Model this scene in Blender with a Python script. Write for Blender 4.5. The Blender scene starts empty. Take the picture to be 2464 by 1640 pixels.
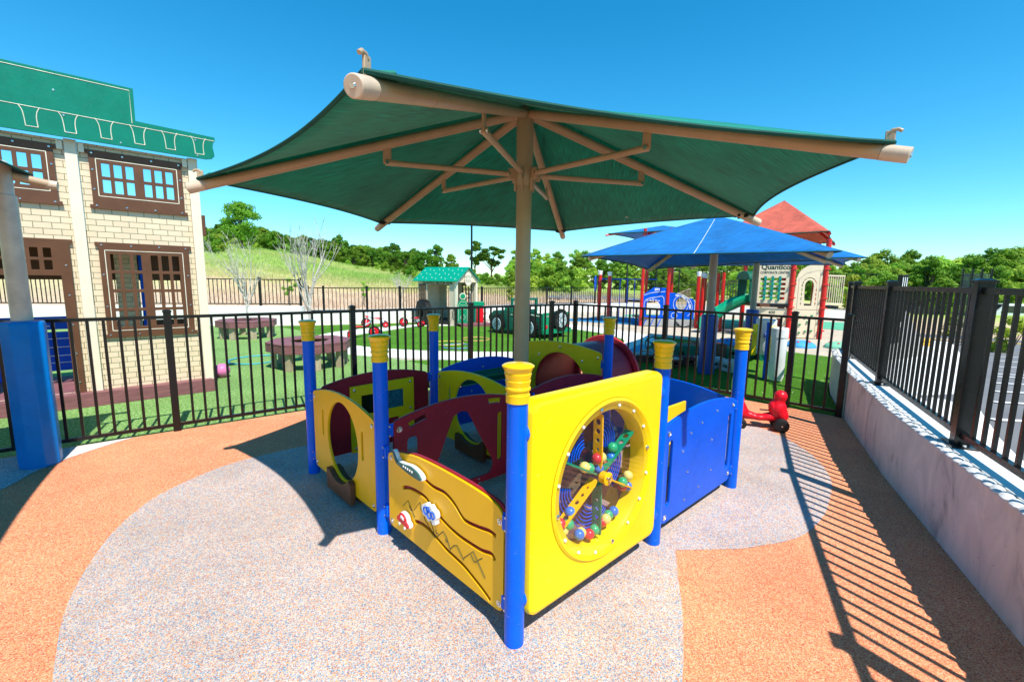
import bpy, math, random
from mathutils import Vector, Matrix
PI = math.pi
random.seed(7)
scene = bpy.context.scene
COL = scene.collection
R_ = math.radians

# ------------------------------------------------------------------ camera, sky, sun
cam = bpy.data.cameras.new('camera')
cam.sensor_width = 36.0
cam.lens = 1068.4 / 2464 * 36
cam.clip_start = 0.05
cam.clip_end = 2000
camo = bpy.data.objects.new('camera', cam)
COL.objects.link(camo)
scene.camera = camo
_p, _r = 0.13578, 0.01402
_c, _s = math.cos(_r), math.sin(_r)
_F = Vector((0, math.cos(_p), -math.sin(_p)))
_U = Vector((0, math.sin(_p), math.cos(_p)))
_X = Vector((1, 0, 0))
_cx = _X * _c + _U * _s
_cy = -_X * _s + _U * _c
_M = Matrix((_cx, _cy, -_F)).transposed().to_4x4()
_M.translation = Vector((0, 0, 1.6))
camo.matrix_world = _M

SUN = Vector((0.316, -0.542, 1.0)).normalized()
world = bpy.data.worlds.new("World")
scene.world = world
world.use_nodes = True
nt = world.node_tree
for n in list(nt.nodes):
    nt.nodes.remove(n)
sky = nt.nodes.new('ShaderNodeTexSky')
sky.sky_type = 'NISHITA'
sky.sun_disc = False
sky.sun_elevation = math.asin(SUN.z)
sky.sun_rotation = math.atan2(SUN.x, SUN.y)
sky.air_density = 1.0
sky.dust_density = 0.0
sky.ozone_density = 2.0
hs = nt.nodes.new('ShaderNodeHueSaturation')
hs.inputs['Saturation'].default_value = 1.42
hs.inputs['Hue'].default_value = 0.481
bg = nt.nodes.new('ShaderNodeBackground')
bg.inputs['Strength'].default_value = 0.138
wo = nt.nodes.new('ShaderNodeOutputWorld')
nt.links.new(sky.outputs[0], hs.inputs['Color'])
tint = nt.nodes.new('ShaderNodeMix'); tint.data_type = 'RGBA'; tint.blend_type = 'MULTIPLY'; tint.inputs[0].default_value = 1.0
tint.inputs[7].default_value = (0.68, 1.03, 1.13, 1)
nt.links.new(hs.outputs[0], tint.inputs[6])
nt.links.new(tint.outputs[2], bg.inputs[0])
nt.links.new(bg.outputs[0], wo.inputs[0])
sd = bpy.data.lights.new('sun', 'SUN')
sd.energy = 5.0
sd.angle = R_(0.5)
sd.color = (1.0, 0.955, 0.88)
so = bpy.data.objects.new('sun', sd)
so.rotation_euler = SUN.to_track_quat('Z', 'Y').to_euler()
so.location = SUN * 30
COL.objects.link(so)
scene.view_settings.view_transform = 'Standard'
scene.view_settings.look = 'None'
scene.view_settings.exposure = 0.46
scene.view_settings.gamma = 1.0
scene.cycles.max_bounces = 8
scene.cycles.transparent_max_bounces = 12

# ------------------------------------------------------------------ materials
def link(nt, a, b):
    nt.links.new(a, b)

def mat(name, col, rough=0.5, var=0.12, vscale=6.0, bump=0.0, bscale=40.0, metal=0.0,
        spec=0.32, coat=0.0, trans=0.0, col2=None, rvar=0.12, stretch=(1, 1, 1), randobj=0.0, scuff=0.0):
    m = bpy.data.materials.new(name)
    m.use_nodes = True
    nt = m.node_tree
    b = nt.nodes['Principled BSDF']
    out = nt.nodes['Material Output']
    geo = nt.nodes.new('ShaderNodeNewGeometry')
    mp = nt.nodes.new('ShaderNodeMapping')
    mp.inputs['Scale'].default_value = stretch
    link(nt, geo.outputs['Position'], mp.inputs['Vector'])
    no = nt.nodes.new('ShaderNodeTexNoise')
    no.inputs['Scale'].default_value = vscale
    no.inputs['Detail'].default_value = 6
    no.inputs['Roughness'].default_value = 0.6
    link(nt, mp.outputs[0], no.inputs['Vector'])
    mx = nt.nodes.new('ShaderNodeMix')
    mx.data_type = 'RGBA'
    c2 = col2 if col2 else tuple(max(0, c * (1 - var * 2)) for c in col)
    c1 = col if col2 else tuple(min(1, c * (1 + var)) for c in col)
    mx.inputs[6].default_value = (*c2, 1)
    mx.inputs[7].default_value = (*c1, 1)
    rp = nt.nodes.new('ShaderNodeMapRange')
    rp.inputs['From Min'].default_value = 0.3
    rp.inputs['From Max'].default_value = 0.7
    link(nt, no.outputs[0], rp.inputs[0])
    link(nt, rp.outputs[0], mx.inputs[0])
    last = mx.outputs[2]
    if randobj:
        oi = nt.nodes.new('ShaderNodeObjectInfo')
        h = nt.nodes.new('ShaderNodeHueSaturation')
        mr = nt.nodes.new('ShaderNodeMapRange')
        mr.inputs['To Min'].default_value = 1 - randobj
        mr.inputs['To Max'].default_value = 1 + randobj
        link(nt, oi.outputs['Random'], mr.inputs[0])
        link(nt, mr.outputs[0], h.inputs['Value'])
        mr2 = nt.nodes.new('ShaderNodeMapRange')
        mr2.inputs['To Min'].default_value = 0.475
        mr2.inputs['To Max'].default_value = 0.515
        mul = nt.nodes.new('ShaderNodeMath'); mul.operation = 'MULTIPLY'; mul.inputs[1].default_value = 7.3
        fr = nt.nodes.new('ShaderNodeMath'); fr.operation = 'FRACT'
        link(nt, oi.outputs['Random'], mul.inputs[0]); link(nt, mul.outputs[0], fr.inputs[0])
        link(nt, fr.outputs[0], mr2.inputs[0]); link(nt, mr2.outputs[0], h.inputs['Hue'])
        link(nt, last, h.inputs['Color'])
        last = h.outputs[0]
    if scuff:
        sm = nt.nodes.new('ShaderNodeMapping'); sm.inputs['Scale'].default_value = (1, 1, 2.6); sm.inputs['Rotation'].default_value = (0.5, 0.7, 0)
        link(nt, geo.outputs['Position'], sm.inputs[0])
        sn = nt.nodes.new('ShaderNodeTexNoise'); sn.inputs['Scale'].default_value = 34; sn.inputs['Detail'].default_value = 7; sn.inputs['Roughness'].default_value = .7
        link(nt, sm.outputs[0], sn.inputs['Vector'])
        sr = nt.nodes.new('ShaderNodeMapRange'); sr.inputs['From Min'].default_value = .645; sr.inputs['From Max'].default_value = .70; sr.inputs['To Max'].default_value = scuff
        link(nt, sn.outputs[0], sr.inputs[0])
        sx = nt.nodes.new('ShaderNodeMix'); sx.data_type = 'RGBA'; sx.inputs[7].default_value = (.62, .60, .56, 1)
        link(nt, sr.outputs[0], sx.inputs[0]); link(nt, last, sx.inputs[6]); last = sx.outputs[2]
    link(nt, last, b.inputs['Base Color'])
    b.inputs['Metallic'].default_value = metal
    b.inputs['Specular IOR Level'].default_value = spec
    b.inputs['Coat Weight'].default_value = coat
    b.inputs['Coat Roughness'].default_value = 0.15
    mr = nt.nodes.new('ShaderNodeMapRange')
    mr.inputs['To Min'].default_value = max(0.03, rough - rvar)
    mr.inputs['To Max'].default_value = min(1, rough + rvar)
    n2 = nt.nodes.new('ShaderNodeTexNoise')
    n2.inputs['Scale'].default_value = vscale * 5
    n2.inputs['Detail'].default_value = 4
    link(nt, mp.outputs[0], n2.inputs['Vector'])
    link(nt, n2.outputs[0], mr.inputs[0])
    link(nt, mr.outputs[0], b.inputs['Roughness'])
    if bump:
        bn = nt.nodes.new('ShaderNodeTexNoise')
        bn.inputs['Scale'].default_value = bscale
        bn.inputs['Detail'].default_value = 4
        link(nt, mp.outputs[0], bn.inputs['Vector'])
        bp = nt.nodes.new('ShaderNodeBump')
        bp.inputs['Strength'].default_value = bump
        bp.inputs['Distance'].default_value = 0.01
        link(nt, bn.outputs[0], bp.inputs['Height'])
        link(nt, bp.outputs[0], b.inputs['Normal'])
    if trans:
        tr = nt.nodes.new('ShaderNodeBsdfTranslucent')
        link(nt, last, tr.inputs['Color'])
        ms = nt.nodes.new('ShaderNodeMixShader')
        ms.inputs[0].default_value = trans
        link(nt, b.outputs[0], ms.inputs[1])
        link(nt, tr.outputs[0], ms.inputs[2])
        link(nt, ms.outputs[0], out.inputs[0])
    m['b'] = 1
    return m

def speckle_mat(name, cols, scale=170.0, rough=0.9, bump=0.5):
    """rubber granules: every voronoi cell takes one of the granule colours"""
    m = bpy.data.materials.new(name)
    m.use_nodes = True
    nt = m.node_tree
    b = nt.nodes['Principled BSDF']
    geo = nt.nodes.new('ShaderNodeNewGeometry')
    vo = nt.nodes.new('ShaderNodeTexVoronoi')
    vo.inputs['Scale'].default_value = scale
    link(nt, geo.outputs['Position'], vo.inputs['Vector'])
    sp = nt.nodes.new('ShaderNodeSeparateColor')
    link(nt, vo.outputs['Color'], sp.inputs[0])
    cr = nt.nodes.new('ShaderNodeValToRGB')
    cr.color_ramp.interpolation = 'CONSTANT'
    el = cr.color_ramp.elements
    tot = sum(w for _, w in cols)
    pos = 0
    for i, (c, w) in enumerate(cols):
        e = el[i] if i < 2 else el.new(pos)
        e.position = pos
        e.color = (*c, 1)
        pos += w / tot
    link(nt, sp.outputs[0], cr.inputs[0])
    no = nt.nodes.new('ShaderNodeTexNoise')
    no.inputs['Scale'].default_value = 1.6
    no.inputs['Detail'].default_value = 8
    no.inputs['Roughness'].default_value = 0.65
    link(nt, geo.outputs['Position'], no.inputs['Vector'])
    mr = nt.nodes.new('ShaderNodeMapRange')
    mr.inputs['From Min'].default_value = 0.3
    mr.inputs['From Max'].default_value = 0.7
    mr.inputs['To Min'].default_value = 0.80
    mr.inputs['To Max'].default_value = 1.08
    link(nt, no.outputs[0], mr.inputs[0])
    hv = nt.nodes.new('ShaderNodeHueSaturation')
    link(nt, cr.outputs[0], hv.inputs['Color'])
    link(nt, mr.outputs[0], hv.inputs['Value'])
    link(nt, hv.outputs[0], b.inputs['Base Color'])
    b.inputs['Roughness'].default_value = rough
    b.inputs['Specular IOR Level'].default_value = 0.15
    bp = nt.nodes.new('ShaderNodeBump')
    bp.inputs['Strength'].default_value = bump
    bp.inputs['Distance'].default_value = 0.003
    link(nt, vo.outputs['Distance'], bp.inputs['Height'])
    link(nt, bp.outputs[0], b.inputs['Normal'])
    return m

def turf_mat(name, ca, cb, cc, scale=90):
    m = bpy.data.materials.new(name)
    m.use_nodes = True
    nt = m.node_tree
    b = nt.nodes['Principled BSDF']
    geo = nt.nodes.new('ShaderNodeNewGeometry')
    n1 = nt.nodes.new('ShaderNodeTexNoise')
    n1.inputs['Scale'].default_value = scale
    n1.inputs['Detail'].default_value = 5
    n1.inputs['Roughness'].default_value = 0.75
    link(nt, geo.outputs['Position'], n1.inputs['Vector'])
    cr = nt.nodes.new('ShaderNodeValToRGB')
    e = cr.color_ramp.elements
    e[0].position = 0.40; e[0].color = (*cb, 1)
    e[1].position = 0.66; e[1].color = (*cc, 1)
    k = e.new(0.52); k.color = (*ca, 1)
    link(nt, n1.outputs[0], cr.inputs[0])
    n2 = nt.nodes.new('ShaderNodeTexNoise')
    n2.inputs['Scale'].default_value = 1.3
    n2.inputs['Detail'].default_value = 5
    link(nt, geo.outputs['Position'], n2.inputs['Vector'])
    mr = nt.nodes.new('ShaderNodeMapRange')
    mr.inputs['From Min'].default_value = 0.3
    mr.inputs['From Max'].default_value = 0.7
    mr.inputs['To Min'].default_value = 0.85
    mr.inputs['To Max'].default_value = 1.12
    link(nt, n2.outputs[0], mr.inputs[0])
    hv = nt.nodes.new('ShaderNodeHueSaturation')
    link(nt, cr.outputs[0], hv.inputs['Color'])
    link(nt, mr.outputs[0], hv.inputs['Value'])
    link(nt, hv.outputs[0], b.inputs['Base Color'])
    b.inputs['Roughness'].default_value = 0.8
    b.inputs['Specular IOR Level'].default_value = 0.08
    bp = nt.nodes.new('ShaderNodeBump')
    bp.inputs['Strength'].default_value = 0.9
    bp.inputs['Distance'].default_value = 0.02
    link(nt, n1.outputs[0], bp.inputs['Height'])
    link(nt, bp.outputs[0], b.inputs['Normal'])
    return m

M = {}
M['blue'] = mat('blue_steel', (0.0, 0.115, 0.72), 0.24, var=0.05, coat=0.08, rvar=0.06, spec=0.16, scuff=.4)
M['bluepl'] = mat('blue_plastic', (0.0, 0.095, 0.66), 0.36, spec=0.2, var=0.06, scuff=.35, bump=0.06, bscale=300)
M['yellow'] = mat('yellow_plastic', (0.95, 0.66, 0.004), 0.32, var=0.05, vscale=2.5, scuff=.3, bump=0.03, bscale=300)
M['amber'] = mat('amber_plastic', (0.93, 0.49, 0.004), 0.36, var=0.05, vscale=2.5, scuff=.35, bump=0.05, bscale=300)
M['lemon'] = mat('lemon_plastic', (0.86, 0.62, 0.006), 0.36, var=0.04, bump=0.05, bscale=300)
M['cap'] = mat('cap_yellow', (0.88, 0.55, 0.01), 0.22, var=0.03, coat=0.4, rvar=0.06)
M['burg'] = mat('burgundy_plastic', (0.33, 0.013, 0.032), 0.36, var=0.06, scuff=.3, bump=0.05, bscale=300)
M['burgd'] = mat('burgundy_groove', (0.07, 0.004, 0.008), 0.5)
M['tan'] = mat('tan_powdercoat', (0.47, 0.33, 0.20), 0.34, var=0.05, bump=0.12, bscale=220, coat=0.2)
M['pole'] = mat('tan_powdercoat_green_bounce', (0.38, 0.31, 0.19), 0.34, var=0.05, bump=0.12, bscale=220, coat=0.2)  # tan paint with the canopy's green bounce light mixed into the colour
M['taupe'] = mat('taupe_powdercoat', (0.30, 0.29, 0.25), 0.34, var=0.05, bump=0.12, bscale=220, coat=0.2)
M['steel'] = mat('bolt_steel', (0.75, 0.74, 0.72), 0.22, metal=1.0)
M['black'] = mat('black_powdercoat', (0.006, 0.006, 0.006), 0.3, var=0.1, coat=0.1, bump=0.05, bscale=200)
M['blackr'] = mat('black_rubber', (0.012, 0.012, 0.012), 0.55, bump=0.1)
M['pad'] = mat('blue_vinyl', (0.0, 0.18, 0.56), 0.34, spec=0.2, var=0.06, bump=0.35, bscale=14, rvar=0.06)
M['padd'] = mat('navy_vinyl', (0.006, 0.07, 0.34), 0.3, var=0.06, bump=0.35, bscale=14)
M['red'] = mat('red_plastic', (0.72, 0.008, 0.02), 0.3, var=0.04)
M['redst'] = mat('red_steel', (0.62, 0.012, 0.012), 0.28, var=0.05, coat=0.4)
M['green'] = mat('green_plastic', (0.004, 0.26, 0.12), 0.35, var=0.06)
M['dgreen'] = mat('dark_green_plastic', (0.002, 0.12, 0.075), 0.38, var=0.08)
M['beige'] = mat('beige_plastic', (0.78, 0.63, 0.44), 0.45, var=0.04, bump=0.04, bscale=200)
M['cream'] = mat('cream_trim', (0.80, 0.70, 0.53), 0.5, var=0.04)
M['brown'] = mat('brown_plastic', (0.13, 0.055, 0.026), 0.45, var=0.08, bump=0.08, bscale=120)
M['deck'] = mat('burgundy_lumber', (0.24, 0.095, 0.10), 0.6, var=0.15, vscale=5, bump=0.4, bscale=30, stretch=(1, 1, 8))
M['tanwood'] = mat('tan_lumber', (0.42, 0.33, 0.22), 0.65, var=0.12, vscale=8, bump=0.2, bscale=40)
M['white'] = mat('white_plastic', (0.80, 0.80, 0.78), 0.4, var=0.04)
M['groove'] = mat('pale_groove', (0.80, 0.74, 0.58), 0.6)
M['grooved'] = mat('dark_groove', (0.03, 0.05, 0.03), 0.7)
M['fascia'] = mat('green_fascia', (0.002, 0.19, 0.12), 0.36, var=0.06, bump=0.12, bscale=90)
M['concrete'] = mat('concrete', (0.50, 0.47, 0.43), 0.85, var=0.09, vscale=2.5, bump=0.3, bscale=60)
M['path'] = mat('pale_concrete', (0.78, 0.75, 0.68), 0.85, var=0.03, vscale=1.5, bump=0.15, bscale=50)
M['pave'] = mat('white_concrete', (0.80, 0.79, 0.75), 0.85, var=0.03, vscale=1.5, bump=0.1, bscale=50)
M['beigerub'] = speckle_mat('beige_rubber', [((0.53, 0.45, 0.34), 4), ((0.45, 0.38, 0.29), 3), ((0.62, 0.55, 0.43), 3)], 90)
M['asphalt'] = mat('asphalt', (0.20, 0.20, 0.20), 0.9, var=0.12, vscale=1.5, bump=0.6, bscale=150, col2=(0.15, 0.15, 0.155))
M['paint'] = mat('white_paint', (0.78, 0.78, 0.76), 0.7, var=0.06)
M['ypaint'] = mat('yellow_paint', (0.75, 0.45, 0.02), 0.7, var=0.08)
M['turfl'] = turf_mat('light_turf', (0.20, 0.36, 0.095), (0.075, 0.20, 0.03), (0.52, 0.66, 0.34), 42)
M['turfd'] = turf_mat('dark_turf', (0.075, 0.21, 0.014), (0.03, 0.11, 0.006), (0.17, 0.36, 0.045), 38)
M['orange'] = speckle_mat('orange_rubber', [((0.76, 0.27, 0.125), 4), ((0.63, 0.18, 0.095), 2.4), ((0.80, 0.38, 0.18), 2.0), ((0.38, 0.09, 0.06), 0.7), ((0.82, 0.46, 0.28), 1.2)], 230)
M['speck'] = speckle_mat('speckled_rubber', [((0.58, 0.46, 0.39), 3.6), ((0.12, 0.25, 0.38), 1.9), ((0.32, 0.37, 0.42), 2.0), ((0.60, 0.27, 0.14), 1.9), ((0.40, 0.16, 0.13), 1.0), ((0.64, 0.43, 0.23), 1.5), ((0.60, 0.56, 0.52), 2.0)], 230)
M['greyblue'] = speckle_mat('greyblue_rubber', [((0.40, 0.45, 0.48), 3), ((0.10, 0.25, 0.36), 2), ((0.62, 0.62, 0.58), 3)], 190)
M['creamrub'] = speckle_mat('cream_rubber', [((0.78, 0.68, 0.60), 4), ((0.70, 0.60, 0.56), 2), ((0.55, 0.50, 0.50), 1)], 190)
M['bluerub'] = speckle_mat('blue_rubber', [((0.03, 0.22, 0.42), 3), ((0.05, 0.30, 0.5), 2), ((0.02, 0.12, 0.3), 2)], 90)
M['skyrub'] = speckle_mat('sky_rubber', [((0.10, 0.36, 0.50), 3), ((0.16, 0.44, 0.58), 2)], 90)
M['greenrub'] = speckle_mat('green_rubber', [((0.10, 0.42, 0.24), 3), ((0.16, 0.5, 0.3), 2), ((0.06, 0.3, 0.18), 1)], 90)

def fabric(name, col, tr=0.45, weave=260, dark=0.8):
    m = bpy.data.materials.new(name)
    m.use_nodes = True
    nt = m.node_tree
    b = nt.nodes['Principled BSDF']
    out = nt.nodes['Material Output']
    tc = nt.nodes.new('ShaderNodeUVMap')
    mp = nt.nodes.new('ShaderNodeMapping')
    mp.inputs['Scale'].default_value = (weave, 12, 1)
    link(nt, tc.outputs[0], mp.inputs['Vector'])
    no = nt.nodes.new('ShaderNodeTexNoise')
    no.inputs['Scale'].default_value = 1.0
    no.inputs['Detail'].default_value = 3
    link(nt, mp.outputs[0], no.inputs['Vector'])
    geo = nt.nodes.new('ShaderNodeNewGeometry')
    n3 = nt.nodes.new('ShaderNodeTexNoise')
    n3.inputs['Scale'].default_value = 2.0
    n3.inputs['Detail'].default_value = 4
    link(nt, geo.outputs['Position'], n3.inputs['Vector'])
    n3m = nt.nodes.new('ShaderNodeMath'); n3m.operation = 'MULTIPLY_ADD'; n3m.inputs[1].default_value = .35; n3m.inputs[2].default_value = .325
    link(nt, n3.outputs[0], n3m.inputs[0])
    ad = nt.nodes.new('ShaderNodeMath'); ad.operation = 'ADD'
    link(nt, no.outputs[0], ad.inputs[0]); link(nt, n3m.outputs[0], ad.inputs[1])
    mr = nt.nodes.new('ShaderNodeMapRange')
    mr.inputs['From Min'].default_value = 0.82
    mr.inputs['From Max'].default_value = 1.2
    link(nt, ad.outputs[0], mr.inputs[0])
    mx = nt.nodes.new('ShaderNodeMix'); mx.data_type = 'RGBA'
    mx.inputs[6].default_value = (*[c * dark * 0.62 for c in col], 1)
    mx.inputs[7].default_value = (*[min(1, c * 1.15) for c in col], 1)
    link(nt, mr.outputs[0], mx.inputs[0])
    link(nt, mx.outputs[2], b.inputs['Base Color'])
    b.inputs['Roughness'].default_value = 0.7
    b.inputs['Specular IOR Level'].default_value = 0.3
    b.inputs['Sheen Weight'].default_value = 0.15
    bp = nt.nodes.new('ShaderNodeBump')
    bp.inputs['Strength'].default_value = 0.6
    bp.inputs['Distance'].default_value = 0.006
    link(nt, no.outputs[0], bp.inputs['Height'])
    link(nt, bp.outputs[0], b.inputs['Normal'])
    tl = nt.nodes.new('ShaderNodeBsdfTranslucent')
    link(nt, mx.outputs[2], tl.inputs['Color'])
    ms = nt.nodes.new('ShaderNodeMixShader')
    ms.inputs[0].default_value = tr
    link(nt, b.outputs[0], ms.inputs[1]); link(nt, tl.outputs[0], ms.inputs[2])
    link(nt, ms.outputs[0], out.inputs[0])
    return m

M['fgreen'] = fabric('green_shade_fabric', (0.0, 0.35, 0.245), 0.30)
M['fblue'] = fabric('blue_shade_fabric', (0.0, 0.235, 0.66), 0.30)
M['fred'] = fabric('coral_shade_fabric', (0.82, 0.17, 0.10), 0.3)
M['fdark'] = fabric('navy_shade_fabric', (0.02, 0.05, 0.13), 0.15)
M['hem'] = mat('dark_hem', (0.004, 0.07, 0.05), 0.8)

def glass_mat(name, tint=(0.95, 0.95, 0.97), rough=0.03, op=0.12):
    m = bpy.data.materials.new(name)
    m.use_nodes = True
    nt = m.node_tree
    out = nt.nodes['Material Output']
    nt.nodes.remove(nt.nodes['Principled BSDF'])
    t = nt.nodes.new('ShaderNodeBsdfTransparent'); t.inputs[0].default_value = (*tint, 1)
    g = nt.nodes.new('ShaderNodeBsdfGlossy'); g.inputs['Roughness'].default_value = rough
    geo = nt.nodes.new('ShaderNodeNewGeometry')
    no = nt.nodes.new('ShaderNodeTexNoise'); no.inputs['Scale'].default_value = 9; no.inputs['Detail'].default_value = 8
    link(nt, geo.outputs['Position'], no.inputs['Vector'])
    fr0 = nt.nodes.new('ShaderNodeLayerWeight'); fr0.inputs[0].default_value = 0.12
    fr = nt.nodes.new('ShaderNodeMath'); fr.operation = 'MULTIPLY'; fr.inputs[1].default_value = 0.5
    link(nt, fr0.outputs['Facing'], fr.inputs[0])
    ad = nt.nodes.new('ShaderNodeMath'); ad.operation = 'MULTIPLY_ADD'; ad.inputs[1].default_value = op; 
    link(nt, no.outputs[0], ad.inputs[0]); link(nt, fr.outputs[0], ad.inputs[2])
    ms = nt.nodes.new('ShaderNodeMixShader')
    link(nt, ad.outputs[0], ms.inputs[0])
    link(nt, t.outputs[0], ms.inputs[1]); link(nt, g.outputs[0], ms.inputs[2])
    link(nt, ms.outputs[0], out.inputs[0])
    return m
M['clear'] = glass_mat('clear_plastic', op=0.06)
M['smoke'] = glass_mat('smoky_plastic', (0.72, 0.64, 0.72), 0.08, 0.08)
M['mesh'] = mat('black_wire', (0.015, 0.015, 0.015), 0.5)

# ------------------------------------------------------------------ mesh helpers
class MB:
    def __init__(self):
        self.v = []; self.f = []; self.uv = {}
    def add(self, vs, fs, mx=None):
        o = len(self.v)
        if mx is not None:
            vs = [mx @ Vector(q) for q in vs]
        self.v += [tuple(q) for q in vs]
        self.f += [tuple(i + o for i in f) for f in fs]
        return self
    def box(self, c, s, rz=0.0, mx=None):
        x, y, z = [k / 2 for k in s]
        vs = [(i * x, j * y, k * z) for k in (-1, 1) for j in (-1, 1) for i in (-1, 1)]
        m = Matrix.Translation(Vector(c)) @ Matrix.Rotation(rz, 4, 'Z')
        if mx is not None: m = mx @ m
        return self.add(vs, [(0, 2, 3, 1), (4, 5, 7, 6), (0, 1, 5, 4), (2, 6, 7, 3), (0, 4, 6, 2), (1, 3, 7, 5)], m)
    def tube(self, p0, p1, r0, r1=None, n=16, cap=True, mx=None, ph=0.0):
        r1 = r0 if r1 is None else r1
        p0 = Vector(p0); p1 = Vector(p1)
        d = (p1 - p0)
        if d.length < 1e-7: return self
        q = d.to_track_quat('Z', 'Y').to_matrix()
        vs = []
        for p, r in ((p0, r0), (p1, r1)):
            for i in range(n):
                a = 2 * PI * i / n + ph
                vs.append(p + q @ Vector((r * math.cos(a), r * math.sin(a), 0)))
        fs = [(i, (i + 1) % n, n + (i + 1) % n, n + i) for i in range(n)]
        if cap:
            fs += [tuple(range(n - 1, -1, -1)), tuple(range(n, 2 * n))]
        return self.add(vs, fs, mx)
    def path(self, pts, r, n=8, closed=False, mx=None, cap=True):
        pts = [Vector(p) for p in pts]
        N = len(pts)
        rs = r if isinstance(r, (list, tuple)) else [r] * N
        vs = []; up = None
        for i, p in enumerate(pts):
            if closed: t = pts[(i + 1) % N] - pts[i - 1]
            else: t = pts[min(i + 1, N - 1)] - pts[max(i - 1, 0)]
            if t.length < 1e-9: t = Vector((0, 0, 1))
            t.normalize()
            if up is None:
                up = Vector((0, 0, 1)) if abs(t.z) < 0.9 else Vector((1, 0, 0))
            x = up.cross(t)
            if x.length < 1e-5: x = Vector((1, 0, 0)).cross(t)
            x.normalize()
            y = t.cross(x); up = y
            for k in range(n):
                a = 2 * PI * k / n
                vs.append(p + (x * math.cos(a) + y * math.sin(a)) * rs[i])
        fs = []
        for i in range(N if closed else N - 1):
            j = (i + 1) % N
            for k in range(n):
                l = (k + 1) % n
                fs.append((i * n + k, i * n + l, j * n + l, j * n + k))
        if not closed and cap:
            fs += [tuple(range(n - 1, -1, -1)), tuple((N - 1) * n + k for k in range(n))]
        return self.add(vs, fs, mx)
    def lathe(self, prof, c=(0, 0, 0), n=24, mx=None, caps=True):
        vs = []; fs = []
        for r, z in prof:
            for i in range(n):
                a = 2 * PI * i / n
                vs.append((c[0] + r * math.cos(a), c[1] + r * math.sin(a), c[2] + z))
        for k in range(len(prof) - 1):
            for i in range(n):
                j = (i + 1) % n
                fs.append((k * n + i, k * n + j, (k + 1) * n + j, (k + 1) * n + i))
        if caps and prof[0][0] > 1e-6: fs.append(tuple(range(n - 1, -1, -1)))
        if caps and prof[-1][0] > 1e-6: fs.append(tuple((len(prof) - 1) * n + i for i in range(n)))
        return self.add(vs, fs, mx)
    def sphere(self, c, r, n=16, sc=(1, 1, 1), mx=None):
        m = n // 2
        vs = [(c[0], c[1], c[2] - r * sc[2])]
        for k in range(1, m):
            t = PI * k / m - PI / 2
            for i in range(n):
                a = 2 * PI * i / n
                vs.append((c[0] + r * sc[0] * math.cos(t) * math.cos(a), c[1] + r * sc[1] * math.cos(t) * math.sin(a), c[2] + r * sc[2] * math.sin(t)))
        vs.append((c[0], c[1], c[2] + r * sc[2]))
        fs = [(0, 1 + (i + 1) % n, 1 + i) for i in range(n)]
        for k in range(m - 2):
            for i in range(n):
                j = (i + 1) % n
                fs.append((1 + k * n + i, 1 + k * n + j, 1 + (k + 1) * n + j, 1 + (k + 1) * n + i))
        t = len(vs) - 1
        fs += [(1 + (m - 2) * n + i, 1 + (m - 2) * n + (i + 1) % n, t) for i in range(n)]
        return self.add(vs, fs, mx)
    def prism(self, poly, h0, h1, mx=None):
        """convex or simple polygon in XY extruded along Z"""
        n = len(poly)
        vs = [(x, y, h0) for x, y in poly] + [(x, y, h1) for x, y in poly]
        fs = [tuple(range(n - 1, -1, -1)), tuple(range(n, 2 * n))]
        fs += [(i, (i + 1) % n, n + (i + 1) % n, n + i) for i in range(n)]
        return self.add(vs, fs, mx)
    def build(self, name, m, parent=None, ang=35, bevel=0.0, off=None, seg=2):
        me = bpy.data.meshes.new(name)
        if off is not None:
            self.v = [tuple(Vector(q) - Vector(off)) for q in self.v]
        me.from_pydata(self.v, [], self.f)
        me.update()
        me.materials.append(m)
        o = bpy.data.objects.new(name, me)
        COL.objects.link(o)
        if parent is not None: o.parent = parent
        fin(me, ang)
        if bevel:
            bv = o.modifiers.new('bevel', 'BEVEL')
            bv.width = bevel; bv.segments = seg; bv.limit_method = 'ANGLE'; bv.angle_limit = R_(40)
            bv.harden_normals = False
        return o

def fin(me, ang=35):
    try:
        me.shade_smooth()
        me.set_sharp_from_angle(angle=R_(ang))
    except Exception:
        pass

def tag(o, label=None, cat=None, group=None, kind=None):
    if label: o['label'] = label
    if cat: o['category'] = cat
    if group: o['group'] = group
    if kind: o['kind'] = kind
    return o

def thing(name, label, cat, loc=(0, 0, 0), rz=0.0, group=None):
    o = bpy.data.objects.new(name, None)
    COL.objects.link(o)
    o.location = loc
    o.rotation_euler = (0, 0, rz)
    o.empty_display_size = 0.2
    return tag(o, label, cat, group)

def kids(o):
    return [c for c in COL.objects if c.parent == o]

def dup(root, loc, rz=0.0, label=None, group=None, scale=None):
    r = root.copy(); COL.objects.link(r)
    r.location = loc; r.rotation_euler = (0, 0, rz)
    if scale: r.scale = scale
    if label: r['label'] = label
    if group: r['group'] = group
    for ch in CH.get(root.name, []):
        c = ch.copy(); COL.objects.link(c); c.parent = r
        for g in CH.get(ch.name, []):
            d = g.copy(); COL.objects.link(d); d.parent = c
    return r
CH = {}
def note(root):
    """remember the children of a prototype once, for dup()"""
    ks = [c for c in COL.objects if c.parent == root]
    CH[root.name] = ks
    for k in ks:
        CH[k.name] = [c for c in COL.objects if c.parent == k]

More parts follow.
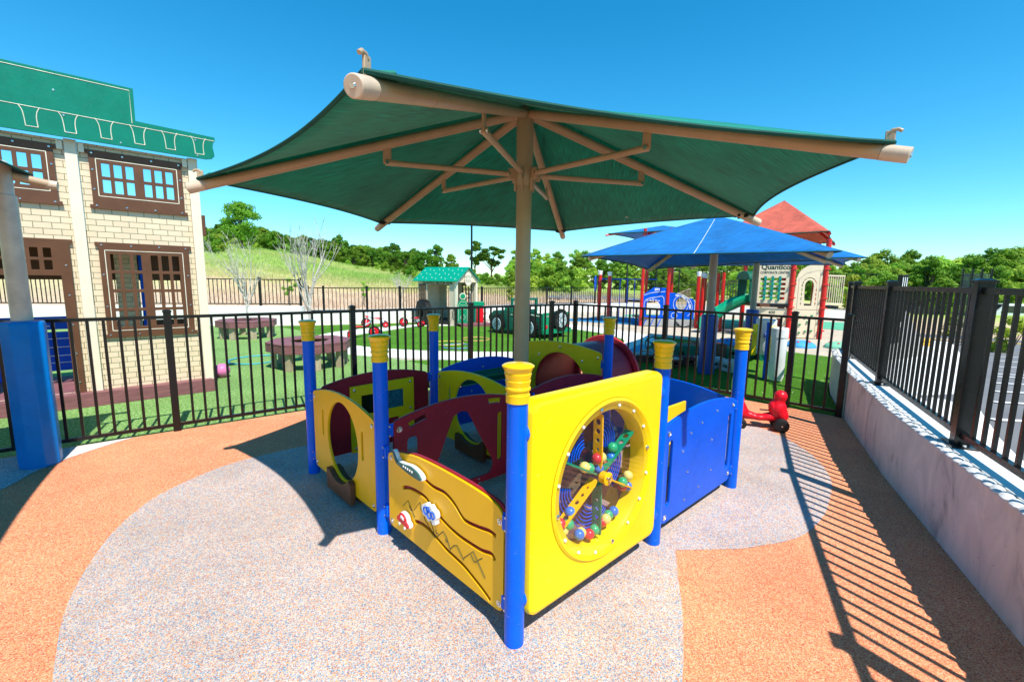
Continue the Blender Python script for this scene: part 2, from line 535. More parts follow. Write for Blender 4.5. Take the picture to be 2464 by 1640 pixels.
def plate(name, outer, holes, thick, m, parent=None, mx=None, bevel=0.003, link_=True):
    """flat board cut to an outline with holes; local XY is the board, Z its normal"""
    cu = bpy.data.curves.new(name, 'CURVE')
    cu.dimensions = '2D'
    cu.fill_mode = 'BOTH'
    cu.extrude = max(0.0005, thick / 2 - bevel)
    cu.bevel_depth = bevel
    cu.bevel_resolution = 1
    cu.offset = -bevel
    for loop in [outer] + list(holes):
        s = cu.splines.new('POLY')
        s.points.add(len(loop) - 1)
        for p, q in zip(s.points, loop):
            p.co = (q[0], q[1], 0, 1)
        s.use_cyclic_u = True
    tmp = bpy.data.objects.new(name, cu)
    me = bpy.data.meshes.new_from_object(tmp)
    bpy.data.objects.remove(tmp)
    bpy.data.curves.remove(cu)
    me.name = name
    if mx is not None: me.transform(mx)
    me.materials.clear(); me.materials.append(m)
    fin(me, 40)
    o = bpy.data.objects.new(name, me)
    COL.objects.link(o)
    if parent is not None: o.parent = parent
    return o

def text(name, body, size, mx, m, parent, ext=0.002, align='CENTER', sx=1.0, bold=0.0):
    cu = bpy.data.curves.new(name, 'FONT')
    cu.body = body; cu.size = size; cu.extrude = ext
    cu.align_x = align; cu.align_y = 'CENTER'; cu.offset = bold
    tmp = bpy.data.objects.new(name, cu)
    me = bpy.data.meshes.new_from_object(tmp)
    bpy.data.objects.remove(tmp)
    me.name = name
    me.transform(mx @ Matrix.Diagonal((sx, 1, 1, 1)))
    me.materials.clear(); me.materials.append(m)
    o = bpy.data.objects.new(name, me)
    COL.objects.link(o); o.parent = parent
    return o

def frame(A, B=None, z=0.0, d=None):
    """X along A->B, Y up, Z the outward normal (to the right of A->B)"""
    A = Vector((*A[:2], z))
    if d is None: d = Vector((B[0] - A.x, B[1] - A.y, 0))
    d = Vector(d).normalized()
    n = d.cross(Vector((0, 0, 1)))
    m = Matrix((d, Vector((0, 0, 1)), n)).transposed().to_4x4()
    m.translation = A
    return m

def arc(cx, cy, r, a0, a1, n=12, ry=None):
    ry = ry or r
    return [(cx + r * math.cos(R_(a0 + (a1 - a0) * i / n)), cy + ry * math.sin(R_(a0 + (a1 - a0) * i / n))) for i in range(n + 1)]
def circ(cx, cy, r, n=32, ry=None):
    return arc(cx, cy, r, 0, 360, n, ry)[:-1]
def rrect(x0, y0, x1, y1, r, n=5):
    return arc(x1 - r, y1 - r, r, 0, 90, n) + arc(x0 + r, y1 - r, r, 90, 180, n) + arc(x0 + r, y0 + r, r, 180, 270, n) + arc(x1 - r, y0 + r, r, 270, 360, n)
def fillet(poly, r, n=5):
    out = []
    N = len(poly)
    rr = r if isinstance(r, (list, tuple)) else [r] * N
    for i in range(N):
        p = Vector(poly[i]); a = Vector(poly[i - 1]) - p; b = Vector(poly[(i + 1) % N]) - p
        la, lb = a.length, b.length
        q = min(rr[i], la * .45, lb * .45)
        if q < 1e-5: out.append(tuple(p)); continue
        a.normalize(); b.normalize()
        for k in range(n + 1):
            t = k / n
            out.append(tuple((p + a * q) * (1 - t) ** 2 + p * 2 * t * (1 - t) + (p + b * q) * t * t))
    return out
def smooth(pts, n=8, closed=False):
    """Catmull-Rom through the points"""
    P = [Vector(p) for p in pts]; N = len(P); out = []
    for i in range(N if closed else N - 1):
        if closed: a, b, c, d = P[i - 1], P[i], P[(i + 1) % N], P[(i + 2) % N]
        else: a, b, c, d = P[max(i - 1, 0)], P[i], P[i + 1], P[min(i + 2, N - 1)]
        for k in range(n):
            t = k / n
            out.append(tuple(0.5 * ((2 * b) + (c - a) * t + (2 * a - 5 * b + 4 * c - d) * t * t + (3 * b - a - 3 * c + d) * t ** 3)))
    if not closed: out.append(tuple(P[-1]))
    return out
def sheet(name, poly, z, m, thick=0.0, label=None):
    o = plate(name, poly, [], 0.002, m, None, Matrix.Translation((0, 0, z - 0.001)), bevel=0.0002)
    return tag(o, kind='structure')
# ------------------------------------------------------------------ terrain and ground
def interp(xs, ys, x):
    if x <= xs[0]: return ys[0]
    for i in range(len(xs) - 1):
        if x <= xs[i + 1]:
            t = (x - xs[i]) / (xs[i + 1] - xs[i])
            return ys[i] + (ys[i + 1] - ys[i]) * t
    return ys[-1]
def sst(t):
    t = max(0, min(1, t)); return t * t * (3 - 2 * t)
WALL = [(-19, 12.9), (-8.23, 14.76), (-6.66, 15.0), (-3.95, 16.35), (-2.9, 17.7), (-1.0, 18.4), (1.85, 22.2), (5.9, 24.6), (10.5, 22.0), (13.6, 20.0), (17.0, 19.6)]
def ray_wall(th):
    dx, dy = math.sin(th), math.cos(th)
    best = None
    for i in range(len(WALL) - 1):
        (x0, y0), (x1, y1) = WALL[i], WALL[i + 1]
        ex, ey = x1 - x0, y1 - y0
        den = dx * ey - dy * ex
        if abs(den) < 1e-9: continue
        t = (x0 * ey - y0 * ex) / den
        s = (x0 * dy - y0 * dx) / den
        if t > 0 and 0 <= s <= 1: best = t if best is None else min(best, t)
    if best is None: best = 20.0
    return best
def crest(th):
    px = 1232 + 1068 * math.tan(th) if abs(th) < 1.4 else (-4000 if th < 0 else 5000)
    return interp([-2000, 100, 490, 640, 740, 860, 960, 1100, 1240, 1500, 1800, 2200, 5000],
                  [7.3, 6.8, 6.4, 5.9, 5.0, 3.4, 2.9, 2.3, 1.4, 0.6, 0.0, -1.0, -1.5], px)
def terr(r, th):
    rw = ray_wall(th)
    if th > 0.80: rw = 4.5
    zc = crest(th)
    if r < rw + 0.5: return -0.12
    z0 = 0.30 if th < 0.72 else -0.35
    t = sst((r - 24) / (84 - 24)) * 0.55 + 0.45 * max(0, min(1, (r - 24) / 60))
    z = z0 + (zc - z0) * t
    if r < rw + 1.2: z = -0.12 + (z - -0.12) * (r - rw - 0.5) / 0.7
    if r > 110: z += (r - 110) * 0.012 if th < 0.1 else 0
    z += 0.12 * math.sin(r * .21 + th * 9) * sst((r - 25) / 20) + 0.05 * math.sin(r * .9 + th * 31) * sst((r - 22) / 10)
    return z
mb = MB()
rad = [0.01, 3, 6, 9, 12] + [12 + i * 0.5 for i in range(1, 44)] + [34 * 1.055 ** i for i in range(0, 60)]
NT = 300
for r in rad:
    for k in range(NT):
        th = -PI + 2 * PI * k / NT
        mb.v.append((r * math.sin(th), r * math.cos(th), terr(r, th)))
for i in range(len(rad) - 1):
    for k in range(NT):
        l = (k + 1) % NT
        mb.f.append((i * NT + k, i * NT + l, (i + 1) * NT + l, (i + 1) * NT + k))
# meadow material: dry reddish grass near the fence, green slope with tan strips above
m = bpy.data.materials.new('meadow'); m.use_nodes = True
nt = m.node_tree; b = nt.nodes['Principled BSDF']
geo = nt.nodes.new('ShaderNodeNewGeometry')
def N(t, **k):
    n = nt.nodes.new(t)
    for a, v in k.items(): setattr(n, a, v)
    return n
ln = N('ShaderNodeVectorMath', operation='LENGTH'); link(nt, geo.outputs['Position'], ln.inputs[0])
n1 = N('ShaderNodeTexNoise'); n1.inputs['Scale'].default_value = 0.09; n1.inputs['Detail'].default_value = 7; n1.inputs['Roughness'].default_value = .62
mpp = N('ShaderNodeMapping'); mpp.inputs['Scale'].default_value = (0.35, 1.6, 1)
link(nt, geo.outputs['Position'], mpp.inputs[0]); link(nt, mpp.outputs[0], n1.inputs['Vector'])
n2 = N('ShaderNodeTexNoise'); n2.inputs['Scale'].default_value = 1.7; n2.inputs['Detail'].default_value = 9; n2.inputs['Roughness'].default_value = .8
link(nt, geo.outputs['Position'], n2.inputs['Vector'])
wob = N('ShaderNodeMath', operation='MULTIPLY_ADD'); wob.inputs[1].default_value = 26; link(nt, n1.outputs[0], wob.inputs[0]); link(nt, ln.outputs['Value'], wob.inputs[2])
mr = N('ShaderNodeMapRange'); mr.inputs['From Min'].default_value = 28; mr.inputs['From Max'].default_value = 120
link(nt, wob.outputs[0], mr.inputs[0])
cr = N('ShaderNodeValToRGB')
el = cr.color_ramp.elements
stops = [(0.0, (0.42, 0.34, 0.22)), (0.05, (0.60, 0.45, 0.31)), (0.14, (0.60, 0.44, 0.29)), (0.24, (0.55, 0.48, 0.22)), (0.32, (0.46, 0.48, 0.17)), (0.40, (0.30, 0.44, 0.08)), (0.50, (0.34, 0.46, 0.10)), (0.58, (0.52, 0.42, 0.22)), (0.66, (0.46, 0.50, 0.15)), (0.80, (0.32, 0.44, 0.09)), (1.0, (0.26, 0.38, 0.07))]
for i, (p, c) in enumerate(stops):
    e = el[i] if i < 2 else el.new(p)
    e.position = p; e.color = (*c, 1)
link(nt, mr.outputs[0], cr.inputs[0])
mr2 = N('ShaderNodeMapRange'); mr2.inputs['From Min'].default_value = .3; mr2.inputs['From Max'].default_value = .7; mr2.inputs['To Min'].default_value = .8; mr2.inputs['To Max'].default_value = 1.25
link(nt, n2.outputs[0], mr2.inputs[0])
hv = N('ShaderNodeHueSaturation'); link(nt, cr.outputs[0], hv.inputs['Color']); link(nt, mr2.outputs[0], hv.inputs['Value'])
link(nt, hv.outputs[0], b.inputs['Base Color']); b.inputs['Roughness'].default_value = .95
b.inputs['Specular IOR Level'].default_value = 0.1
bp = N('ShaderNodeBump'); bp.inputs['Strength'].default_value = .8; bp.inputs['Distance'].default_value = .15
link(nt, n2.outputs[0], bp.inputs['Height']); link(nt, bp.outputs[0], b.inputs['Normal'])
MEADOW = m
tag(mb.build('terrain', m, ang=60), kind='structure')

# outer play yard: pale rubber base sheet, then turf, path and coloured patches
YARD = [(-19, 12.9), (-8.23, 14.76), (-6.66, 15.0), (-3.95, 16.35), (-2.9, 17.7), (-1.0, 18.4), (1.85, 22.2), (5.9, 24.6), (10.5, 22.0), (13.6, 20.0), (17.0, 19.6), (7.7, 8.7), (5.15, 7.05), (4.75, 6.5), (4.08, 5.3), (3.18, 3.62), (2.31, 1.78), (1.2, -0.6), (0.3, -3), (-14, -3), (-19, 3)]
sheet('playground_ground', YARD, -0.004, M['beigerub'])
TL = [(-19, 2), (-4.93, 3.31), (-3.47, 4.45), (-2.02, 5.59), (-.63, 6.67), (.1, 7.25), (-1.2, 7.86), (-2.04, 8.64), (-2.7, 9.0), (-4.0, 9.6), (-5.2, 11.0), (-5.38, 12.05), (-6.2, 13.2), (-7.7, 14.6), (-9.94, 14.3), (-19, 12.7)]
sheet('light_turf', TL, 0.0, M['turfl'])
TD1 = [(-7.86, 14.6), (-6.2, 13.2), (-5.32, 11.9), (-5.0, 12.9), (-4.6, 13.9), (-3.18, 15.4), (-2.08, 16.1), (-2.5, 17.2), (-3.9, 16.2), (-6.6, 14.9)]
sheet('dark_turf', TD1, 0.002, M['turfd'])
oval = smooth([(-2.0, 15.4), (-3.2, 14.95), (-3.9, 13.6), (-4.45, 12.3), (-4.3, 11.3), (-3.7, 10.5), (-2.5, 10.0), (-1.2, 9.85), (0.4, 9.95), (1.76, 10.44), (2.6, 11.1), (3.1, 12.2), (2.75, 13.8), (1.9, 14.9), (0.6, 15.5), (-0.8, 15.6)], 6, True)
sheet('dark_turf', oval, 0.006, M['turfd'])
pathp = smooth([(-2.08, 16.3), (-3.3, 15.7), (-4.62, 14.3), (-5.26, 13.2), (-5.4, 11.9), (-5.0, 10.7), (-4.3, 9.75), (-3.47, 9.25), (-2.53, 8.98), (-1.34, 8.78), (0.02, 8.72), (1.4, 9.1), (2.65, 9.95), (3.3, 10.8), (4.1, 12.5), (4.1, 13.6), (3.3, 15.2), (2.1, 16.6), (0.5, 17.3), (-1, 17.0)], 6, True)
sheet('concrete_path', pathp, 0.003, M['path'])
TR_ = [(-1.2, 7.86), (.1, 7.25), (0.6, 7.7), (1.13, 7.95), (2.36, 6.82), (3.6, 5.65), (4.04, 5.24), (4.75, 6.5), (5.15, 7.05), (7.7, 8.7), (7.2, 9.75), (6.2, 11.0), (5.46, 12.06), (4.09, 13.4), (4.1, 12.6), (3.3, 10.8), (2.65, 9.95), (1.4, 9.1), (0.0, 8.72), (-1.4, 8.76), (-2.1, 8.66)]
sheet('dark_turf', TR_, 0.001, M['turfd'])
sheet('blue_rubber_patch', [(2.71, 10.3), (3.05, 10.9), (3.45, 11.6), (3.3, 10.75), (2.95, 10.1), (2.67, 9.95)], 0.009, M['skyrub'])
sheet('blue_rubber_patch', smooth([(1.6, 18.4), (3.0, 17.6), (4.9, 16.6), (6.0, 17.2), (5.4, 19.5), (3.2, 19.2)], 5, True), 0.005, M['bluerub'])
sheet('green_rubber_patch', smooth([(6.8, 17.6), (8.5, 15.2), (11.2, 16.2), (12.2, 15.6), (14.6, 18.4), (12.5, 19.6), (9.0, 19.6)], 5, True), 0.005, M['greenrub'])
sheet('green_rubber_patch', smooth([(5.2, 21.0), (7.4, 19.2), (8.6, 20.5), (7.0, 22.5)], 5, True), 0.005, M['greenrub'])

# inner toddler yard: orange rubber with the speckled field
INNER = [(-4.93, 3.31), (-3.47, 4.45), (-2.02, 5.59), (-.63, 6.67), (.68, 7.69), (1.13, 7.95), (2.36, 6.82), (3.6, 5.65), (4.04, 5.22), (3.18, 3.62), (2.31, 1.78), (1.2, -.6), (0.3, -3), (-8, -3)]
sheet('orange_rubber', INNER, 0.004, M['orange'])
spk = smooth([(-1.75, 1.5), (-2.1, 1.9), (-2.32, 2.25), (-2.49, 2.62), (-2.57, 3.0), (-2.53, 3.3), (-2.42, 3.6), (-2.2, 3.86), (-1.9, 4.12), (-1.3, 4.6), (-.5, 5.2), (0.6, 5.6), (1.7, 5.45), (2.5, 5.15), (2.75, 4.85), (2.87, 4.5), (2.84, 3.99), (2.66, 3.5), (2.38, 3.12), (2.12, 2.84), (1.81, 2.62), (1.4, 2.5)], 5) + [(1.0, 2.48)] + smooth([(1.0, 2.47), (.93, 2.25), (.86, 2.0), (.79, 1.8), (.71, 1.6), (.5, 1.15), (.1, .6), (-.6, .4), (-1.3, .9), (-1.75, 1.5)], 5)[1:-1]
sheet('speckled_rubber', spk, 0.008, M['speck'])
sheet('greyblue_rubber', smooth([(-5.2, 3.0), (-4.55, 3.55), (-4.06, 3.96), (-3.9, 3.8), (-3.86, 3.62), (-3.86, 3.4), (-3.79, 3.11), (-3.9, 2.6), (-4.6, 1.6), (-6, 1.2)], 4, True), 0.008, M['greyblue'])
sheet('cream_rubber', [(-4.09, 3.94), (-3.95, 4.05), (-3.82, 4.16), (-3.74, 4.22), (-3.79, 4.08), (-3.83, 3.9), (-3.87, 3.68), (-3.95, 3.8)], 0.0085, M['creamrub'])

# car park on the right: slopes away
def zlot(x, y):
    d = math.hypot(x, y)
    return 0.5 - 0.045 * max(0, d - 6) if d > 6 else 0.5
lotL = [(1.45, -.75), (2.5, 1.65), (3.4, 3.5), (4.35, 5.3), (5.3, 6.95), (7.8, 8.6), (17.0, 19.2), (30, 32)]
def grid_between(L, off0, off1, n, dz, zfun):
    mb = MB()
    rows = []
    for i, (x, y) in enumerate(L):
        a = L[max(i - 1, 0)]; c = L[min(i + 1, len(L) - 1)]
        d = Vector((c[0] - a[0], c[1] - a[1])).normalized()
        nr = Vector((d.y, -d.x))
        rows.append((x, y, nr))
    for (x, y, nr) in rows:
        for k in range(n + 1):
            o = off0 + (off1 - off0) * (k / n) ** 1.5
            px, py = x + nr.x * o, y + nr.y * o
            mb.v.append((px, py, zfun(px, py) + dz))
    for i in range(len(L) - 1):
        for k in range(n):
            q = i * (n + 1) + k
            mb.f.append((q, q + 1, q + n + 2, q + n + 1))
    return mb
mbk = MB()
NX, NY = 60, 60
for j in range(NY + 1):
    for i in range(NX + 1):
        # fan east of the retaining wall
        t = j / NY
        bx = interp([k for k in range(8)], [q[0] for q in lotL], t * 7); by = interp([k for k in range(8)], [q[1] for q in lotL], t * 7)
        s = (i / NX) ** 1.6 * 60
        th = math.atan2(0.9, -0.43) if t < .6 else 0
        px, py = bx + s, by - s * (0.45 if t < 0.6 else 0.45 - (t - .6) * 1.6)
        mbk.v.append((px, py, zlot(px, py)))
for j in range(NY):
    for i in range(NX):
        q = j * (NX + 1) + i
        mbk.f.append((q, q + 1, q + NX + 2, q + NX + 1))
tag(mbk.build('parking_lot', M['asphalt']), kind='structure')
pv = MB()
inner = [(1.48, -.6), (2.5, 1.7), (3.4, 3.5), (4.35, 5.3), (5.35, 6.95), (7.9, 8.6), (12.5, 13.8)]
outer = [(2.3, 0.2), (2.95, 2.3), (3.55, 3.1), (4.1, 3.75), (6.2, 6.05), (8.6, 8.35), (13.3, 13.3)]
for (a, c) in zip(inner, outer):
    pv.v.append((*a, zlot(*a) + .012)); pv.v.append((*c, zlot(*c) + .012))
for i in range(len(inner) - 1):
    pv.f.append((2 * i, 2 * i + 1, 2 * i + 3, 2 * i + 2))
tag(pv.build('sidewalk', M['pave']), kind='structure')
ln_ = MB()
for k in range(9):
    # white stall lines, almost parallel to the picture plane
    y0 = 3.55 + k * 0.62 if k < 5 else 6.3 + (k - 5) * 0.95
    x0 = y0 * 1.10 + 0.1; x1 = x0 + 5.0
    q = [(x0, y0), (x1, y0 - 0.1), (x1, y0 - 0.03), (x0, y0 + 0.07)]
    b0 = len(ln_.v)
    for p_ in q: ln_.v.append((*p_, zlot(*p_) + .010))
    ln_.f.append((b0, b0 + 1, b0 + 2, b0 + 3))
tag(ln_.build('parking_lines', M['paint']), kind='structure')
yl = MB()
yp = [(10.5, 11.0), (13.6, 14.2), (15.0, 14.3), (17.5, 13.6), (21, 13.4)]
for i, q in enumerate(yp):
    yl.v.append((*q, zlot(*q) + .012)); yl.v.append((q[0], q[1] + .5, zlot(q[0], q[1] + .5) + .012))
for i in range(len(yp) - 1): yl.f.append((2 * i, 2 * i + 2, 2 * i + 3, 2 * i + 1))
tag(yl.build('yellow_road_line', M['ypaint']), kind='structure')
# service road beyond the perimeter fence
rd = MB()
for q in [(2.2, 30), (9.5, 29), (9.0, 36), (5.5, 41), (3.0, 38)]:
    r_ = math.hypot(*q); rd.v.append((*q, terr(r_, math.atan2(q[0], q[1])) + .12))
rd.f.append((0, 1, 2, 3, 4))
tag(rd.build('service_road', M['asphalt']), kind='structure')
# ------------------------------------------------------------------ toddler play panels (3 x 3 grid of posts round the shade pole)
ga = Vector((.86, .78, 0)); gb = Vector((-.823, .856, 0)); g0 = Vector((.027, 1.78, 0))
def gp(i, j): return g0 + ga * i + gb * j
CEN = gp(1, 1) + Vector((0.01, 0, 0))
play = thing('panel_play_maze', 'low blue post play maze with yellow, burgundy and blue panels under the green shade', 'play structure', CEN)
OFF = Matrix.Translation(-CEN)
def std(L, inset=.075, top=.785, side=.712, bot=.1, r=.05, bump=None):
    h = L / 2 - inset; mid = L / 2
    pts = [(mid + h, bot)] 
    tp = []
    for k in range(15):
        u = mid + h - 2 * h * k / 14
        tp.append((u, side + (top - side) * (1 - ((u - mid) / h) ** 2)))
    poly = fillet([(mid - h, bot), (mid + h, bot)] + tp, [r, r, .05] + [0] * 13 + [.05], 5)
    return poly
def slot(u, z0, z1, w=.042):
    return rrect(u - w / 2, z0, u + w / 2, z1, w / 2 - .001, 5)
def bolt(parent, mx, u, z, w, r=.014, name='bolt'):
    mb = MB()
    mb.lathe([(r * 1.5, 0), (r * 1.5, .002), (r, .003), (r * .9, .007), (r * .4, .009), (0, .009)], n=12)
    return mb.build(name, M['steel'], parent, off=None) if False else (mb, mx @ Matrix.Translation((u, z, w)))
def bolts(parent, mx, pts, w, r=.011):
    for (u, z) in pts:
        mb = MB()
        mm = mx @ Matrix.Translation((u, z, w))
        mb.lathe([(r * 1.45, 0), (r * 1.45, .002), (r, .003), (r * .9, .006), (r * .45, .008), (r * .3, .005), (0, .005)], n=12, mx=mm)
        mb.build('bolt', M['steel'], parent)

# posts with caps
pc = [(0, 0), (0, 1), (0, 2), (1, 0), (2, 0), (1, 2), (2, 1), (2, 2)]
for (i, j) in pc:
    p = gp(i, j)
    po = MB().tube(p - Vector((0, 0, .02)), p + Vector((0, 0, 1.13)), .0445, n=28).build('post', M['blue'], play, off=CEN)
    cp = MB().lathe([(.050, 1.105), (.050, 1.135), (.0505, 1.138), (.047, 1.14), (.0475, 1.155), (.0525, 1.158), (.0535, 1.163), (.0525, 1.168), (.0485, 1.171), (.0525, 1.192), (.0532, 1.196), (.0505, 1.198), (.056, 1.222), (.0568, 1.226), (.0540, 1.228), (.0625, 1.248), (.0665, 1.252), (.0668, 1.257), (.056, 1.2635), (.03, 1.268), (0, 1.269)], c=(p.x, p.y, 0), n=32).build('post_cap', M['cap'], po, off=CEN, ang=28)
def clamp(A, B, s, zs):
    """blue bracket plates between a post and a panel end"""
    mx = OFF @ frame(A, B)
    L = (Vector(B[:2]) - Vector(A[:2])).length
    for z in zs:
        for u in ([.045] if s == 0 else [L - .045] if s == 1 else [.045, L - .045]):
            mb = MB()
            mb.box((u, z, 0), (.075, .085, .012), mx=mx)
            mb.box((u + (.012 if u < .5 else -.012), z, .0), (.03, .07, .03), mx=mx)
            o = mb.build('bracket', M['blue'], play, bevel=.003)
            for dz in (-.03, .03):
                q = MB(); q.lathe([(.006, 0), (.006, .004), (0, .006)], n=8, mx=mx @ Matrix.Translation((u, z + dz, .014 if False else .0155)))
                q.build('screw', M['steel'], o)
E12 = lambda a, b: (gp(*a), gp(*b))
LA, LB = ga.length, gb.length

# 1 oval crawl panel, left side
def oval_panel(A, B, m, step_side=1):
    L = (B - A).length
    mx = OFF @ frame(A, B)
    ov = circ(L / 2 + .01, .44, .26, 40, ry=.285)
    mid = L / 2
    hl = [ov, slot(mid - .335, .40, .60, .03), slot(mid + .335, .40, .60, .03)]
    p = plate('oval_crawl_panel', std(L), hl, .02, m, play, mx)
    bolts(p, mx, [(.11, .675), (L - .11, .675), (.11, .14), (L - .11, .14)], .0105)
    # half-round brown step under the hole
    x0, x1, zt = mid - .195, mid + .215, .195
    st = [(x0, .045), (x1, .045), (x1, zt)] + [(mid + .01 + .26 * 1.02 * math.cos(R_(a)), .44 + .285 * 1.04 * math.sin(R_(a))) for a in range(-32, -149, -9)][2:-2] + [(x0, zt)]
    for w_ in (.0315, -.0315):
        plate('crawl_step', st, [], .041, M['brown'], p, mx @ Matrix.Translation((0, 0, w_)), bevel=.005)
    return p
oval_panel(*E12((0, 2), (0, 1)), M['amber'])
clamp(*E12((0, 2), (0, 1)), 2, (.66, .17))
oval_panel(*E12((1, 2), (1, 1)), M['lemon'], 1)
clamp(*E12((1, 2), (1, 1)), 0, (.66, .17))

# 2 low road slider panel
A, B = E12((0, 1), (0, 0)); L = LB
mx = OFF @ frame(A, B)
tp_ = smooth([(L - .062, .545), (L - .075, .59), (1.06, .620), (.93, .634), (.78, .640), (.6, .641), (.42, .634), (.28, .614), (.2, .596), (.14, .578)], 3)
poly = fillet([(.1, .11), (L - .06, .11), (L - .06, .50)] + [(x, z) for x, z in tp_] + [(.11, .566), (.1, .54)], [.04, .05, 0] + [0] * len(tp_) + [0, 0], 5)
ridges = [
    [(.49, .535), (.58, .52), (.68, .525), (.76, .50), (.82, .46), (.86, .445), (.95, .455), (1.03, .47), (1.075, .465)],
    [(.265, .40), (.33, .425), (.42, .435), (.51, .43), (.58, .395), (.70, .36), (.80, .345), (.90, .345), (.98, .35), (1.045, .365), (1.07, .345)],
    [(.39, .245), (.45, .262), (.52, .262), (.58, .25), (.64, .235), (.70, .22), (.77, .212), (.85, .2), (.93, .175), (1.0, .15), (1.04, .13)]]
def ribbon(pts, w):
    P = [Vector(p) for p in smooth(pts, 5)]
    l, r = [], []
    for i, p in enumerate(P):
        t = (P[min(i + 1, len(P) - 1)] - P[max(i - 1, 0)]).normalized()
        n = Vector((-t.y, t.x))
        l.append(tuple(p + n * w / 2)); r.append(tuple(p - n * w / 2))
    return l + r[::-1]
road = plate('road_slider_panel', poly, [ribbon(r, .021) for r in ridges], .014, M['amber'], play, mx @ Matrix.Translation((0, 0, .007)), bevel=.002)
pb = fillet([(.105, .106), (L - .05, .106), (L - .05, .51)] + [(x + .010, z + .009) for x, z in tp_] + [(.115, .572), (.105, .54)], [.04, .05, 0] + [0] * len(tp_) + [0, 0], 5)
plate('backing_board', pb, [], .014, M['burg'], road, mx @ Matrix.Translation((0, 0, -.0075)), bevel=.003)
bolts(road, mx, [(.14, .545), (L - .085, .545), (.14, .145), (L - .085, .15)], .0145)
zz = [[(.27, .292), (.324, .345), (.394, .27)], [(.385, .31), (.45, .385), (.50, .30), (.60, .245)], [(.585, .262), (.56, .31), (.50, .33)], [(.616, .257), (.671, .311), (.70, .29), (.735, .235)], [(.735, .243), (.76, .272), (.79, .287), (.845, .235)], [(.845, .247), (.918, .317), (1.006, .225)], [(.95, .285), (.985, .315)],
      [(.335, .318), (.355, .30), (.37, .302)], [(.455, .355), (.475, .335), (.49, .338)], [(.60, .285), (.61, .272), (.625, .277)], [(.69, .277), (.70, .266), (.712, .27)], [(.90, .292), (.925, .268), (.945, .275)]]
gm = MB()
for q in zz:
    gm.path([(x, y, .0145) for x, y in q], .0022, 5, mx=mx)
gm.build('groove_marks', M['grooved'], road)
def blob(name, outl, u, z, sc, th, m, w0, par, rot=0):
    c, s = math.cos(R_(rot)), math.sin(R_(rot))
    return plate(name, [(u + sc * (x * c - y * s), z + sc * (x * s + y * c)) for x, y in outl], [], th, m, par, mx @ Matrix.Translation((0, 0, w0 + th / 2)), bevel=.003)
carO = smooth([(-1, -.35), (-1, 0), (-.75, .2), (-.5, .55), (0, .65), (.45, .5), (.65, .15), (1, 0), (1.02, -.35), (.75, -.4), (.6, -.58), (.4, -.4), (-.3, -.4), (-.5, -.58), (-.7, -.4)], 3, True)
cs = blob('car_slider', [(x * 1.02, y * 1.02) for x, y in carO], .325, .238, .062, .024, M['white'], .022, road, -6)
blob('car_slider_face', carO, .322, .236, .060, .006, M['red'], .047, road, -6)
blob('car_wheel_mark', circ(0, 0, .19, 12), .294, .208, .05, .003, M['white'], .054, road)
blob('car_wheel_mark', circ(0, 0, .19, 12), .350, .202, .05, .003, M['white'], .054, road)
blob('car_window_mark', [(-.35, 0), (-.2, .35), (.25, .3), (.35, 0)], .322, .247, .052, .003, M['white'], .054, road, -6)
cl = smooth([(-1, -.3), (-1.1, .1), (-.8, .35), (-.5, .6), (-.2, .5), (.1, .75), (.5, .55), (.8, .55), (1.05, .2), (.95, -.2), (1, -.5), (.6, -.7), (.3, -.5), (0, -.75), (-.4, -.55), (-.7, -.6)], 3, True)
blob('cloud_slider', [(x * 1.1, y * 1.12) for x, y in cl], .588, .388, .060, .026, M['white'], .022, road, -8)
for cx_, cy_, r_ in ((-.5, .05, .33), (.1, -.1, .36), (.62, .0, .3), (-.1, .3, .25)):
    ring = circ(cx_, cy_, r_, 14)
    q = MB(); q.path([(.588 + .058 * x, .388 + .058 * y, .0495) for x, y in ring], .0035, 5, closed=True, mx=mx); q.build('swirl_mark', M['bluepl'], road)
pl = smooth([(-1.1, .75), (-.95, .78), (-.7, .2), (-.2, .22), (.3, .35), (.8, .2), (1.05, -.1), (1.0, -.4), (.5, -.42), (0, -.35), (-.5, -.2), (-.85, .0)], 3, True)
blob('plane_slider', [(x * 1.02, y * .52) for x, y in pl], .375, .566, .140, .024, M['white'], .022, road, 0)
tealm = mat('teal_plastic', (0.035, 0.13, 0.12), 0.4)
blob('plane_slider_face', [(x, y * .48) for x, y in pl], .373, .5655, .139, .006, tealm, .047, road, 0)
for k in range(5): blob('plane_window_mark', rrect(-.12, -.18, .12, .18, .05, 2),   .355 + .022 * k, .572 - .001 * k, .032, .003, M['white'], .056, road)
clamp(A, B, 2, (.55, .17))

# 3 big moulded ball wheel panel
A, B = E12((0, 0), (1, 0)); L = LA
FW = frame(A, B)
mx = OFF @ FW
WC = (.565, .622); RO, RI = .395, .352
wp = plate('ball_wheel_panel', rrect(.025, .13, 1.065, 1.108, .055, 6), [circ(*WC, RO, 64)], .105, M['yellow'], play, mx @ Matrix.Translation((0, 0, .012)), bevel=.022)
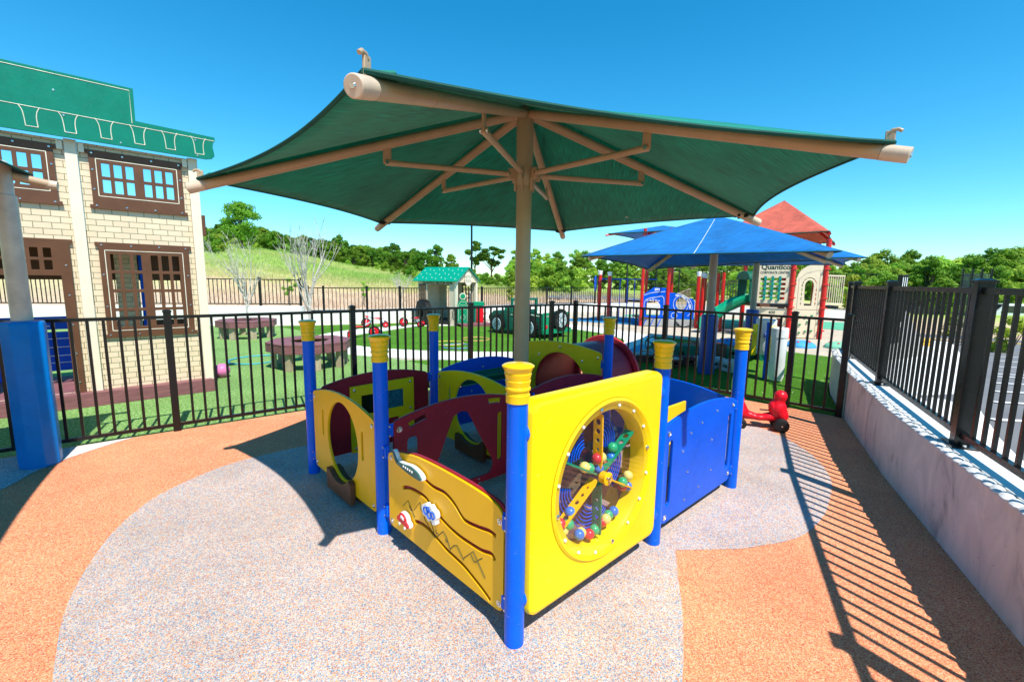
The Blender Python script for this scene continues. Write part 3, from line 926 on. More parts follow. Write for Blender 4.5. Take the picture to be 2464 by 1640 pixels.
# dished ring
prof = [(RO + .018, .066), (RO + .006, .0745), (RO - .004, .071), (RO - .012, .060), (RI + .004, .058), (RI, .054), (RI - .002, -.034), (RI + .02, -.038), (RO - .004, -.04)]
q = MB(); q.lathe(prof, n=72, mx=mx @ Matrix.Translation((*WC, 0)), caps=False)
q.v = q.v; rg = q.build('window_ring', M['yellow'], wp, ang=50)
q = MB(); q.lathe([(RO - .014, .0612), (0, .0612)], n=64, mx=mx @ Matrix.Translation((*WC, 0)), caps=False); q.build('clear_window', M['clear'], wp)
q = MB(); q.lathe([(RI + .004, -.033), (0, -.033)], n=64, mx=mx @ Matrix.Translation((*WC, 0)), caps=False); q.build('clear_window', M['smoke'], wp)
for k in range(16):
    a = R_(11 + 22.5 * k); r_ = RO - .022
    mm = mx @ Matrix.Translation((WC[0] + r_ * math.cos(a), WC[1] + r_ * math.sin(a), .0615))
    q = MB(); rr = .0085 if k % 4 else .012
    q.lathe([(rr, 0), (rr, .004), (rr * .7, .007), (0, .008)], n=10, mx=mm)
    q.build('window_bolt', M['steel'] if k % 4 == 0 else M['white'], wp)
# paddles: boards standing square to the window, with a row of holes
for k in range(6):
    a = R_(92 - 60 * k)
    r0, r1 = .03, .325 
    d = Vector((math.cos(a), math.sin(a), 0))
    nn = Vector((0, 0, 1))
    loc = Matrix((d, nn, d.cross(nn))).transposed().to_4x4(); loc.translation = Vector((*WC, 0))
    holes = [circ(.09 + .048 * t, .002, .0070 + .0024 * t, 12) for t in range(5)]
    plate('paddle', fillet([(r0, -.022), (r0, .022), (r0 + .03, .030), (r1, .030), (r1, -.026), (r0 + .03, -.026)], .006, 2), holes, .010, M['amber'] if k % 2 == 0 else M['green'], wp, mx @ loc @ Matrix.Translation((0, 0, 0)), bevel=.0012)
q = MB(); q.lathe([(.03, .030), (.030, .062), (.034, .064), (.034, .070), (.03, .072), (0, .072)], n=20, mx=mx @ Matrix.Translation((*WC, 0))); hub = q.build('wheel_hub', M['amber'], wp)
q = MB(); q.lathe([(.011, .072), (.011, .077), (0, .079)], n=10, mx=mx @ Matrix.Translation((*WC, 0))); q.build('hub_bolt', M['steel'], hub)
for k in range(3):
    a = R_(30 + 120 * k); q = MB(); q.lathe([(.006, .072), (.006, .076), (0, .077)], n=8, mx=mx @ Matrix.Translation((WC[0] + .021 * math.cos(a), WC[1] + .021 * math.sin(a), 0))); q.build('hub_bolt', M['steel'], hub)
# blue arcs on the rear disc
q = MB()
for (cx_, cz_, a0, a1, n_) in ((-.07, .11, 100, 185, 6), (.03, .14, -20, 70, 6), (-.13, -.05, 160, 260, 6), (.0, -.13, 215, 320, 7), (.1, 0.0, -60, 40, 6)):
    for t in range(n_):
        r_ = .05 + .019 * t
        ps = [(WC[0] + cx_ + x, WC[1] + cz_ + y, -.028) for x, y in arc(0, 0, r_, a0, a1, 10)]
        ps = [p for p in ps if (p[0] - WC[0]) ** 2 + (p[1] - WC[1]) ** 2 < (RI - .02) ** 2]
        if len(ps) > 2: q.path(ps, .0036, 5, mx=mx)
q.build('spiral_marks', M['bluepl'], wp)
for z in (.97, .22):
    for u in (.012, 1.1): 
        q = MB(); q.lathe([(.045, -.02), (.05, 0), (.045, .02), (0, .022)], n=16, mx=mx @ Matrix.Translation((u + (.012 if u < .5 else 0), z, 0)) @ Matrix.Rotation(PI / 2, 4, 'Y')); q.build('bracket', M['blue'], play)
# loose balls inside
BALLS = [('yellow', 0.46, 0.691, 0), ('green', 0.511, 0.668, -.03), ('blue', 0.574, 0.655, 0.0), ('red', 0.555, 0.712, .005), ('yellow', 0.608, 0.700, -.035), ('red', 0.640, 0.645, -.02), ('blue', 0.682, 0.683, 0), ('green', 0.690, 0.736, 0), ('yellow', 0.845, 0.535, .005), ('green', 0.79, 0.515, .012), ('red', 0.815, 0.478, -.03), ('blue', 0.855, 0.468, .0), ('blue', 0.36, 0.491, 0), ('green', 0.345, 0.437, .01), ('red', 0.288, 0.454, .0), ('yellow', 0.315, 0.40, -.02), ('yellow', 0.655, 0.348, .005), ('blue', 0.727, 0.365, 0), ('green', 0.692, 0.352, -.035), ('red', 0.640, 0.333, -.035), ('green', 0.562, 0.322, .0), ('red', 0.508, 0.322, .015), ('yellow', 0.463, 0.340, -.02), ('blue', 0.428, 0.350, .012)]
where = ['at the left end of the row on the upper left paddle', 'second from the left on the upper left paddle', 'at the foot of the upright paddle, on its left', 'topmost of the balls left of the upright paddle', 'just behind the upright yellow paddle', 'nearest the hub on its upper right', 'resting on the upper green paddle below the green ball', 'topmost on the upper right green paddle', 'highest of the group on the right hand paddle', 'left one of the group on the right hand paddle', 'half hidden behind the group on the right hand paddle', 'lowest of the group on the right hand paddle', 'highest of the group on the lower left paddle', 'middle one of the group on the lower left paddle', 'at the far left rim of the window', 'lowest of the group on the lower left paddle', 'beside the lower paddle on its right', 'rightmost of the balls along the bottom', 'half hidden behind balls right of the lower paddle', 'low beside the lower paddle on its right', 'nearest the lower paddle on its left', 'second left of the lower paddle at the bottom', 'third left of the lower paddle at the bottom', 'leftmost of the balls along the bottom']
BM = {'yellow': mat('ball_yellow', (.88, .68, .18), .25, var=.03, coat=.4), 'green': mat('ball_green', (.03, .42, .17), .25, var=.03, coat=.4), 'blue': mat('ball_blue', (.03, .19, .60), .25, var=.03, coat=.4), 'red': mat('ball_red', (.62, .04, .05), .25, var=.03, coat=.4)}
for (c, u, z, w), wh in zip(BALLS, where):
    w = max(-.010, min(.016, w * .5))
    if (u - WC[0]) ** 2 + (z - WC[1]) ** 2 > (RI - .03) ** 2:
        k = (RI - .031) / math.hypot(u - WC[0], z - WC[1]); u = WC[0] + (u - WC[0]) * k; z = WC[1] + (z - WC[1]) * k
    pos = FW @ Vector((u, z, w))
    o = MB().sphere((0, 0, 0), .0275, 20).build('small_ball', BM[c]); o.location = pos
    tag(o, f'small {c} ball in the wheel window, {wh}'.replace('half hidden behind the group on the right hand paddle', 'half hidden on the right hand paddle').replace('half hidden behind balls right of the lower paddle', 'half hidden right of the lower paddle').replace('resting on the upper green paddle below the green ball', 'below the topmost green ball').replace(' of the group on', ' on').replace('at the left end of the row on', 'leftmost on').replace('second from the left on', 'second on').replace('at the foot of the upright paddle, on its left', 'left foot of the upright paddle').replace('topmost of the balls left', 'topmost left'), 'ball', 'balls inside the wheel window')

# 4 blue side panel and 5 blue rear panel with bench
A, B = E12((1, 0), (2, 0)); mx = OFF @ frame(A, B)
p = plate('blue_side_panel', std(LA, .03 if False else .06, .795, .735, .09, .06), [slot(.14, .20, .63, .05), slot(LA - .14, .20, .63, .05)], .02, M['bluepl'], play, mx)
bolts(p, mx, [(.11, .68), (LA - .1, .69), (.11, .13), (LA - .1, .15)], .0105, .013)
bolts(p, mx, [(.40, .62), (.55, .66), (.78, .70), (.38, .36), (.72, .50), (.36, .17), (.56, .20), (.74, .27), (.30, .52)], .0105, .006)
clamp(A, B, 2, (.68, .16))
A, B = E12((2, 0), (2, 1)); mx = OFF @ frame(A, B)
p = plate('blue_rear_panel', std(LB), [], .02, M['bluepl'], play, mx)
clamp(A, B, 2, (.66, .16))
mxa = OFF @ frame(*E12((1, 0), (2, 0)))
q = MB(); q.box((.62, .405, -.17), (.92, .025, .26), mx=mxa); q.box((.62, .34, -.06), (.9, .1, .02), mx=mxa); bn = q.build('bench_seat', M['yellow'], play, bevel=.006)
q = MB(); q.box((.62, .56, -.36), (.86, .17, .02), mx=mxa); q.box((.62, .36, -.36), (.86, .18, .02), mx=mxa); q.build('bench_board', M['yellow'], play, bevel=.005)

# 6 tunnel panel with burgundy crawl tunnel
A, B = E12((2, 2), (2, 1)); mx = OFF @ frame(A, B)
frm = frame(A, B)
pan = plate('tunnel_panel', std(LB, top=.968, side=.91, bot=.09), [circ(LB / 2, .50, .355, 56)], .02, M['lemon'], play, mx)
bolts(pan, mx, [(.11, .86), (LB - .11, .86), (.30, .80), (LB - .30, .80), (LB / 2, .915), (.16, .5), (LB - .16, .5)], .0105, .009)
tw = MB(); tw.lathe([(.36, 0), (.36, -.05), (.415, -.06), (.42, -.45), (.415, -.78), (.36, -.80), (.355, -.80), (.352, -.79), (.405, -.77), (.405, -.07), (.352, -.045), (.352, 0)], n=56, mx=mx @ Matrix.Translation((LB / 2, .50, 0)), caps=False)
tun = tw.build('crawl_tunnel', M['burg'], play, ang=50)
pinkm = mat('tunnel_rim_red', (.55, .03, .05), .4)
q = MB(); q.lathe([(.418, -.80), (.470, -.80), (.478, -.81), (.478, -.825), (.470, -.835), (.418, -.835), (.35, -.83), (.35, -.80)], n=56, mx=mx @ Matrix.Translation((LB / 2, .50, 0)), caps=False); q.build('tunnel_rim', pinkm, tun, ang=50)
clamp(A, B, 2, (.80, .16))

# 7 blue roller panel
A, B = E12((1, 2), (2, 2)); mx = OFF @ frame(A, B)
pan = plate('roller_panel', std(LA), [rrect(.27, .50, .93, .64, .02, 3)], .02, M['bluepl'], play, mx)
q = MB()
q.tube((.28, .575, 0), (.92, .575, 0), .062, n=24, mx=mx)
rl = q.build('roller', M['dgreen'], pan)
for a in range(5):
    q = MB()
    q.box((.60, .575 + .063 * math.sin(R_(72 * a + 10)), .063 * math.cos(R_(72 * a + 10))), (.60, .014, .014), mx=mx)
    q.build('roller_rib', M['green'], rl, bevel=.002)
bolts(pan, mx, [(.11, .675), (LA - .11, .675), (.6, .68), (.45, .44), (.75, .44)], .0105, .008)
clamp(A, B, 2, (.66, .16))

# 8 burgundy texture panel
A, B = E12((0, 2), (1, 2)); mx = OFF @ frame(A, B)
pan = plate('texture_panel', std(LA), [], .02, M['burg'], play, mx)
fr_ = plate('texture_frame', [(.31, .07), (.62, .10), (.62, .30), (.90, .33), (.90, .688), (.31, .680)][0:0] + fillet([(.31, .09), (.55, .09), (.55, .34), (.76, .34), (.76, .22), (.92, .22), (.92, .690), (.31, .680)], .008, 2), [[(.41, .42), (.585, .42), (.585, .59), (.41, .59)], [(.615, .43), (.81, .43), (.81, .595), (.615, .595)]], .016, M['lemon'], play if False else pan, mx @ Matrix.Translation((0, 0, .0185)))
bolts(pan, mx, [(.345, .645), (.88, .65), (.88, .40), (.35, .13)], .0268, .009)
bristle = mat('dark_bristle', (.012, .03, .008), .9, bump=1.0, bscale=160)
q = MB(); q.box((.4975, .505, .014), (.18, .175, .006), mx=mx)
bs = q.build('bristle_pad', bristle, pan)
q = MB()
for k in range(700):
    u = .41 + .175 * random.random(); z = .42 + .17 * random.random()
    q.tube((u, z, .016), (u + random.uniform(-.006, .006), z + random.uniform(-.010, .004), .034), .0016, .0006, 3, cap=False, mx=mx)
q.build('bristles', bristle, bs)
q = MB(); q.box((.7125, .5125, .015), (.20, .17, .008), mx=mx); q.build('carpet_pad', mat('teal_carpet', (.02, .17, .24), .95, var=.3, vscale=60, bump=.8, bscale=200), pan)
q = MB(); q.box((.45, .26, .014), (.12, .12, .006), mx=mx); q.build('carpet_pad', mat('gold_carpet', (.55, .30, .02), .95, var=.3, vscale=60, bump=.8, bscale=200), pan)
clamp(A, B, 2, (.66, .16))

# 9 burgundy triangle panel, post to pole
A, B = E12((0, 1), (1, 1)); mx = OFF @ frame(A, B)
tri = fillet([(.30, .15), (.865, .15), (.905, .22), (.66, .665), (.60, .685), (.53, .66)], [.04, .05, .04, .02, .03, .02], 5)
pan = plate('triangle_window_panel', std(LA), [tri, rrect(.17, .33, .25, .59, .035, 4), slot(.955, .23, .61, .05), [(p[0], p[1]) for p in ribbon([(.185, .668), (.25, .688), (.315, .703)], .036)], [(p[0], p[1]) for p in ribbon([(.84, .712), (.90, .708), (.965, .700)], .036)]], .02, M['burg'], play, mx)
bolts(pan, mx, [(.115, .655), (LA - .11, .655)], .0105, .014)
bolts(pan, mx, [(.75, .135), (.76, .105), (.62, .12)], .0105, .005)
clamp(A, B, 0, (.66, .16))

# 10 burgundy panel, pole to right rear post
A, B = E12((1, 1), (2, 1)); mx = OFF @ frame(A, B)
pan = plate('half_round_window_panel', std(LA), [arc(LA / 2, .45, .24, 0, 180, 24) ], .02, M['burg'], play, mx)
bolts(pan, mx, [(.115, .655), (LA - .11, .655)], .0105, .012)
clamp(A, B, 1, (.66, .16))
# collar bars from the shade pole to the panels
for (tgt, ) in (((0, 1),), ((1, 0),), ((2, 1),), ((1, 2),)):
    d = (gp(*tgt) - CEN); d.z = 0; d.normalize()
    for z in (.66, .17):
        if tgt == (1, 0): continue
        q = MB(); q.tube(CEN + d * .066 + Vector((0, 0, z)), CEN + d * .14 + Vector((0, 0, z)), .022, n=12); q.box(CEN + d * .125 + Vector((0, 0, z)), (.02, .05, .09), rz=math.atan2(d.y, d.x)); q.build('pole_bracket', M['blue'], play, off=CEN, bevel=.002)
# flat blue arm reaching towards the wheel panel
q = MB(); d = (gp(1, 0) - CEN).normalized()
q.box(CEN + d * .33 + Vector((0, 0, .70)), (.55, .05, .012), rz=math.atan2(d.y, d.x)); q.build('stay_arm', M['blue'], play, off=CEN, bevel=.002)

# ------------------------------------------------------------------ umbrella shades
def canopy_mesh(hub, tips, sag_edge, sag_mid, ns=16, nt_=20, thick=.004, ridge=0.0):
    mb = MB(); uvs = []
    n = len(tips); hub = Vector(hub)
    for i in range(n):
        a = Vector(tips[i]); b_ = Vector(tips[(i + 1) % n])
        base = len(mb.v)
        for s in range(ns + 1):
            fs = s / ns
            for t in range(nt_ + 1):
                ft = t / nt_
                e = a.lerp(b_, ft)
                k = sag_edge * 4 * ft * (1 - ft)
                e2 = e.lerp(Vector((hub.x, hub.y, e.z)), k)
                e2.z += (hub.z - e.z) * k * 0.15
                p = hub.lerp(e2, fs)
                p.z -= sag_mid * math.sin(PI * fs) * (4 * ft * (1 - ft)) + ridge * math.sin(PI * fs)
                mb.v.append(tuple(p)); uvs.append((ft * fs, fs))
        for s in range(ns):
            for t in range(nt_):
                q = base + s * (nt_ + 1) + t
                mb.f.append((q, q + 1, q + nt_ + 2, q + nt_ + 1))
    return mb, uvs
def build_canopy(par, hub, tips, sag_edge, sag_mid, m, origin, name='fabric_canopy', hem=.009, ridge=0.0):
    mb, uvs = canopy_mesh(hub, tips, sag_edge, sag_mid, ridge=ridge)
    o = mb.build(name, m, par, ang=25, off=origin)
    ul = o.data.uv_layers.new(name='UVMap')
    for lp in o.data.loops: ul.data[lp.index].uv = uvs[lp.vertex_index]
    sm = o.modifiers.new('thickness', 'SOLIDIFY'); sm.thickness = .004
    n = len(tips); nt_ = 20; ns = 16
    q = MB()
    for i in range(n):
        base = i * (ns + 1) * (nt_ + 1) + ns * (nt_ + 1)
        q.path([Vector(mb.v[base + t]) for t in range(nt_ + 1)], hem, 6)
    q.build('hem', M['hem'], o)
    return o

gs = thing('hexagonal_umbrella_shade', 'large green six-armed umbrella shade on a tan pole rising out of the play maze', 'shade umbrella', CEN)
RT, ZT, ZH = 2.16, 2.13, 2.80
ang0 = -1.817
arms = []
for k in range(6):
    a = ang0 - k * PI / 3
    arms.append(Vector((math.cos(a), math.sin(a), 0)))
prof = [(.0575, -.02), (.0575, 2.30)]
q = MB().lathe(prof, c=(CEN.x, CEN.y, 0), n=36); pole = q.build('pole', M['pole'], gs, off=CEN)
q = MB().lathe([(.059, 2.29), (.0615, 2.295), (.0615, 2.72), (.056, 2.79), (.03, 2.84), (0, 2.85)], c=(CEN.x, CEN.y, 0), n=36)
q.build('pole_sleeve', M['pole'], gs, off=CEN)
HUBP = CEN + Vector((0, 0, ZH))
for k, d in enumerate(arms):
    tip = CEN + d * RT + Vector((0, 0, ZT))
    ax = (tip - HUBP).normalized()
    q = MB().tube(HUBP + ax * .02, tip - ax * .10, .0315, n=24)
    for s in (.32, 1.72): q.tube(HUBP + ax * s, HUBP + ax * (s + .006), .0328, n=24)
    arm = q.build('arm', M['tan'], gs, off=CEN)
    q = MB().tube(tip - ax * .10, tip, .0325, n=24); q.build('end_cap', mat('cap_tan', (.60, .47, .34), .4) if k == 0 else bpy.data.materials['cap_tan'], arm, off=CEN, bevel=.004)
    q = MB().tube(tip, tip + ax * .006, .010, .007, n=12); q.build('end_bolt', M['steel'], arm, off=CEN)
    # hook that ties the fabric corner
    upv = Vector((0, 0, 1))
    q = MB().box(tip - ax * .075 + Vector((0, 0, .055)), (.035, .010, .07), rz=math.atan2(d.y, d.x)); q.path([tip - ax * .078 + Vector((0, 0, .075)), tip - ax * .07 + Vector((0, 0, .092)), tip - ax * .05 + Vector((0, 0, .098)), tip - ax * .035 + Vector((0, 0, .092))], .008, 8)
    q.build('corner_hook', M['tan'], arm, off=CEN, bevel=.004)
    # strut
    pj = HUBP + ax * 1.02
    low = CEN + d * .12 + Vector((0, 0, 2.37))
    end = pj - Vector((0, 0, .12))
    q = MB().tube(low, end, .019, n=14)
    st = q.build('strut', M['tan'], gs, off=CEN)
    q = MB()
    rz = math.atan2(d.y, d.x)
    q.box(pj - Vector((0, 0, .075)), (.055, .012, .11), rz=rz); q.build('strut_bracket', M['tan'], st, off=CEN, bevel=.006); q = MB(); q.box(end - d * .03 + Vector((0, 0, 0)), (.09, .03, .036), rz=rz)
    q.build('strut_clevis', M['tan'], st, off=CEN, bevel=.006); q = MB(); q.box(CEN + d * .083 + Vector((0, 0, 2.37)), (.08, .014, .085), rz=rz)
    q.box(CEN + d * .068 + Vector((0, 0, 2.33)), (.02, .014, .16), rz=rz)
    q.build('pole_lug', M['tan'], st, off=CEN, bevel=.006)
    q = MB()
    sd_ = Vector((-d.y, d.x, 0))
    q.tube(end - sd_ * .022, end + sd_ * .022, .012, n=10); q.tube(low - sd_ * .014, low + sd_ * .014, .012, n=10)
    q.build('strut_bolt', M['steel'], st, off=CEN)
tipsF = [CEN + d * (RT - .055) + Vector((0, 0, ZT + .062)) for d in arms]
build_canopy(gs, CEN + Vector((0, 0, ZH + .06)), tipsF, .058, .02, M['fgreen'], CEN, ridge=-.015)
for k in (0, 1, 3, 5):
    d = arms[k]; tip = CEN + d * (RT - .06) + Vector((0, 0, ZT + .066)); sd_ = Vector((-d.y, d.x, 0))
    q = MB(); q.path([tip - d * .02, tip - d * .08 + sd_ * .05 + Vector((0, 0, .02)), tip - d * .13 - sd_ * .02 + Vector((0, 0, .03)), tip - d * .18 + sd_ * .03 + Vector((0, 0, .05))], .009, 6)
    q.build('corner_lacing', M['fgreen'], gs, off=CEN)
for k in (2, 3, 4):
    d = arms[k]; tip = CEN + d * (RT - .16) + Vector((0, 0, ZT + .05)); sd_ = Vector((-d.y, d.x, 0))
    q = MB(); q.path([tip + sd_ * .055, tip - d * .03 + sd_ * .03 - Vector((0, 0, .01)), tip - sd_ * .05 - d * .01], .016, 6)
    q.path([tip - d * .05 + sd_ * .05, tip - d * .08 - sd_ * .03], .012, 6); q.build('corner_strap', M['blackr'], gs, off=CEN)
lt = (tipsF[3] * .52 + tipsF[4] * .48).lerp(CEN, .12); 
q = MB().box((lt.x, lt.y, 2.262), (.09, .003, .05), rz=.3); q.build('care_tag', M['white'], gs, off=CEN)

def square_umbrella(name, label, c, R, ang, zts, zh, m, pad_z, polem, group):
    g_ = thing(name, label, 'shade umbrella', (*c, 0), 0, group)
    C0 = Vector((*c, 0))
    q = MB().lathe([(.066, -.02), (.066, zh - .4), (.075, zh - .38), (.075, zh)], c=(*c, 0), n=28); q.build('pole', polem, g_, off=C0)
    q = MB().lathe([(.13, 0), (.138, .01), (.138, pad_z - .02), (.125, pad_z), (.07, pad_z + .005)], c=(*c, 0), n=14); q.build('post_pad', M['padd'], g_, off=C0, ang=20)
    tips = []
    for k in range(4):
        zt = zts[k]; a = R_(ang + 90 * k); d = Vector((math.cos(a), math.sin(a), 0))
        tip = C0 + d * (R - .16) + Vector((0, 0, zt)); H_ = C0 + Vector((0, 0, zh))
        ax = (tip - H_).normalized()
        q = MB().tube(H_, tip, .04, n=16); arm = q.build('arm', M['tan'], g_, off=C0)
        q = MB().tube(tip, tip + ax * .015, .044, n=16); q.build('end_cap', bpy.data.materials['cap_tan'], arm, off=C0)
        q = MB().tube(C0 + d * .1 + Vector((0, 0, zh - .42)), H_ + ax * R * .5 - Vector((0, 0, .08)), .019, n=10); q.build('strut', M['tan'], g_, off=C0)
        tips.append(C0 + d * R + Vector((0, 0, zt + .03)))
    build_canopy(g_, C0 + Vector((0, 0, zh + .07)), tips, .085, .03, m, C0, ridge=-.02)
    return g_
UM1 = square_umbrella('square_umbrella_shade', 'blue square umbrella shade on a grey pole padded in blue, nearer of the two', (3.47, 7.8), 2.42, -169, (1.97, 1.97, 2.02, 1.86), 2.66, M['fblue'], 1.05, M['taupe'], 'blue umbrella shades')
square_umbrella('square_umbrella_shade', 'blue square umbrella shade on the farther grey padded pole, mostly behind the nearer one', (5.6, 10.36), 2.55, -167, (2.03, 2.05, 2.05, 2.03), 2.72, M['fblue'], 1.0, M['taupe'], 'blue umbrella shades')

# pale seams on the nearer blue canopy
q = MB(); U1 = Vector((3.47, 7.8, 0)); H1 = U1 + Vector((0, 0, 2.74))
for (k0, k1) in ((0, 1),):
    ta = [U1 + Vector((math.cos(R_(-169 + 90 * k)) * 2.42, math.sin(R_(-169 + 90 * k)) * 2.42, 2.0)) for k in (k0, k1)]
    e = ta[0].lerp(ta[1], .5); e = e.lerp(Vector((U1.x, U1.y, e.z)), .085)
    q.path([H1.lerp(e, t / 8) - Vector((0, 0, .03 * math.sin(PI * t / 8) - .014 - .02 * math.sin(PI * t / 8))) for t in range(1, 9)], .0035, 4)
q.build('seam', M['white'], UM1, off=(3.47, 7.8, 0))
# padded corner post at the left with its shade sail
PL = Vector((-3.97, 3.58, 0))
s4 = thing('corner_post_shade', 'shade on a tan corner post wrapped in a bright blue pad at the left edge', 'shade', PL)
q = MB().lathe([(.064, -.01), (.064, 2.2), (.052, 2.205), (.052, 2.42), (.03, 2.46), (0, 2.46)], c=(PL.x, PL.y, 0), n=24); q.build('post', mat('pale_tan', (.60, .52, .42), .35, coat=.3), s4, off=PL)
q = MB()
pr = [(.125, .0), (.135, .01), (.136, .3), (.134, .7), (.137, 1.19), (.128, 1.215), (.068, 1.222)]
q.lathe(pr, c=(PL.x, PL.y, 0), n=8); q.v = [(PL.x + (x - PL.x) * math.cos(.25) - (y - PL.y) * math.sin(.25), PL.y + (x - PL.x) * math.sin(.25) + (y - PL.y) * math.cos(.25), z) for x, y, z in q.v]
q.build('post_pad', M['pad'], s4, off=PL, bevel=.02, seg=3)
dE = Vector((.58, -.81, 0)); dN = Vector((-.81, -.58, 0))
S = 4.2
hubS = PL + dE * S / 2 + dN * S / 2 + Vector((0, 0, 3.3))
cT = PL + Vector((.08, .16, 2.34))
q = MB().tube(PL + Vector((0, 0, 2.38)) + dN * .1, cT + Vector((.10, .05, -.02)), .033, n=16); am = q.build('arm', M['tan'], s4, off=PL)
q = MB().tube(cT + Vector((.06, .02, -.015)), cT + Vector((.12, .06, -.022)), .036, n=16); q.build('end_cap', bpy.data.materials['cap_tan'], am, off=PL)
cs_ = [cT + Vector((-.02, .0, .05)), PL + dE * S + Vector((.04, .03, 0)) + Vector((0, 0, 2.4)), PL + dE * S + dN * S + Vector((0, 0, 2.4)), PL + dN * S + Vector((0, 0, 2.4))]
build_canopy(s4, hubS, cs_, .07, .03, M['fdark'], PL)
# ------------------------------------------------------------------ fences
def fence_run(name, label, pts, h, zb=0.0, post=.064, pick=.023, sp=.114, cat='fence', group=None, ends=(True, True), rail=.032, bot=.07, capw=.012, tz=None):
    o0 = Vector((*pts[0], zb))
    t = thing(name, label, cat, o0, 0, group)
    for i, p in enumerate(pts):
        if (i == 0 and not ends[0]) or (i == len(pts) - 1 and not ends[1]): continue
        a = Vector(pts[max(i - 1, 0)]); c = Vector(pts[min(i + 1, len(pts) - 1)]); rz = math.atan2((c - a).y, (c - a).x)
        q = MB().box((*p, zb + (h + .02) / 2), (post, post, h + .02), rz=rz); po = q.build('post', M['black'], t, off=o0, bevel=.003)
        q = MB().box((*p, zb + h + .026), (post + capw, post + capw, .016), rz=rz)
        w = post / 2 + capw / 2 - .004
        q.prism([(-w, -w), (w, -w), (w, w), (-w, w)], 0, .001, mx=Matrix.Translation((*p, zb + h + .034)) @ Matrix.Rotation(rz, 4, 'Z'))
        mm = Matrix.Translation((*p, zb + h + .035)) @ Matrix.Rotation(rz, 4, 'Z')
        q.add([(-w, -w, 0), (w, -w, 0), (w, w, 0), (-w, w, 0), (-w * .45, -w * .45, .012), (w * .45, -w * .45, .012), (w * .45, w * .45, .012), (-w * .45, w * .45, .012)], [(0, 1, 5, 4), (1, 2, 6, 5), (2, 3, 7, 6), (3, 0, 4, 7), (4, 5, 6, 7)], mm)
        q.build('post_cap', M['black'], po, off=o0)
    for i in range(len(pts) - 1):
        a = Vector((*pts[i], zb)); b_ = Vector((*pts[i + 1], zb)); d = (b_ - a); L = d.length; d.normalize(); rz = math.atan2(d.y, d.x)
        q = MB()
        mm = Matrix.Translation(a) @ Matrix.Rotation(rz, 4, 'Z')
        g_ = post / 2
        q.box((L / 2, 0, h - .03), (L - post, rail * .9, rail), mx=mm)
        q.box((L / 2, 0, bot), (L - post, rail * .9, rail), mx=mm)
        n = max(1, round((L - post) / sp)) - 1
        for k in range(n):
            u = g_ + (L - post) * (k + 1) / (n + 1)
            q.box((u, 0, (h + bot) / 2 - .015), (pick, pick, h - bot - .03 - rail + .004), mx=mm)
        q.build('railing', M['black'], t, off=o0)
    return t
F1, F2, F3, F4, F5 = (-3.47, 4.45), (-2.02, 5.59), (-.63, 6.67), (.68, 7.69), (1.13, 7.95)
F6, F7, F8 = (2.36, 6.82), (3.60, 5.65), (4.0, 5.26)
FM1 = (-4.93, 3.31); FM2 = (-6.4, 2.2)
fence_run('picket_fence', 'black steel picket fence running left from the gate, past the padded blue post', [FM2, FM1, F1, F2, F3, F4], 1.215, group='black fences round the toddler yard')
fence_run('picket_gate', 'narrow black picket gate section between the two fence runs, behind the play maze', [F4, F5], 1.215, ends=(False, False), cat='gate', group='black fences round the toddler yard')
fence_run('picket_fence', 'black steel picket fence running right from the gate to the retaining wall', [F5, F6, F7, F8], 1.215, group='black fences round the toddler yard')

# retaining wall with kerb and fence
WP = [(1.2, -.6), (2.31, 1.78), (3.18, 3.62), (4.08, 5.3), (4.75, 6.45), (5.15, 7.05)]
def off_line(P, o):
    out = []
    for i, p in enumerate(P):
        a = Vector(P[max(i - 1, 0)]); c = Vector(P[min(i + 1, len(P) - 1)]); d = (c - a).normalized()
        out.append((p[0] + d.y * o, p[1] - d.x * o))
    return out
def wall_mesh(P, w, z0, z1):
    R2 = off_line(P, w); mb = MB(); n = len(P)
    for (x, y), (u, v) in zip(P, R2):
        mb.v += [(x, y, z0), (x, y, z1), (u, v, z1), (u, v, z0)]
    for i in range(n - 1):
        a = 4 * i; c = a + 4
        mb.f += [(a, a + 1, c + 1, c), (a + 1, a + 2, c + 2, c + 1), (a + 2, a + 3, c + 3, c + 2)]
    mb.f += [(0, 3, 2, 1), (4 * n - 4, 4 * n - 3, 4 * n - 2, 4 * n - 1)]
    return mb
def dense(P, st=.25):
    out = [P[0]]
    for a, c in zip(P, P[1:]):
        L = math.hypot(c[0] - a[0], c[1] - a[1]); n = max(1, int(L / st))
        for k in range(1, n + 1): out.append((a[0] + (c[0] - a[0]) * k / n, a[1] + (c[1] - a[1]) * k / n))
    return out
wallm = bpy.data.materials.new('cast_concrete'); wallm.use_nodes = True
nt = wallm.node_tree; b = nt.nodes['Principled BSDF']
geo = nt.nodes.new('ShaderNodeNewGeometry')
mp = N('ShaderNodeMapping'); mp.inputs['Scale'].default_value = (1.0, 1.0, 0.45); mp.inputs['Rotation'].default_value = (0.25, 0.2, 0)
link(nt, geo.outputs['Position'], mp.inputs[0])
n1 = N('ShaderNodeTexNoise'); n1.inputs['Scale'].default_value = 4.6; n1.inputs['Detail'].default_value = 9; n1.inputs['Roughness'].default_value = .62; n1.inputs['Distortion'].default_value = 0.9
link(nt, mp.outputs[0], n1.inputs['Vector'])
cr = N('ShaderNodeValToRGB'); e = cr.color_ramp.elements
e[0].position = .30; e[0].color = (.40, .33, .28, 1); e[1].position = .66; e[1].color = (.80, .66, .57, 1); k_ = e.new(.44); k_.color = (.66, .55, .48, 1)
link(nt, n1.outputs[0], cr.inputs[0])
vo = N('ShaderNodeTexVoronoi'); vo.inputs['Scale'].default_value = 13; link(nt, geo.outputs['Position'], vo.inputs['Vector'])
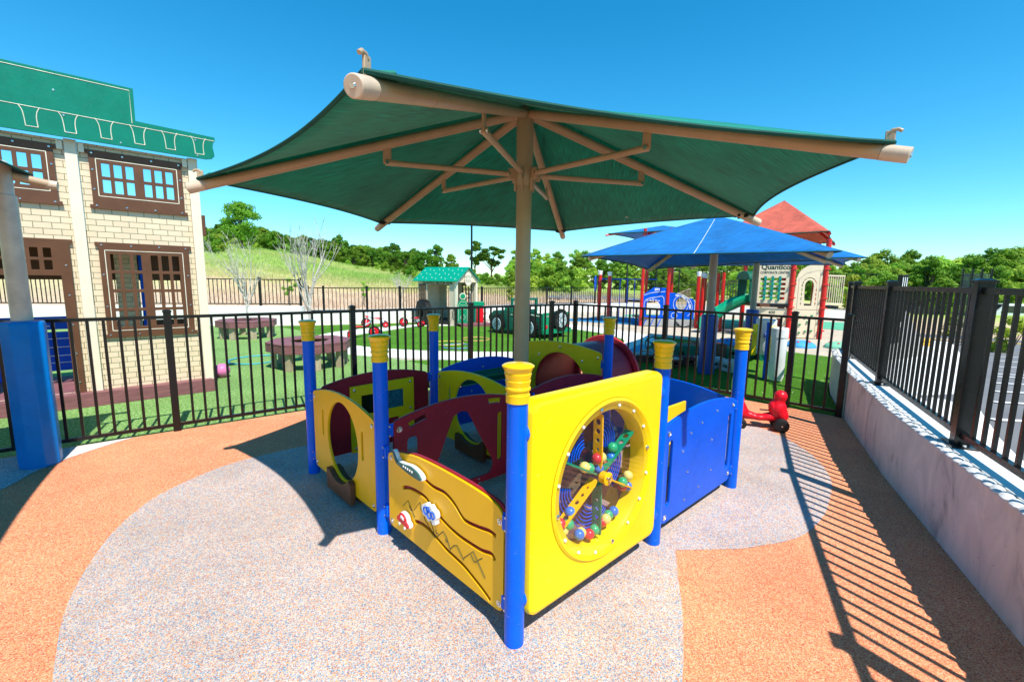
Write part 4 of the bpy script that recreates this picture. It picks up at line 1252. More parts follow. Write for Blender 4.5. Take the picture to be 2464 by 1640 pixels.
mr = N('ShaderNodeMapRange'); mr.inputs['From Min'].default_value = 0.02; mr.inputs['From Max'].default_value = 0.07; mr.inputs['To Min'].default_value = .35; mr.inputs['To Max'].default_value = 1
link(nt, vo.outputs['Distance'], mr.inputs[0])
hv = N('ShaderNodeHueSaturation'); link(nt, cr.outputs[0], hv.inputs['Color']); link(nt, mr.outputs[0], hv.inputs['Value'])
link(nt, hv.outputs[0], b.inputs['Base Color']); b.inputs['Roughness'].default_value = .85
bp = N('ShaderNodeBump'); nb_ = N('ShaderNodeTexNoise'); nb_.inputs['Scale'].default_value = 30; nb_.inputs['Detail'].default_value = 8; nb_.inputs['Roughness'].default_value = .7; link(nt, geo.outputs['Position'], nb_.inputs['Vector']); bp.inputs['Strength'].default_value = .6; bp.inputs['Distance'].default_value = .012; link(nt, nb_.outputs[0], bp.inputs['Height']); link(nt, bp.outputs[0], b.inputs['Normal'])
M['wall'] = wallm
wt = thing('retaining_wall', 'low stained concrete retaining wall under the black fence on the right', 'wall', (3.18, 3.62, 0))
ow = Vector((3.18, 3.62, 0))
wall_mesh(dense(WP), .32, -.05, .565).build('wall_body', M['wall'], wt, off=ow, ang=30)
WO = off_line(WP, .045)
wall_mesh(dense(WO), .30, .565, .585).build('wall_top', M['pave'], wt, off=ow)
# scalloped sealant bead along the wall's edge
q = MB(); D = dense(off_line(WP, .012), .084)
for i, (x, y) in enumerate(D[:-1]):
    nx_, ny_ = D[i + 1]; d = Vector((nx_ - x, ny_ - y, 0)); L = d.length; d.normalize()
    rz = math.atan2(d.y, d.x)
    q.sphere((0, 0, 0), 1, 10, mx=Matrix.Translation((x, y, .570)) @ Matrix.Rotation(rz - .32, 4, 'Z') @ Matrix.Diagonal((.072, .032, .020, 1)))
q.build('edge_bead', mat('pale_sealant', (.62, .62, .60), .7, bump=.3), wt, off=ow)
FWp = off_line(WP, .17)
def along(P, s):
    for a, c in zip(P, P[1:]):
        L = math.hypot(c[0] - a[0], c[1] - a[1])
        if s <= L: return (a[0] + (c[0] - a[0]) * s / L, a[1] + (c[1] - a[1]) * s / L)
        s -= L
    return P[-1]
# posts of the wall-top fence
wf = [(0.98 + .17, -1.2), (2.03, .92), (2.90, 2.76), (3.82, 4.51), (4.74, 6.16), (5.27, 6.97)]
fw = fence_run('wall_top_fence', 'tall black picket fence bolted on top of the concrete wall at the right', wf, 1.02, zb=.585, post=.078, pick=.0195, sp=.112, rail=.038, bot=.075, capw=.022, group=None)
for p in wf[1:]:
    q = MB().box((0, 0, 0), (.19, .13, .012), mx=Matrix.Translation((p[0] - wf[0][0], p[1] - wf[0][1], .0065)) @ Matrix.Rotation(1.1, 4, 'Z')); bpz = q.build('base_plate', M['black'], fw, bevel=.002)
    for sx in (-.075, .075):
        q = MB().lathe([(.011, .012), (.011, .026), (0, .03)], n=8, mx=Matrix.Translation((p[0] - wf[0][0] + sx * math.cos(1.1), p[1] - wf[0][1] + sx * math.sin(1.1), 0))); q.build('anchor_bolt', M['steel'], bpz)
# yard boundary on the right beyond the wall's end
bt = thing('boundary_wall', 'pale concrete wall on the far right side of the playground', 'wall', (5.4, 7.2, 0))
wall_mesh(dense([(5.5, 7.2), (7.7, 8.7), (17.0, 19.6)], .5), .3, -.05, .5).build('wall_body', M['concrete'], bt, off=(5.4, 7.2, 0))
ft = thing('boundary_wall', 'long white concrete wall along the back of the playground', 'wall', (-2, 17, 0))
FW2 = [(-19, 12.9), (-8.23, 14.76), (-6.66, 15.0), (-3.95, 16.35), (-2.9, 17.7), (-1.0, 18.4), (1.85, 22.2), (5.9, 24.6), (10.5, 22.0), (13.6, 20.0), (17.0, 19.6)]
wall_mesh([(x, y) for x, y in FW2][:: -1], .34, -.05, .40).build('wall_body', M['path'], ft, off=(-2, 17, 0))
q = wall_mesh(off_line(FW2, -.36)[::-1], 1.6, .2, .385); o = q.build('sidewalk', M['concrete']); tag(o, kind='structure')
ht = thing('boundary_wall', 'higher stretch of white concrete wall at the back left, behind the bench trees', 'wall', (-8, 15, 0))
wall_mesh([(-7.1, 14.93), (-8.25, 14.70), (-19, 12.84)], .5, -.05, .62).build('wall_body', M['path'], ht, off=(-8, 15, 0))
fence_run('perimeter_fence', 'short raised length of black picket fence at the back left', [(-17, 13.6), (-13.4, 14.2), (-10.35, 14.75), (-8.75, 15.02)][0:3] + [(-8.55, 15.1), (-7.28, 15.3)][0:2], .92, zb=.62, post=.075, pick=.02, sp=.125, group='black fences at the back of the playground')
pf = [(-7.15, 15.55), (-6.55, 15.45), (-5.3, 15.95)]
fp = [(-7.1, 15.45), (-6.6, 15.55), (-5.3, 16.2), (-4.25, 16.8), (-3.15, 18.15), (-1.3, 18.85), (.2, 20.8), (1.85 - .1, 22.75), (3.1, 23.6), (4.5, 24.4), (6.5, 25.3)]
fence_run('perimeter_fence', 'long low black picket fence on the white wall behind the playhouse', fp, .89, zb=.385, post=.075, pick=.02, sp=.125, group='black fences at the back of the playground')

# tall chain-link fence round the court
def chain(name, label, P, h, zb):
    o0 = Vector((*P[0], zb)); t = thing(name, label, 'fence', o0)
    D = dense(P, 3.4)
    for p in D:
        MB().tube((*p, zb), (*p, zb + h), .04, n=8).build('post', M['mesh'], t, off=o0)
    q = MB()
    for z in (h - .03, h * .5, .06): 
        for a, c in zip(P, P[1:]): q.tube((*a, zb + z), (*c, zb + z), .022, n=6)
    q.build('rail', M['mesh'], t, off=o0)
    q = MB()
    for a, c in zip(P, P[1:]):
        L = math.hypot(c[0] - a[0], c[1] - a[1]); n = int((L + h) / .26)
        for k in range(n):
            for sgn in (1, -1):
                s0 = k * .26 - (h if sgn > 0 else 0)
                s1 = s0 + h * sgn if sgn > 0 else s0 - h
                z0, z1 = 0, h
                def cl(s, z): return (a[0] + (c[0] - a[0]) * s / L, a[1] + (c[1] - a[1]) * s / L, zb + z)
                if sgn > 0:
                    u0, v0, u1, v1 = s0, 0, s0 + h, h
                else:
                    u0, v0, u1, v1 = s0, 0, s0 - h, h
                # clip to the panel
                def clipp(u0, v0, u1, v1):
                    ts = [0, 1]
                    for lim in (0, L):
                        if (u0 - lim) * (u1 - lim) < 0: ts.append((lim - u0) / (u1 - u0))
                    ts.sort(); 
                    segs = [(x, y) for x, y in zip(ts, ts[1:]) if 0 <= u0 + (u1 - u0) * (x + y) / 2 <= L]
                    return segs
                for x, y in clipp(u0, v0, u1, v1):
                    q.tube(cl(u0 + (u1 - u0) * x, v0 + (v1 - v0) * x), cl(u0 + (u1 - u0) * y, v0 + (v1 - v0) * y), .0035, n=3, cap=False)
    q.build('wire_mesh', M['mesh'], t, off=o0)
    return t
chain('chain_link_fence', 'tall black chain-link court fence behind the climbing towers', [(6.6, 26), (17.5, 39), (42, 45)], 2.5, .2)
# ------------------------------------------------------------------ play building at the left (brick-look facade)
brick = bpy.data.materials.new('cream_brick_plastic'); brick.use_nodes = True
nt = brick.node_tree; b = nt.nodes['Principled BSDF']
tc = N('ShaderNodeTexCoord'); sx_ = N('ShaderNodeSeparateXYZ'); cx_ = N('ShaderNodeCombineXYZ')
link(nt, tc.outputs['Object'], sx_.inputs[0]); link(nt, sx_.outputs[0], cx_.inputs[0]); link(nt, sx_.outputs[2], cx_.inputs[1])
bt_ = N('ShaderNodeTexBrick'); bt_.inputs['Scale'].default_value = 1.0; bt_.inputs['Brick Width'].default_value = .152; bt_.inputs['Row Height'].default_value = .0705
bt_.inputs['Mortar Size'].default_value = .0035; bt_.inputs['Mortar Smooth'].default_value = .1
bt_.inputs['Color1'].default_value = (.78, .63, .43, 1); bt_.inputs['Color2'].default_value = (.72, .57, .38, 1); bt_.inputs['Mortar'].default_value = (.20, .20, .11, 1)
link(nt, cx_.outputs[0], bt_.inputs['Vector']); link(nt, bt_.outputs['Color'], b.inputs['Base Color']); b.inputs['Roughness'].default_value = .5
bp = N('ShaderNodeBump'); bp.inputs['Strength'].default_value = .6; bp.inputs['Distance'].default_value = .004; bp.invert = True
link(nt, bt_.outputs['Fac'], bp.inputs['Height']); link(nt, bp.outputs[0], b.inputs['Normal'])
BA = Vector((-5.15, 5.39, 0)); BR = math.atan2(.672, .741)
bd = thing('play_building', 'two-storey cream brick play building with brown windows and a green cornice, at the left', 'play building', BA, BR)
V = Matrix(((1, 0, 0, 0), (0, 0, -1, 0), (0, 1, 0, 0), (0, 0, 0, 1)))      # XY board -> XZ wall, normal towards the camera (-Y)
def bw(name, outer, holes, th, m, par, y, bevel=.003): return plate(name, outer, holes, th, m, par, Matrix.Translation((0, y, 0)) @ V, bevel)
def rect(x0, z0, x1, z1): return [(x0, z0), (x1, z0), (x1, z1), (x0, z1)]
def bay(x0, x1, lower_door):
    w1 = rect(x0 + .19, 2.47, x0 + .97, 3.0)
    if lower_door: holes = [w1, rect(x0 + .17, .14, x0 + .99, 1.94)]
    else: holes = [w1, rect(x0 + .17, .90, x0 + .97, 1.92)]
    return bw('brick_wall', rect(x0 + .055, .17, x1 - .055, 3.13), holes, .022, brick, bd, .03, .001)
bay(0, 1.16, False)
bay(-1.16, 0, False) if False else None
bw('brick_wall', rect(-1.105, .17, -.055, 3.13) , [rect(-.97, 2.47, -.19, 3.0), rect(-.99, .171, -.17, 1.94)], .022, brick, bd, .03, .001)
for x in (-1.16, 0, 1.16):
    q = MB().box((x, .03, 1.64), (.105, .105, 3.0)); q.build('corner_post', M['cream'], bd, bevel=.004)
def muntins(x0, z0, x1, z1, cols, rows, cw, rw, cen):
    """openings of a sash: two groups of panes with a wide centre stile"""
    out = []
    W_ = (x1 - x0 - cen) / 2
    pw = (W_ - (cols - 1) * cw) / cols
    ph_ = (z1 - z0 - (rows - 1) * rw) / rows
    for g_ in (0, 1):
        for c_ in range(cols):
            for r_ in range(rows):
                a = x0 + g_ * (W_ + cen) + c_ * (pw + cw); z = z0 + r_ * (ph_ + rw)
                out.append(fillet(rect(a, z, a + pw, z + ph_), .004, 1))
    return out
def window(x0, z0, x1, z1, px0, pz0, px1, pz1, rows, line=True):
    f = [(x0, z0), (x1, z0), (x1, z0 + .045), (x1 - .03, z0 + .045), (x1 - .03, z1 - .045), (x1, z1 - .045), (x1, z1), (x0, z1), (x0, z1 - .045), (x0 + .03, z1 - .045), (x0 + .03, z0 + .045), (x0, z0 + .045)]
    fr = bw('window_frame', f, muntins(px0, pz0, px1, pz1, 3, rows, .036, .038, .095), .02, M['brown'], bd, -.006)
    q = MB()
    m_ = .045
    a0, c0, a1, c1 = px0 - m_, pz0 - m_, px1 + m_, pz1 + m_
    for (ax, az, bx, bz) in ((a0, c1, a1, c1), (a0, c0, a1, c0), (a0, c0, a0, c1), (a1, c0, a1, c1)):
        q.box(((ax + bx) / 2, -.017, (az + bz) / 2), (abs(bx - ax) + .008, .004, abs(bz - az) + .008))
    q.build('groove_line', M['groove'], fr)
    q = MB()
    for t in range(4):
        for (x, z) in ((x0 + .06 + (x1 - x0 - .12) * t / 3, z1 - .035), (x0 + .06 + (x1 - x0 - .12) * t / 3, z0 + .035)):
            q.lathe([(.012, 0), (.010, .005), (0, .007)], n=8, mx=Matrix.Translation((x, -.0165, z)) @ V)
    for t in (1, 2):
        for x in (x0 + .055, x1 - .055):
            q.lathe([(.012, 0), (.010, .005), (0, .007)], n=8, mx=Matrix.Translation((x, -.0165, z0 + (z1 - z0) * t / 3)) @ V)
    q.build('frame_bolts', M['steel'], fr)
window(.115, 2.385, 1.065, 3.06, .25, 2.58, .935, 2.92, 2)
window(.115, .815, 1.068, 1.99, .245, .95, .925, 1.85, 4)
window(-1.06, 2.385, -.115, 3.06, -.935, 2.58, -.25, 2.92, 2)
# door surround with its glazed header
ds = [(-1.06, .17), (-.965, .17), (-.965, 1.58), (-.20, 1.58), (-.20, .17), (-.105, .17), (-.105, 1.955), (-.075, 1.955), (-.075, 2.0), (-1.09, 2.0), (-1.09, 1.955), (-1.06, 1.955)]
dr = bw('door_surround', ds, muntins(-.905, 1.645, -.26, 1.895, 3, 2, .040, .03, .09), .02, M['brown'], bd, -.006)
q = MB()
for z in (.3, .65, 1.0, 1.35, 1.7): q.lathe([(.012, 0), (.010, .005), (0, .007)], n=8, mx=Matrix.Translation((-.15, -.0165, z)) @ V)
q.build('frame_bolts', M['steel'], dr)
# cornice board
co = [(1.30, 3.135), (1.365, 3.15), (1.40, 3.19), (1.395, 3.25), (1.385, 3.30), (1.395, 3.36), (1.415, 3.385), (1.415, 3.435), (.606, 3.455), (.61, 3.825), (-1.77, 3.825), (-1.77, 3.455), (-2.6, 3.435), (-2.6, 3.135)]
cn = bw('cornice', co, [], .022, M['fascia'], bd, -.108, .002)
q = MB()
def gl(pts): q.path([(x, -.1205, z) for x, z in pts], .0045, 5)
gl([(1.405, 3.385), (-2.6, 3.41)]); gl([(-1.735, 3.42), (-1.735, 3.79), (.572, 3.79), (.572, 3.42)])
for k in range(-6, 5):
    x = -.034 + .303 * k
    gl(smooth([(x - .03, 3.40), (x - .005, 3.35), (x + .005, 3.28), (x + .01, 3.19)], 4)); gl(smooth([(x + .135, 3.40), (x + .11, 3.35), (x + .10, 3.28), (x + .105, 3.19)], 4)); gl([(x + .01, 3.19), (x + .105, 3.19)])
q.build('groove_line', M['groove'], cn)
q = MB()
for x, z in ((-.02, 3.37), (-.0, 3.19), (-.08, 3.62), (1.2, 3.36), (1.21, 3.17), (.45, 3.17)): q.lathe([(.013, 0), (.010, .005), (0, .007)], n=8, mx=Matrix.Translation((x, -.1195, z)) @ V)
q.build('cornice_bolts', M['steel'], cn)
q = MB().box((-.0, -.055, 3.20), (2.3, .08, .08)); q.build('cornice_beam', M['brown'], bd)
for x in (-.09, .09, 1.07): q = MB().box((x, -.035, 3.06), (.05, .014, .10)); q.build('beam_bracket', M['cream'], bd, bevel=.002)
q = MB().box((-.02, 1.45, 1.80), (2.3, .02, .56)); q.build('rear_header', M['brown'], bd)
q = MB().box((.62, 1.45, .55), (.98, .02, .72)); q.build('rear_low_panel', M['brown'], bd)
# interior: roof, back posts, blue climber, deck
q = MB().box((-.2, .75, 2.10), (2.7, 1.38, .06)); q.build('roof_deck', M['brown'], bd, bevel=.004)
for x in (-1.16, 1.12): q = MB().box((x, 1.42, 1.08), (.10, .10, 1.96)); q.build('rear_post', M['cream'], bd, bevel=.004)
q = MB().box((-.25, .65, .155), (2.86, 1.5, .03)); dk = q.build('deck', M['deck'], bd, bevel=.003)
q = MB()
q.box((-.25, -.115, .085), (2.9, .035, .17)); q.build('deck_skirt', M['deck'], dk, bevel=.003)
q = MB().box((1.17, .66, .085), (.035, 1.5, .165)); q.build('deck_skirt', M['deck'], dk, bevel=.003)
q = MB()
q.box((-.55, 1.42, .92), (.95, .03, .18)); q.box((-.55, 1.42, .52), (.95, .03, .55)); q.box((-.95, 1.36, .95), (.09, .09, 1.9))
bc = q.build('blue_climber', M['bluepl'], bd, bevel=.004)
q = MB()
for z in (.36, .46, .58, .70): q.box((-.55, 1.402, z), (.9, .006, .010))
q.box((-.60, 1.402, .94), (.3, .006, .012)); q.box((-.60, 1.402, .88), (.3, .006, .012))
q.build('pale_lines', M['white'], bc)
q = MB().box((.60, 1.42, 1.15), (.07, .07, 1.9)); q.build('rear_post', M['bluepl'], bd, bevel=.004)
q = MB().box((.42, 1.41, 1.22), (.26, .02, 1.5)); q.build('rear_brick_panel', brick, bd)
q = MB().box((1.235, .04, 2.28), (.05, .05, .28)); q.build('side_lamp_box', M['brown'], bd, bevel=.004)

# ------------------------------------------------------------------ octagonal bench tables with bare trees
def bench_proto():
    t = thing('octagonal_bench', '', 'bench', (0, 0, 0), 0, 'octagonal tree benches')
    Rr, Ri, H = .73, .34, .47
    for k in range(8):
        a0 = R_(22.5 + 45 * k); a1 = R_(67.5 + 45 * k)
        q = MB()
        P = [(Ri * math.cos(a0), Ri * math.sin(a0)), (Rr * math.cos(a0), Rr * math.sin(a0)), (Rr * math.cos(a1), Rr * math.sin(a1)), (Ri * math.cos(a1), Ri * math.sin(a1))]
        q.prism([(x * .997, y * .997) for x, y in P], H - .03, H)
        o = q.build('seat_board', M['deck'], t, bevel=.004)
        mid = (a0 + a1) / 2; ap = Rr * math.cos(R_(22.5)); L = 2 * Rr * math.sin(R_(22.5))
        q = MB().box((0, 0, 0), (.03, L * .98, .13), mx=Matrix.Rotation(mid, 4, 'Z') @ Matrix.Translation((ap - .02, 0, H - .10))); ap_ = q.build('apron_board', M['deck'], t, bevel=.003)
        q = MB()
        for z in (-.03, .03):
            for y in (-.25, .25): q.lathe([(.007, 0), (.006, .004), (0, .005)], n=6, mx=Matrix.Rotation(mid, 4, 'Z') @ Matrix.Translation((ap - .005, y * .93, H - .10 + z)) @ Matrix.Rotation(PI / 2, 4, 'Y'))
        q.build('apron_screws', M['steel'], ap_)
    for k in range(8):
        a = R_(22.5 + 45 * k)
        q = MB().box((0, 0, 0), (.085, .14, H - .03), mx=Matrix.Rotation(a, 4, 'Z') @ Matrix.Translation((Rr - .13, 0, (H - .03) / 2))); q.build('leg', M['tanwood'], t, bevel=.004)
    return t
bp_ = bench_proto(); note(bp_)
bp_.location = (-3.70, 8.05, 0); bp_.rotation_euler = (0, 0, .18)
bp_['label'] = 'octagonal maroon bench on tan legs, the nearer of two, beside the pale path'
dup(bp_, (-7.05, 11.75, 0), .35, 'octagonal maroon bench on tan legs, the farther one beside the play building')

barkm = mat('pale_bark', (.58, .54, .47), .8, var=.25, vscale=14, bump=.5, bscale=30)
def bare_tree(name, label, loc, H, seed, spread=1.0, lean=(0, 0), fork=.36, br=1.0):
    rnd = random.Random(seed)
    t = thing(name, label, 'tree', loc, 0, None)
    q = MB(); q2 = MB(); q3 = MB()
    def grow(p, d, L, r, lev, mbx):
        n = 5; pts = [p]; rs = [r]
        for i in range(n):
            d = (d + Vector((rnd.uniform(-.09, .09), rnd.uniform(-.09, .09), rnd.uniform(.0, .09)))).normalized()
            p = p + d * L / n; pts.append(p); rs.append(r * (1 - .6 * (i + 1) / n))
        mbx.path(pts, rs, 6 if lev < 2 else 4)
        if lev >= 4: return
        nb = [4, 4, 3, 2][lev]
        for k in range(nb):
            f_ = rnd.uniform(.3, .98) if lev else rnd.uniform(.42, 1.0)
            i = min(n - 1, int(f_ * n)); pp = pts[i].lerp(pts[i + 1], f_ * n - i) if i < n else pts[-1]
            az = rnd.uniform(0, 2 * PI); tilt = rnd.uniform(.22, .55) * spread
            x = d.orthogonal().normalized(); y = d.cross(x)
            nd = (d * math.cos(tilt) + (x * math.cos(az) + y * math.sin(az)) * math.sin(tilt)); nd.z = abs(nd.z) * .9 + .12; nd.normalize()
            grow(pp, nd, L * rnd.uniform(.5, .75), max(.0032, rs[min(i, n)] * rnd.uniform(.5, .72)), lev + 1, q2 if lev + 1 < 3 else q3)
    tp = []
    base = Vector((0, 0, 0)); d = Vector((lean[0], lean[1], 1)).normalized()
    q.path([base, base + d * H * fork * .33, base + d * H * fork * .7, base + d * H * fork], [.032, .028, .025, .023], 9)
    top = base + d * H * fork
    q.build('trunk', barkm, t)
    for k in range(6):
        a = 2 * PI * k / 6 + rnd.uniform(-.4, .4); tl = rnd.uniform(.12, .5) * spread
        grow(top - d * rnd.uniform(0, H * .14), Vector((math.cos(a) * math.sin(tl), math.sin(a) * math.sin(tl), math.cos(tl))), H * rnd.uniform(.30, .42) * br, .019, 1, q2)
    q2.build('limbs', barkm, t)
    q3.build('twigs', barkm, t)
    return t
bare_tree('bare_tree', 'young leafless pale tree standing in the nearer octagonal bench', (-3.72, 8.1, 0), 2.75, 15, .95, (.02, 0), fork=.48, br=.88)
bare_tree('bare_tree', 'young leafless pale tree rising from the farther octagonal bench', (-7.05, 11.8, 0), 2.75, 23, .9, (-.02, 0), fork=.40, br=.92)

# ball and hoops
q = MB().sphere((0, 0, 0), .112, 28); o = q.build('playground_ball', mat('pink_rubber', (.72, .20, .42), .45, var=.1, vscale=12, bump=.2, bscale=30)); o.location = (-4.62, 6.95, .11); tag(o, 'pink play ball on the light turf beside the play building', 'ball')
def hoop(loc, r, m, label, rz=0, wob=.0):
    q = MB(); q.path([(r * math.cos(R_(10 * k)), r * math.sin(R_(10 * k)) * (1 + wob), .012 + wob * .05 * math.sin(R_(20 * k))) for k in range(36)], .0115, 8, closed=True)
    o = q.build('hula_hoop', m); o.location = loc; tag(o, label, 'hoop', 'hula hoops on the turf'); return o
hoop((-4.95, 8.45, 0.004), .44, mat('cyan_plastic', (.05, .45, .60), .4), 'turquoise hoop on the light turf behind the pink ball', 0, .1)
hoop((-1.58, 11.0, 0.008), .37, mat('hoop_yellow', (.80, .62, .12), .4), 'yellow hoop on the dark turf oval, left of the others')
hoop((-.98, 11.85, 0.008), .37, mat('hoop_orange', (.82, .45, .16), .4), 'orange hoop on the dark turf oval, farthest of the group')
hoop((-1.30, 10.5, 0.008), .37, mat('hoop_blue', (.16, .30, .62), .4), 'blue hoop on the dark turf oval, nearest of the group')

# ------------------------------------------------------------------ tricycles
chrome = mat('trike_frame', (.74, .77, .80), .25, metal=.25)
def trike_proto():
    t = thing('tricycle', '', 'tricycle', (0, 0, 0), 0, 'red and silver tricycles')
    def wheel(x, y, r, w=.035):
        mm = Matrix.Translation((x, y, r)) @ Matrix.Rotation(PI / 2, 4, 'X')
        q = MB().lathe([(r * .74, -w / 2), (r * .95, -w / 2), (r, -w * .25), (r, w * .25), (r * .95, w / 2), (r * .74, w / 2), (r * .74, -w / 2)], n=28, mx=mm, caps=False); wh = q.build('wheel', M['blackr'], t)
        q = MB().lathe([(r * .76, -w * .35), (r * .3, -w * .6), (.02, -w * .7), (.0, -w * .7)], n=20, mx=mm, caps=False); q.lathe([(r * .76, w * .35), (r * .3, w * .6), (.02, w * .7), (0, w * .7)], n=20, mx=mm, caps=False); q.build('rim', M['red'], wh)
        q = MB().lathe([(.02, -w * 1.1), (.02, w * 1.1)], n=10, mx=mm); q.build('hub', chrome, wh)
    wheel(.30, 0, .155, .04); wheel(-.30, .20, .10); wheel(-.30, -.20, .10)
    q = MB()
    q.path(smooth([(.24, 0, .46), (.18, 0, .40), (.0, 0, .30), (-.18, 0, .26), (-.28, 0, .14)], 4), .019, 8)
    q.tube((-.30, -.22, .10), (-.30, .22, .10), .011, n=8)
    q.path(smooth([(-.1, 0, .27), (-.2, .12, .2), (-.30, .17, .10)], 3), .010, 6); q.path(smooth([(-.1, 0, .27), (-.2, -.12, .2), (-.30, -.17, .10)], 3), .010, 6)
    q.build('frame', chrome, t)
    q = MB(); q.tube((.24, 0, .52), (.27, 0, .34), .014, n=8)
    for s in (1, -1): q.path([(.27, .0, .34), (.275, .04 * s, .32), (.30, .04 * s, .155)], .009, 6)
    q.path(smooth([(.14, .21, .56), (.20, .14, .55), (.24, 0, .53), (.20, -.14, .55), (.14, -.21, .56)], 4), .010, 8); q.build('fork', chrome, t)
    for s in (1, -1): q = MB().tube((.16, .175 * s, .556), (.09, .24 * s, .563), .015, n=8); q.build('grip', M['red'], t)
    q = MB(); q.tube((.30, -.1, .2), (.30, .1, .11), .008, n=6); q.box((.30, -.12, .21), (.07, .05, .018)); q.box((.30, .12, .10), (.07, .05, .018)); q.build('pedal', M['blackr'], t)
    q = MB(); q.prism(smooth([(-.22, 0), (-.2, .10), (-.12, .11), (0, .05), (.06, 0), (0, -.05), (-.12, -.11), (-.2, -.10)], 3, True), .285, .315); q.build('seat', M['red'], t, bevel=.008)
    q = MB(); q.box((-.32, 0, .17), (.12, .26, .02)); q.build('rear_step', M['red'], t, bevel=.005)
    return t
tp = trike_proto(); note(tp)
tp.location = (-4.05, 11.95, .006); tp.rotation_euler = (0, 0, .35)
tp['label'] = 'tricycle nearest the fence, at the left end of the dark turf oval'
dup(tp, (-4.48, 14.5, .006), PI + .35, 'tricycle on the grass edge behind the nearest one, by the white wall')
dup(tp, (-3.35, 14.85, .006), 2.4 + .7, 'tricycle on the path just left of the big black tyre')
dup(tp, (-1.05, 17.4, .0), .6, 'tricycle by the white wall, right of the playhouse')
# tyre
q = MB().lathe([(.20, -.12), (.34, -.13), (.42, -.10), (.44, -.05), (.44, .05), (.42, .10), (.34, .13), (.20, .12), (.22, .08), (.36, .06), (.36, -.06), (.22, -.08), (.20, -.12)], n=36, mx=Matrix.Rotation(PI / 2, 4, 'X'), caps=False)
for k in range(36):
    a = 2 * PI * k / 36; q.box((0, 0, 0), (.02, .2, .05), mx=Matrix.Rotation(a, 4, 'Y') @ Matrix.Translation((.445, 0, 0)))
o = q.build('tyre', M['blackr']); o.location = (-3.13, 15.65, .44); o.rotation_euler = (0.0, 0, -.9); tag(o, 'big black tyre standing upright against the playhouse front', 'tyre')

# ------------------------------------------------------------------ playhouse
PH = Vector((-1.96, 15.5, 0)); pr_ = math.atan2(-.43, .9)
ph = thing('playhouse', 'small tan open-front playhouse with a green gable roof and lettering', 'playhouse', PH, pr_)
# local x: 0 at the front right corner running left to -1.6; local y to the back
Ht = 1.60
def pw(name, outer, holes, th, m, par, mxx, bevel=.004): return plate(name, outer, holes, th, m, par, mxx, bevel)
FR = Matrix.Translation((0, 0, 0)) @ V
tanp = mat('playhouse_tan', (.60, .50, .36), .55, var=.05)

Dp = 1.35
pw('front_wall', [(-1.62, .0), (-1.22, 0), (-1.22, 1.42), (-.28, 1.42), (-.28, 0), (-.05, 0), (-.05, Ht), (-1.62, Ht)], [rect(-1.55, .75, -1.30, 1.38)], .03, tanp, ph, FR)
pw('window_frame', rect(-1.57, .72, -1.28, 1.42), [rect(-1.55 + .085 * i, .76 + .16 * j, -1.48 + .085 * i, .89 + .16 * j) for i in range(3) for j in range(4)], .02, M['brown'], ph, Matrix.Translation((0, -.027, 0)) @ V)
pw('rear_wall', [(-1.62, .0), (-.05, 0), (-.05, Ht), (-1.62, Ht)], [rect(-1.3, .55, -.80, 1.35), rect(-.55, .75, -.2, 1.4)], .03, tanp, ph, Matrix.Translation((0, Dp, 0)) @ V)
pw('window_frame', rect(-.58, .72, -.17, 1.42), [rect(-.54 + .125 * i, .76 + .16 * j, -.45 + .125 * i, .89 + .16 * j) for i in range(3) for j in range(4)], .02, M['brown'], ph, Matrix.Translation((0, Dp - .027, 0)) @ V)
q = MB().box((-1.62, Dp / 2, Ht / 2), (.03, Dp - .04, Ht)); q.build('side_wall', tanp, ph)
for x, y in ((0, 0), (0, Dp)):
    q = MB().box((x, y, Ht / 2), (.09, .09, Ht)); q.build('post', M['cream'], ph, bevel=.004)
zr = 2.02; ov = .13
for sgn, y0 in ((1, -ov), (-1, Dp + ov)):
    ym = Dp / 2
    q = MB(); z0 = Ht - ov * (zr - Ht) / (Dp / 2)
    q.add([(-1.78, y0, z0), (.13, y0, z0), (.13, ym, zr), (-1.78, ym, zr), (-1.78, y0, z0 + .025), (.13, y0, z0 + .025), (.13, ym, zr + .025), (-1.78, ym, zr + .025)], [(0, 3, 2, 1), (4, 5, 6, 7), (0, 1, 5, 4), (1, 2, 6, 5), (2, 3, 7, 6), (3, 0, 4, 7)])
    rf = q.build('roof_panel', mat('roof_green', (.0, .27, .16), .4, var=.05) if sgn > 0 else bpy.data.materials['roof_green'], ph)
    q = MB()
    for i in range(9):
        for j in range(3):
            t = (j + .5 + (i % 2) * .25) / 3.4
            q.sphere((-1.65 + .2 * i, y0 + (ym - y0) * t, z0 + .027 + (zr - z0) * t), .018, 6)
    q.build('roof_screws', M['white'], rf)
G_ = Matrix(((0, 0, 1, 0), (1, 0, 0, 0), (0, 1, 0, 0), (0, 0, 0, 1)))      # board in the YZ plane, normal +X
for x in (.035, -1.60):
    gb_ = plate('gable_board', [(-.0, Ht - .10), (Dp, Ht - .10), (Dp, Ht - .0), (Dp / 2, zr - .02), (0, Ht)], [], .03, M['beige'], ph, Matrix.Translation((x, 0, 0)) @ G_)
rs = plate('round_sign', circ(Dp / 2, 1.62, .24, 28, ry=.25), [], .025, M['cream'], ph, Matrix.Translation((.075, 0, 0)) @ G_)
greym = mat('grey_lettering', (.30, .32, .26), .6)
text('lettering', 'MOTOR', .14, Matrix.Translation((.089, Dp / 2, 1.69)) @ G_, greym, rs, .001)
text('lettering', 'POOL', .14, Matrix.Translation((.089, Dp / 2, 1.55)) @ G_, greym, rs, .001)
text('lettering', 'QUANTICO MOTOR POOL', .125, Matrix.Translation((-.78, -.018, 1.465)) @ V, mat('dark_lettering', (.02, .05, .03), .6), ph, .001, sx=.84, bold=.005)
q = MB().box((-.85, .67, .06), (1.5, 1.25, .12)); q.build('floor', M['blackr'], ph)
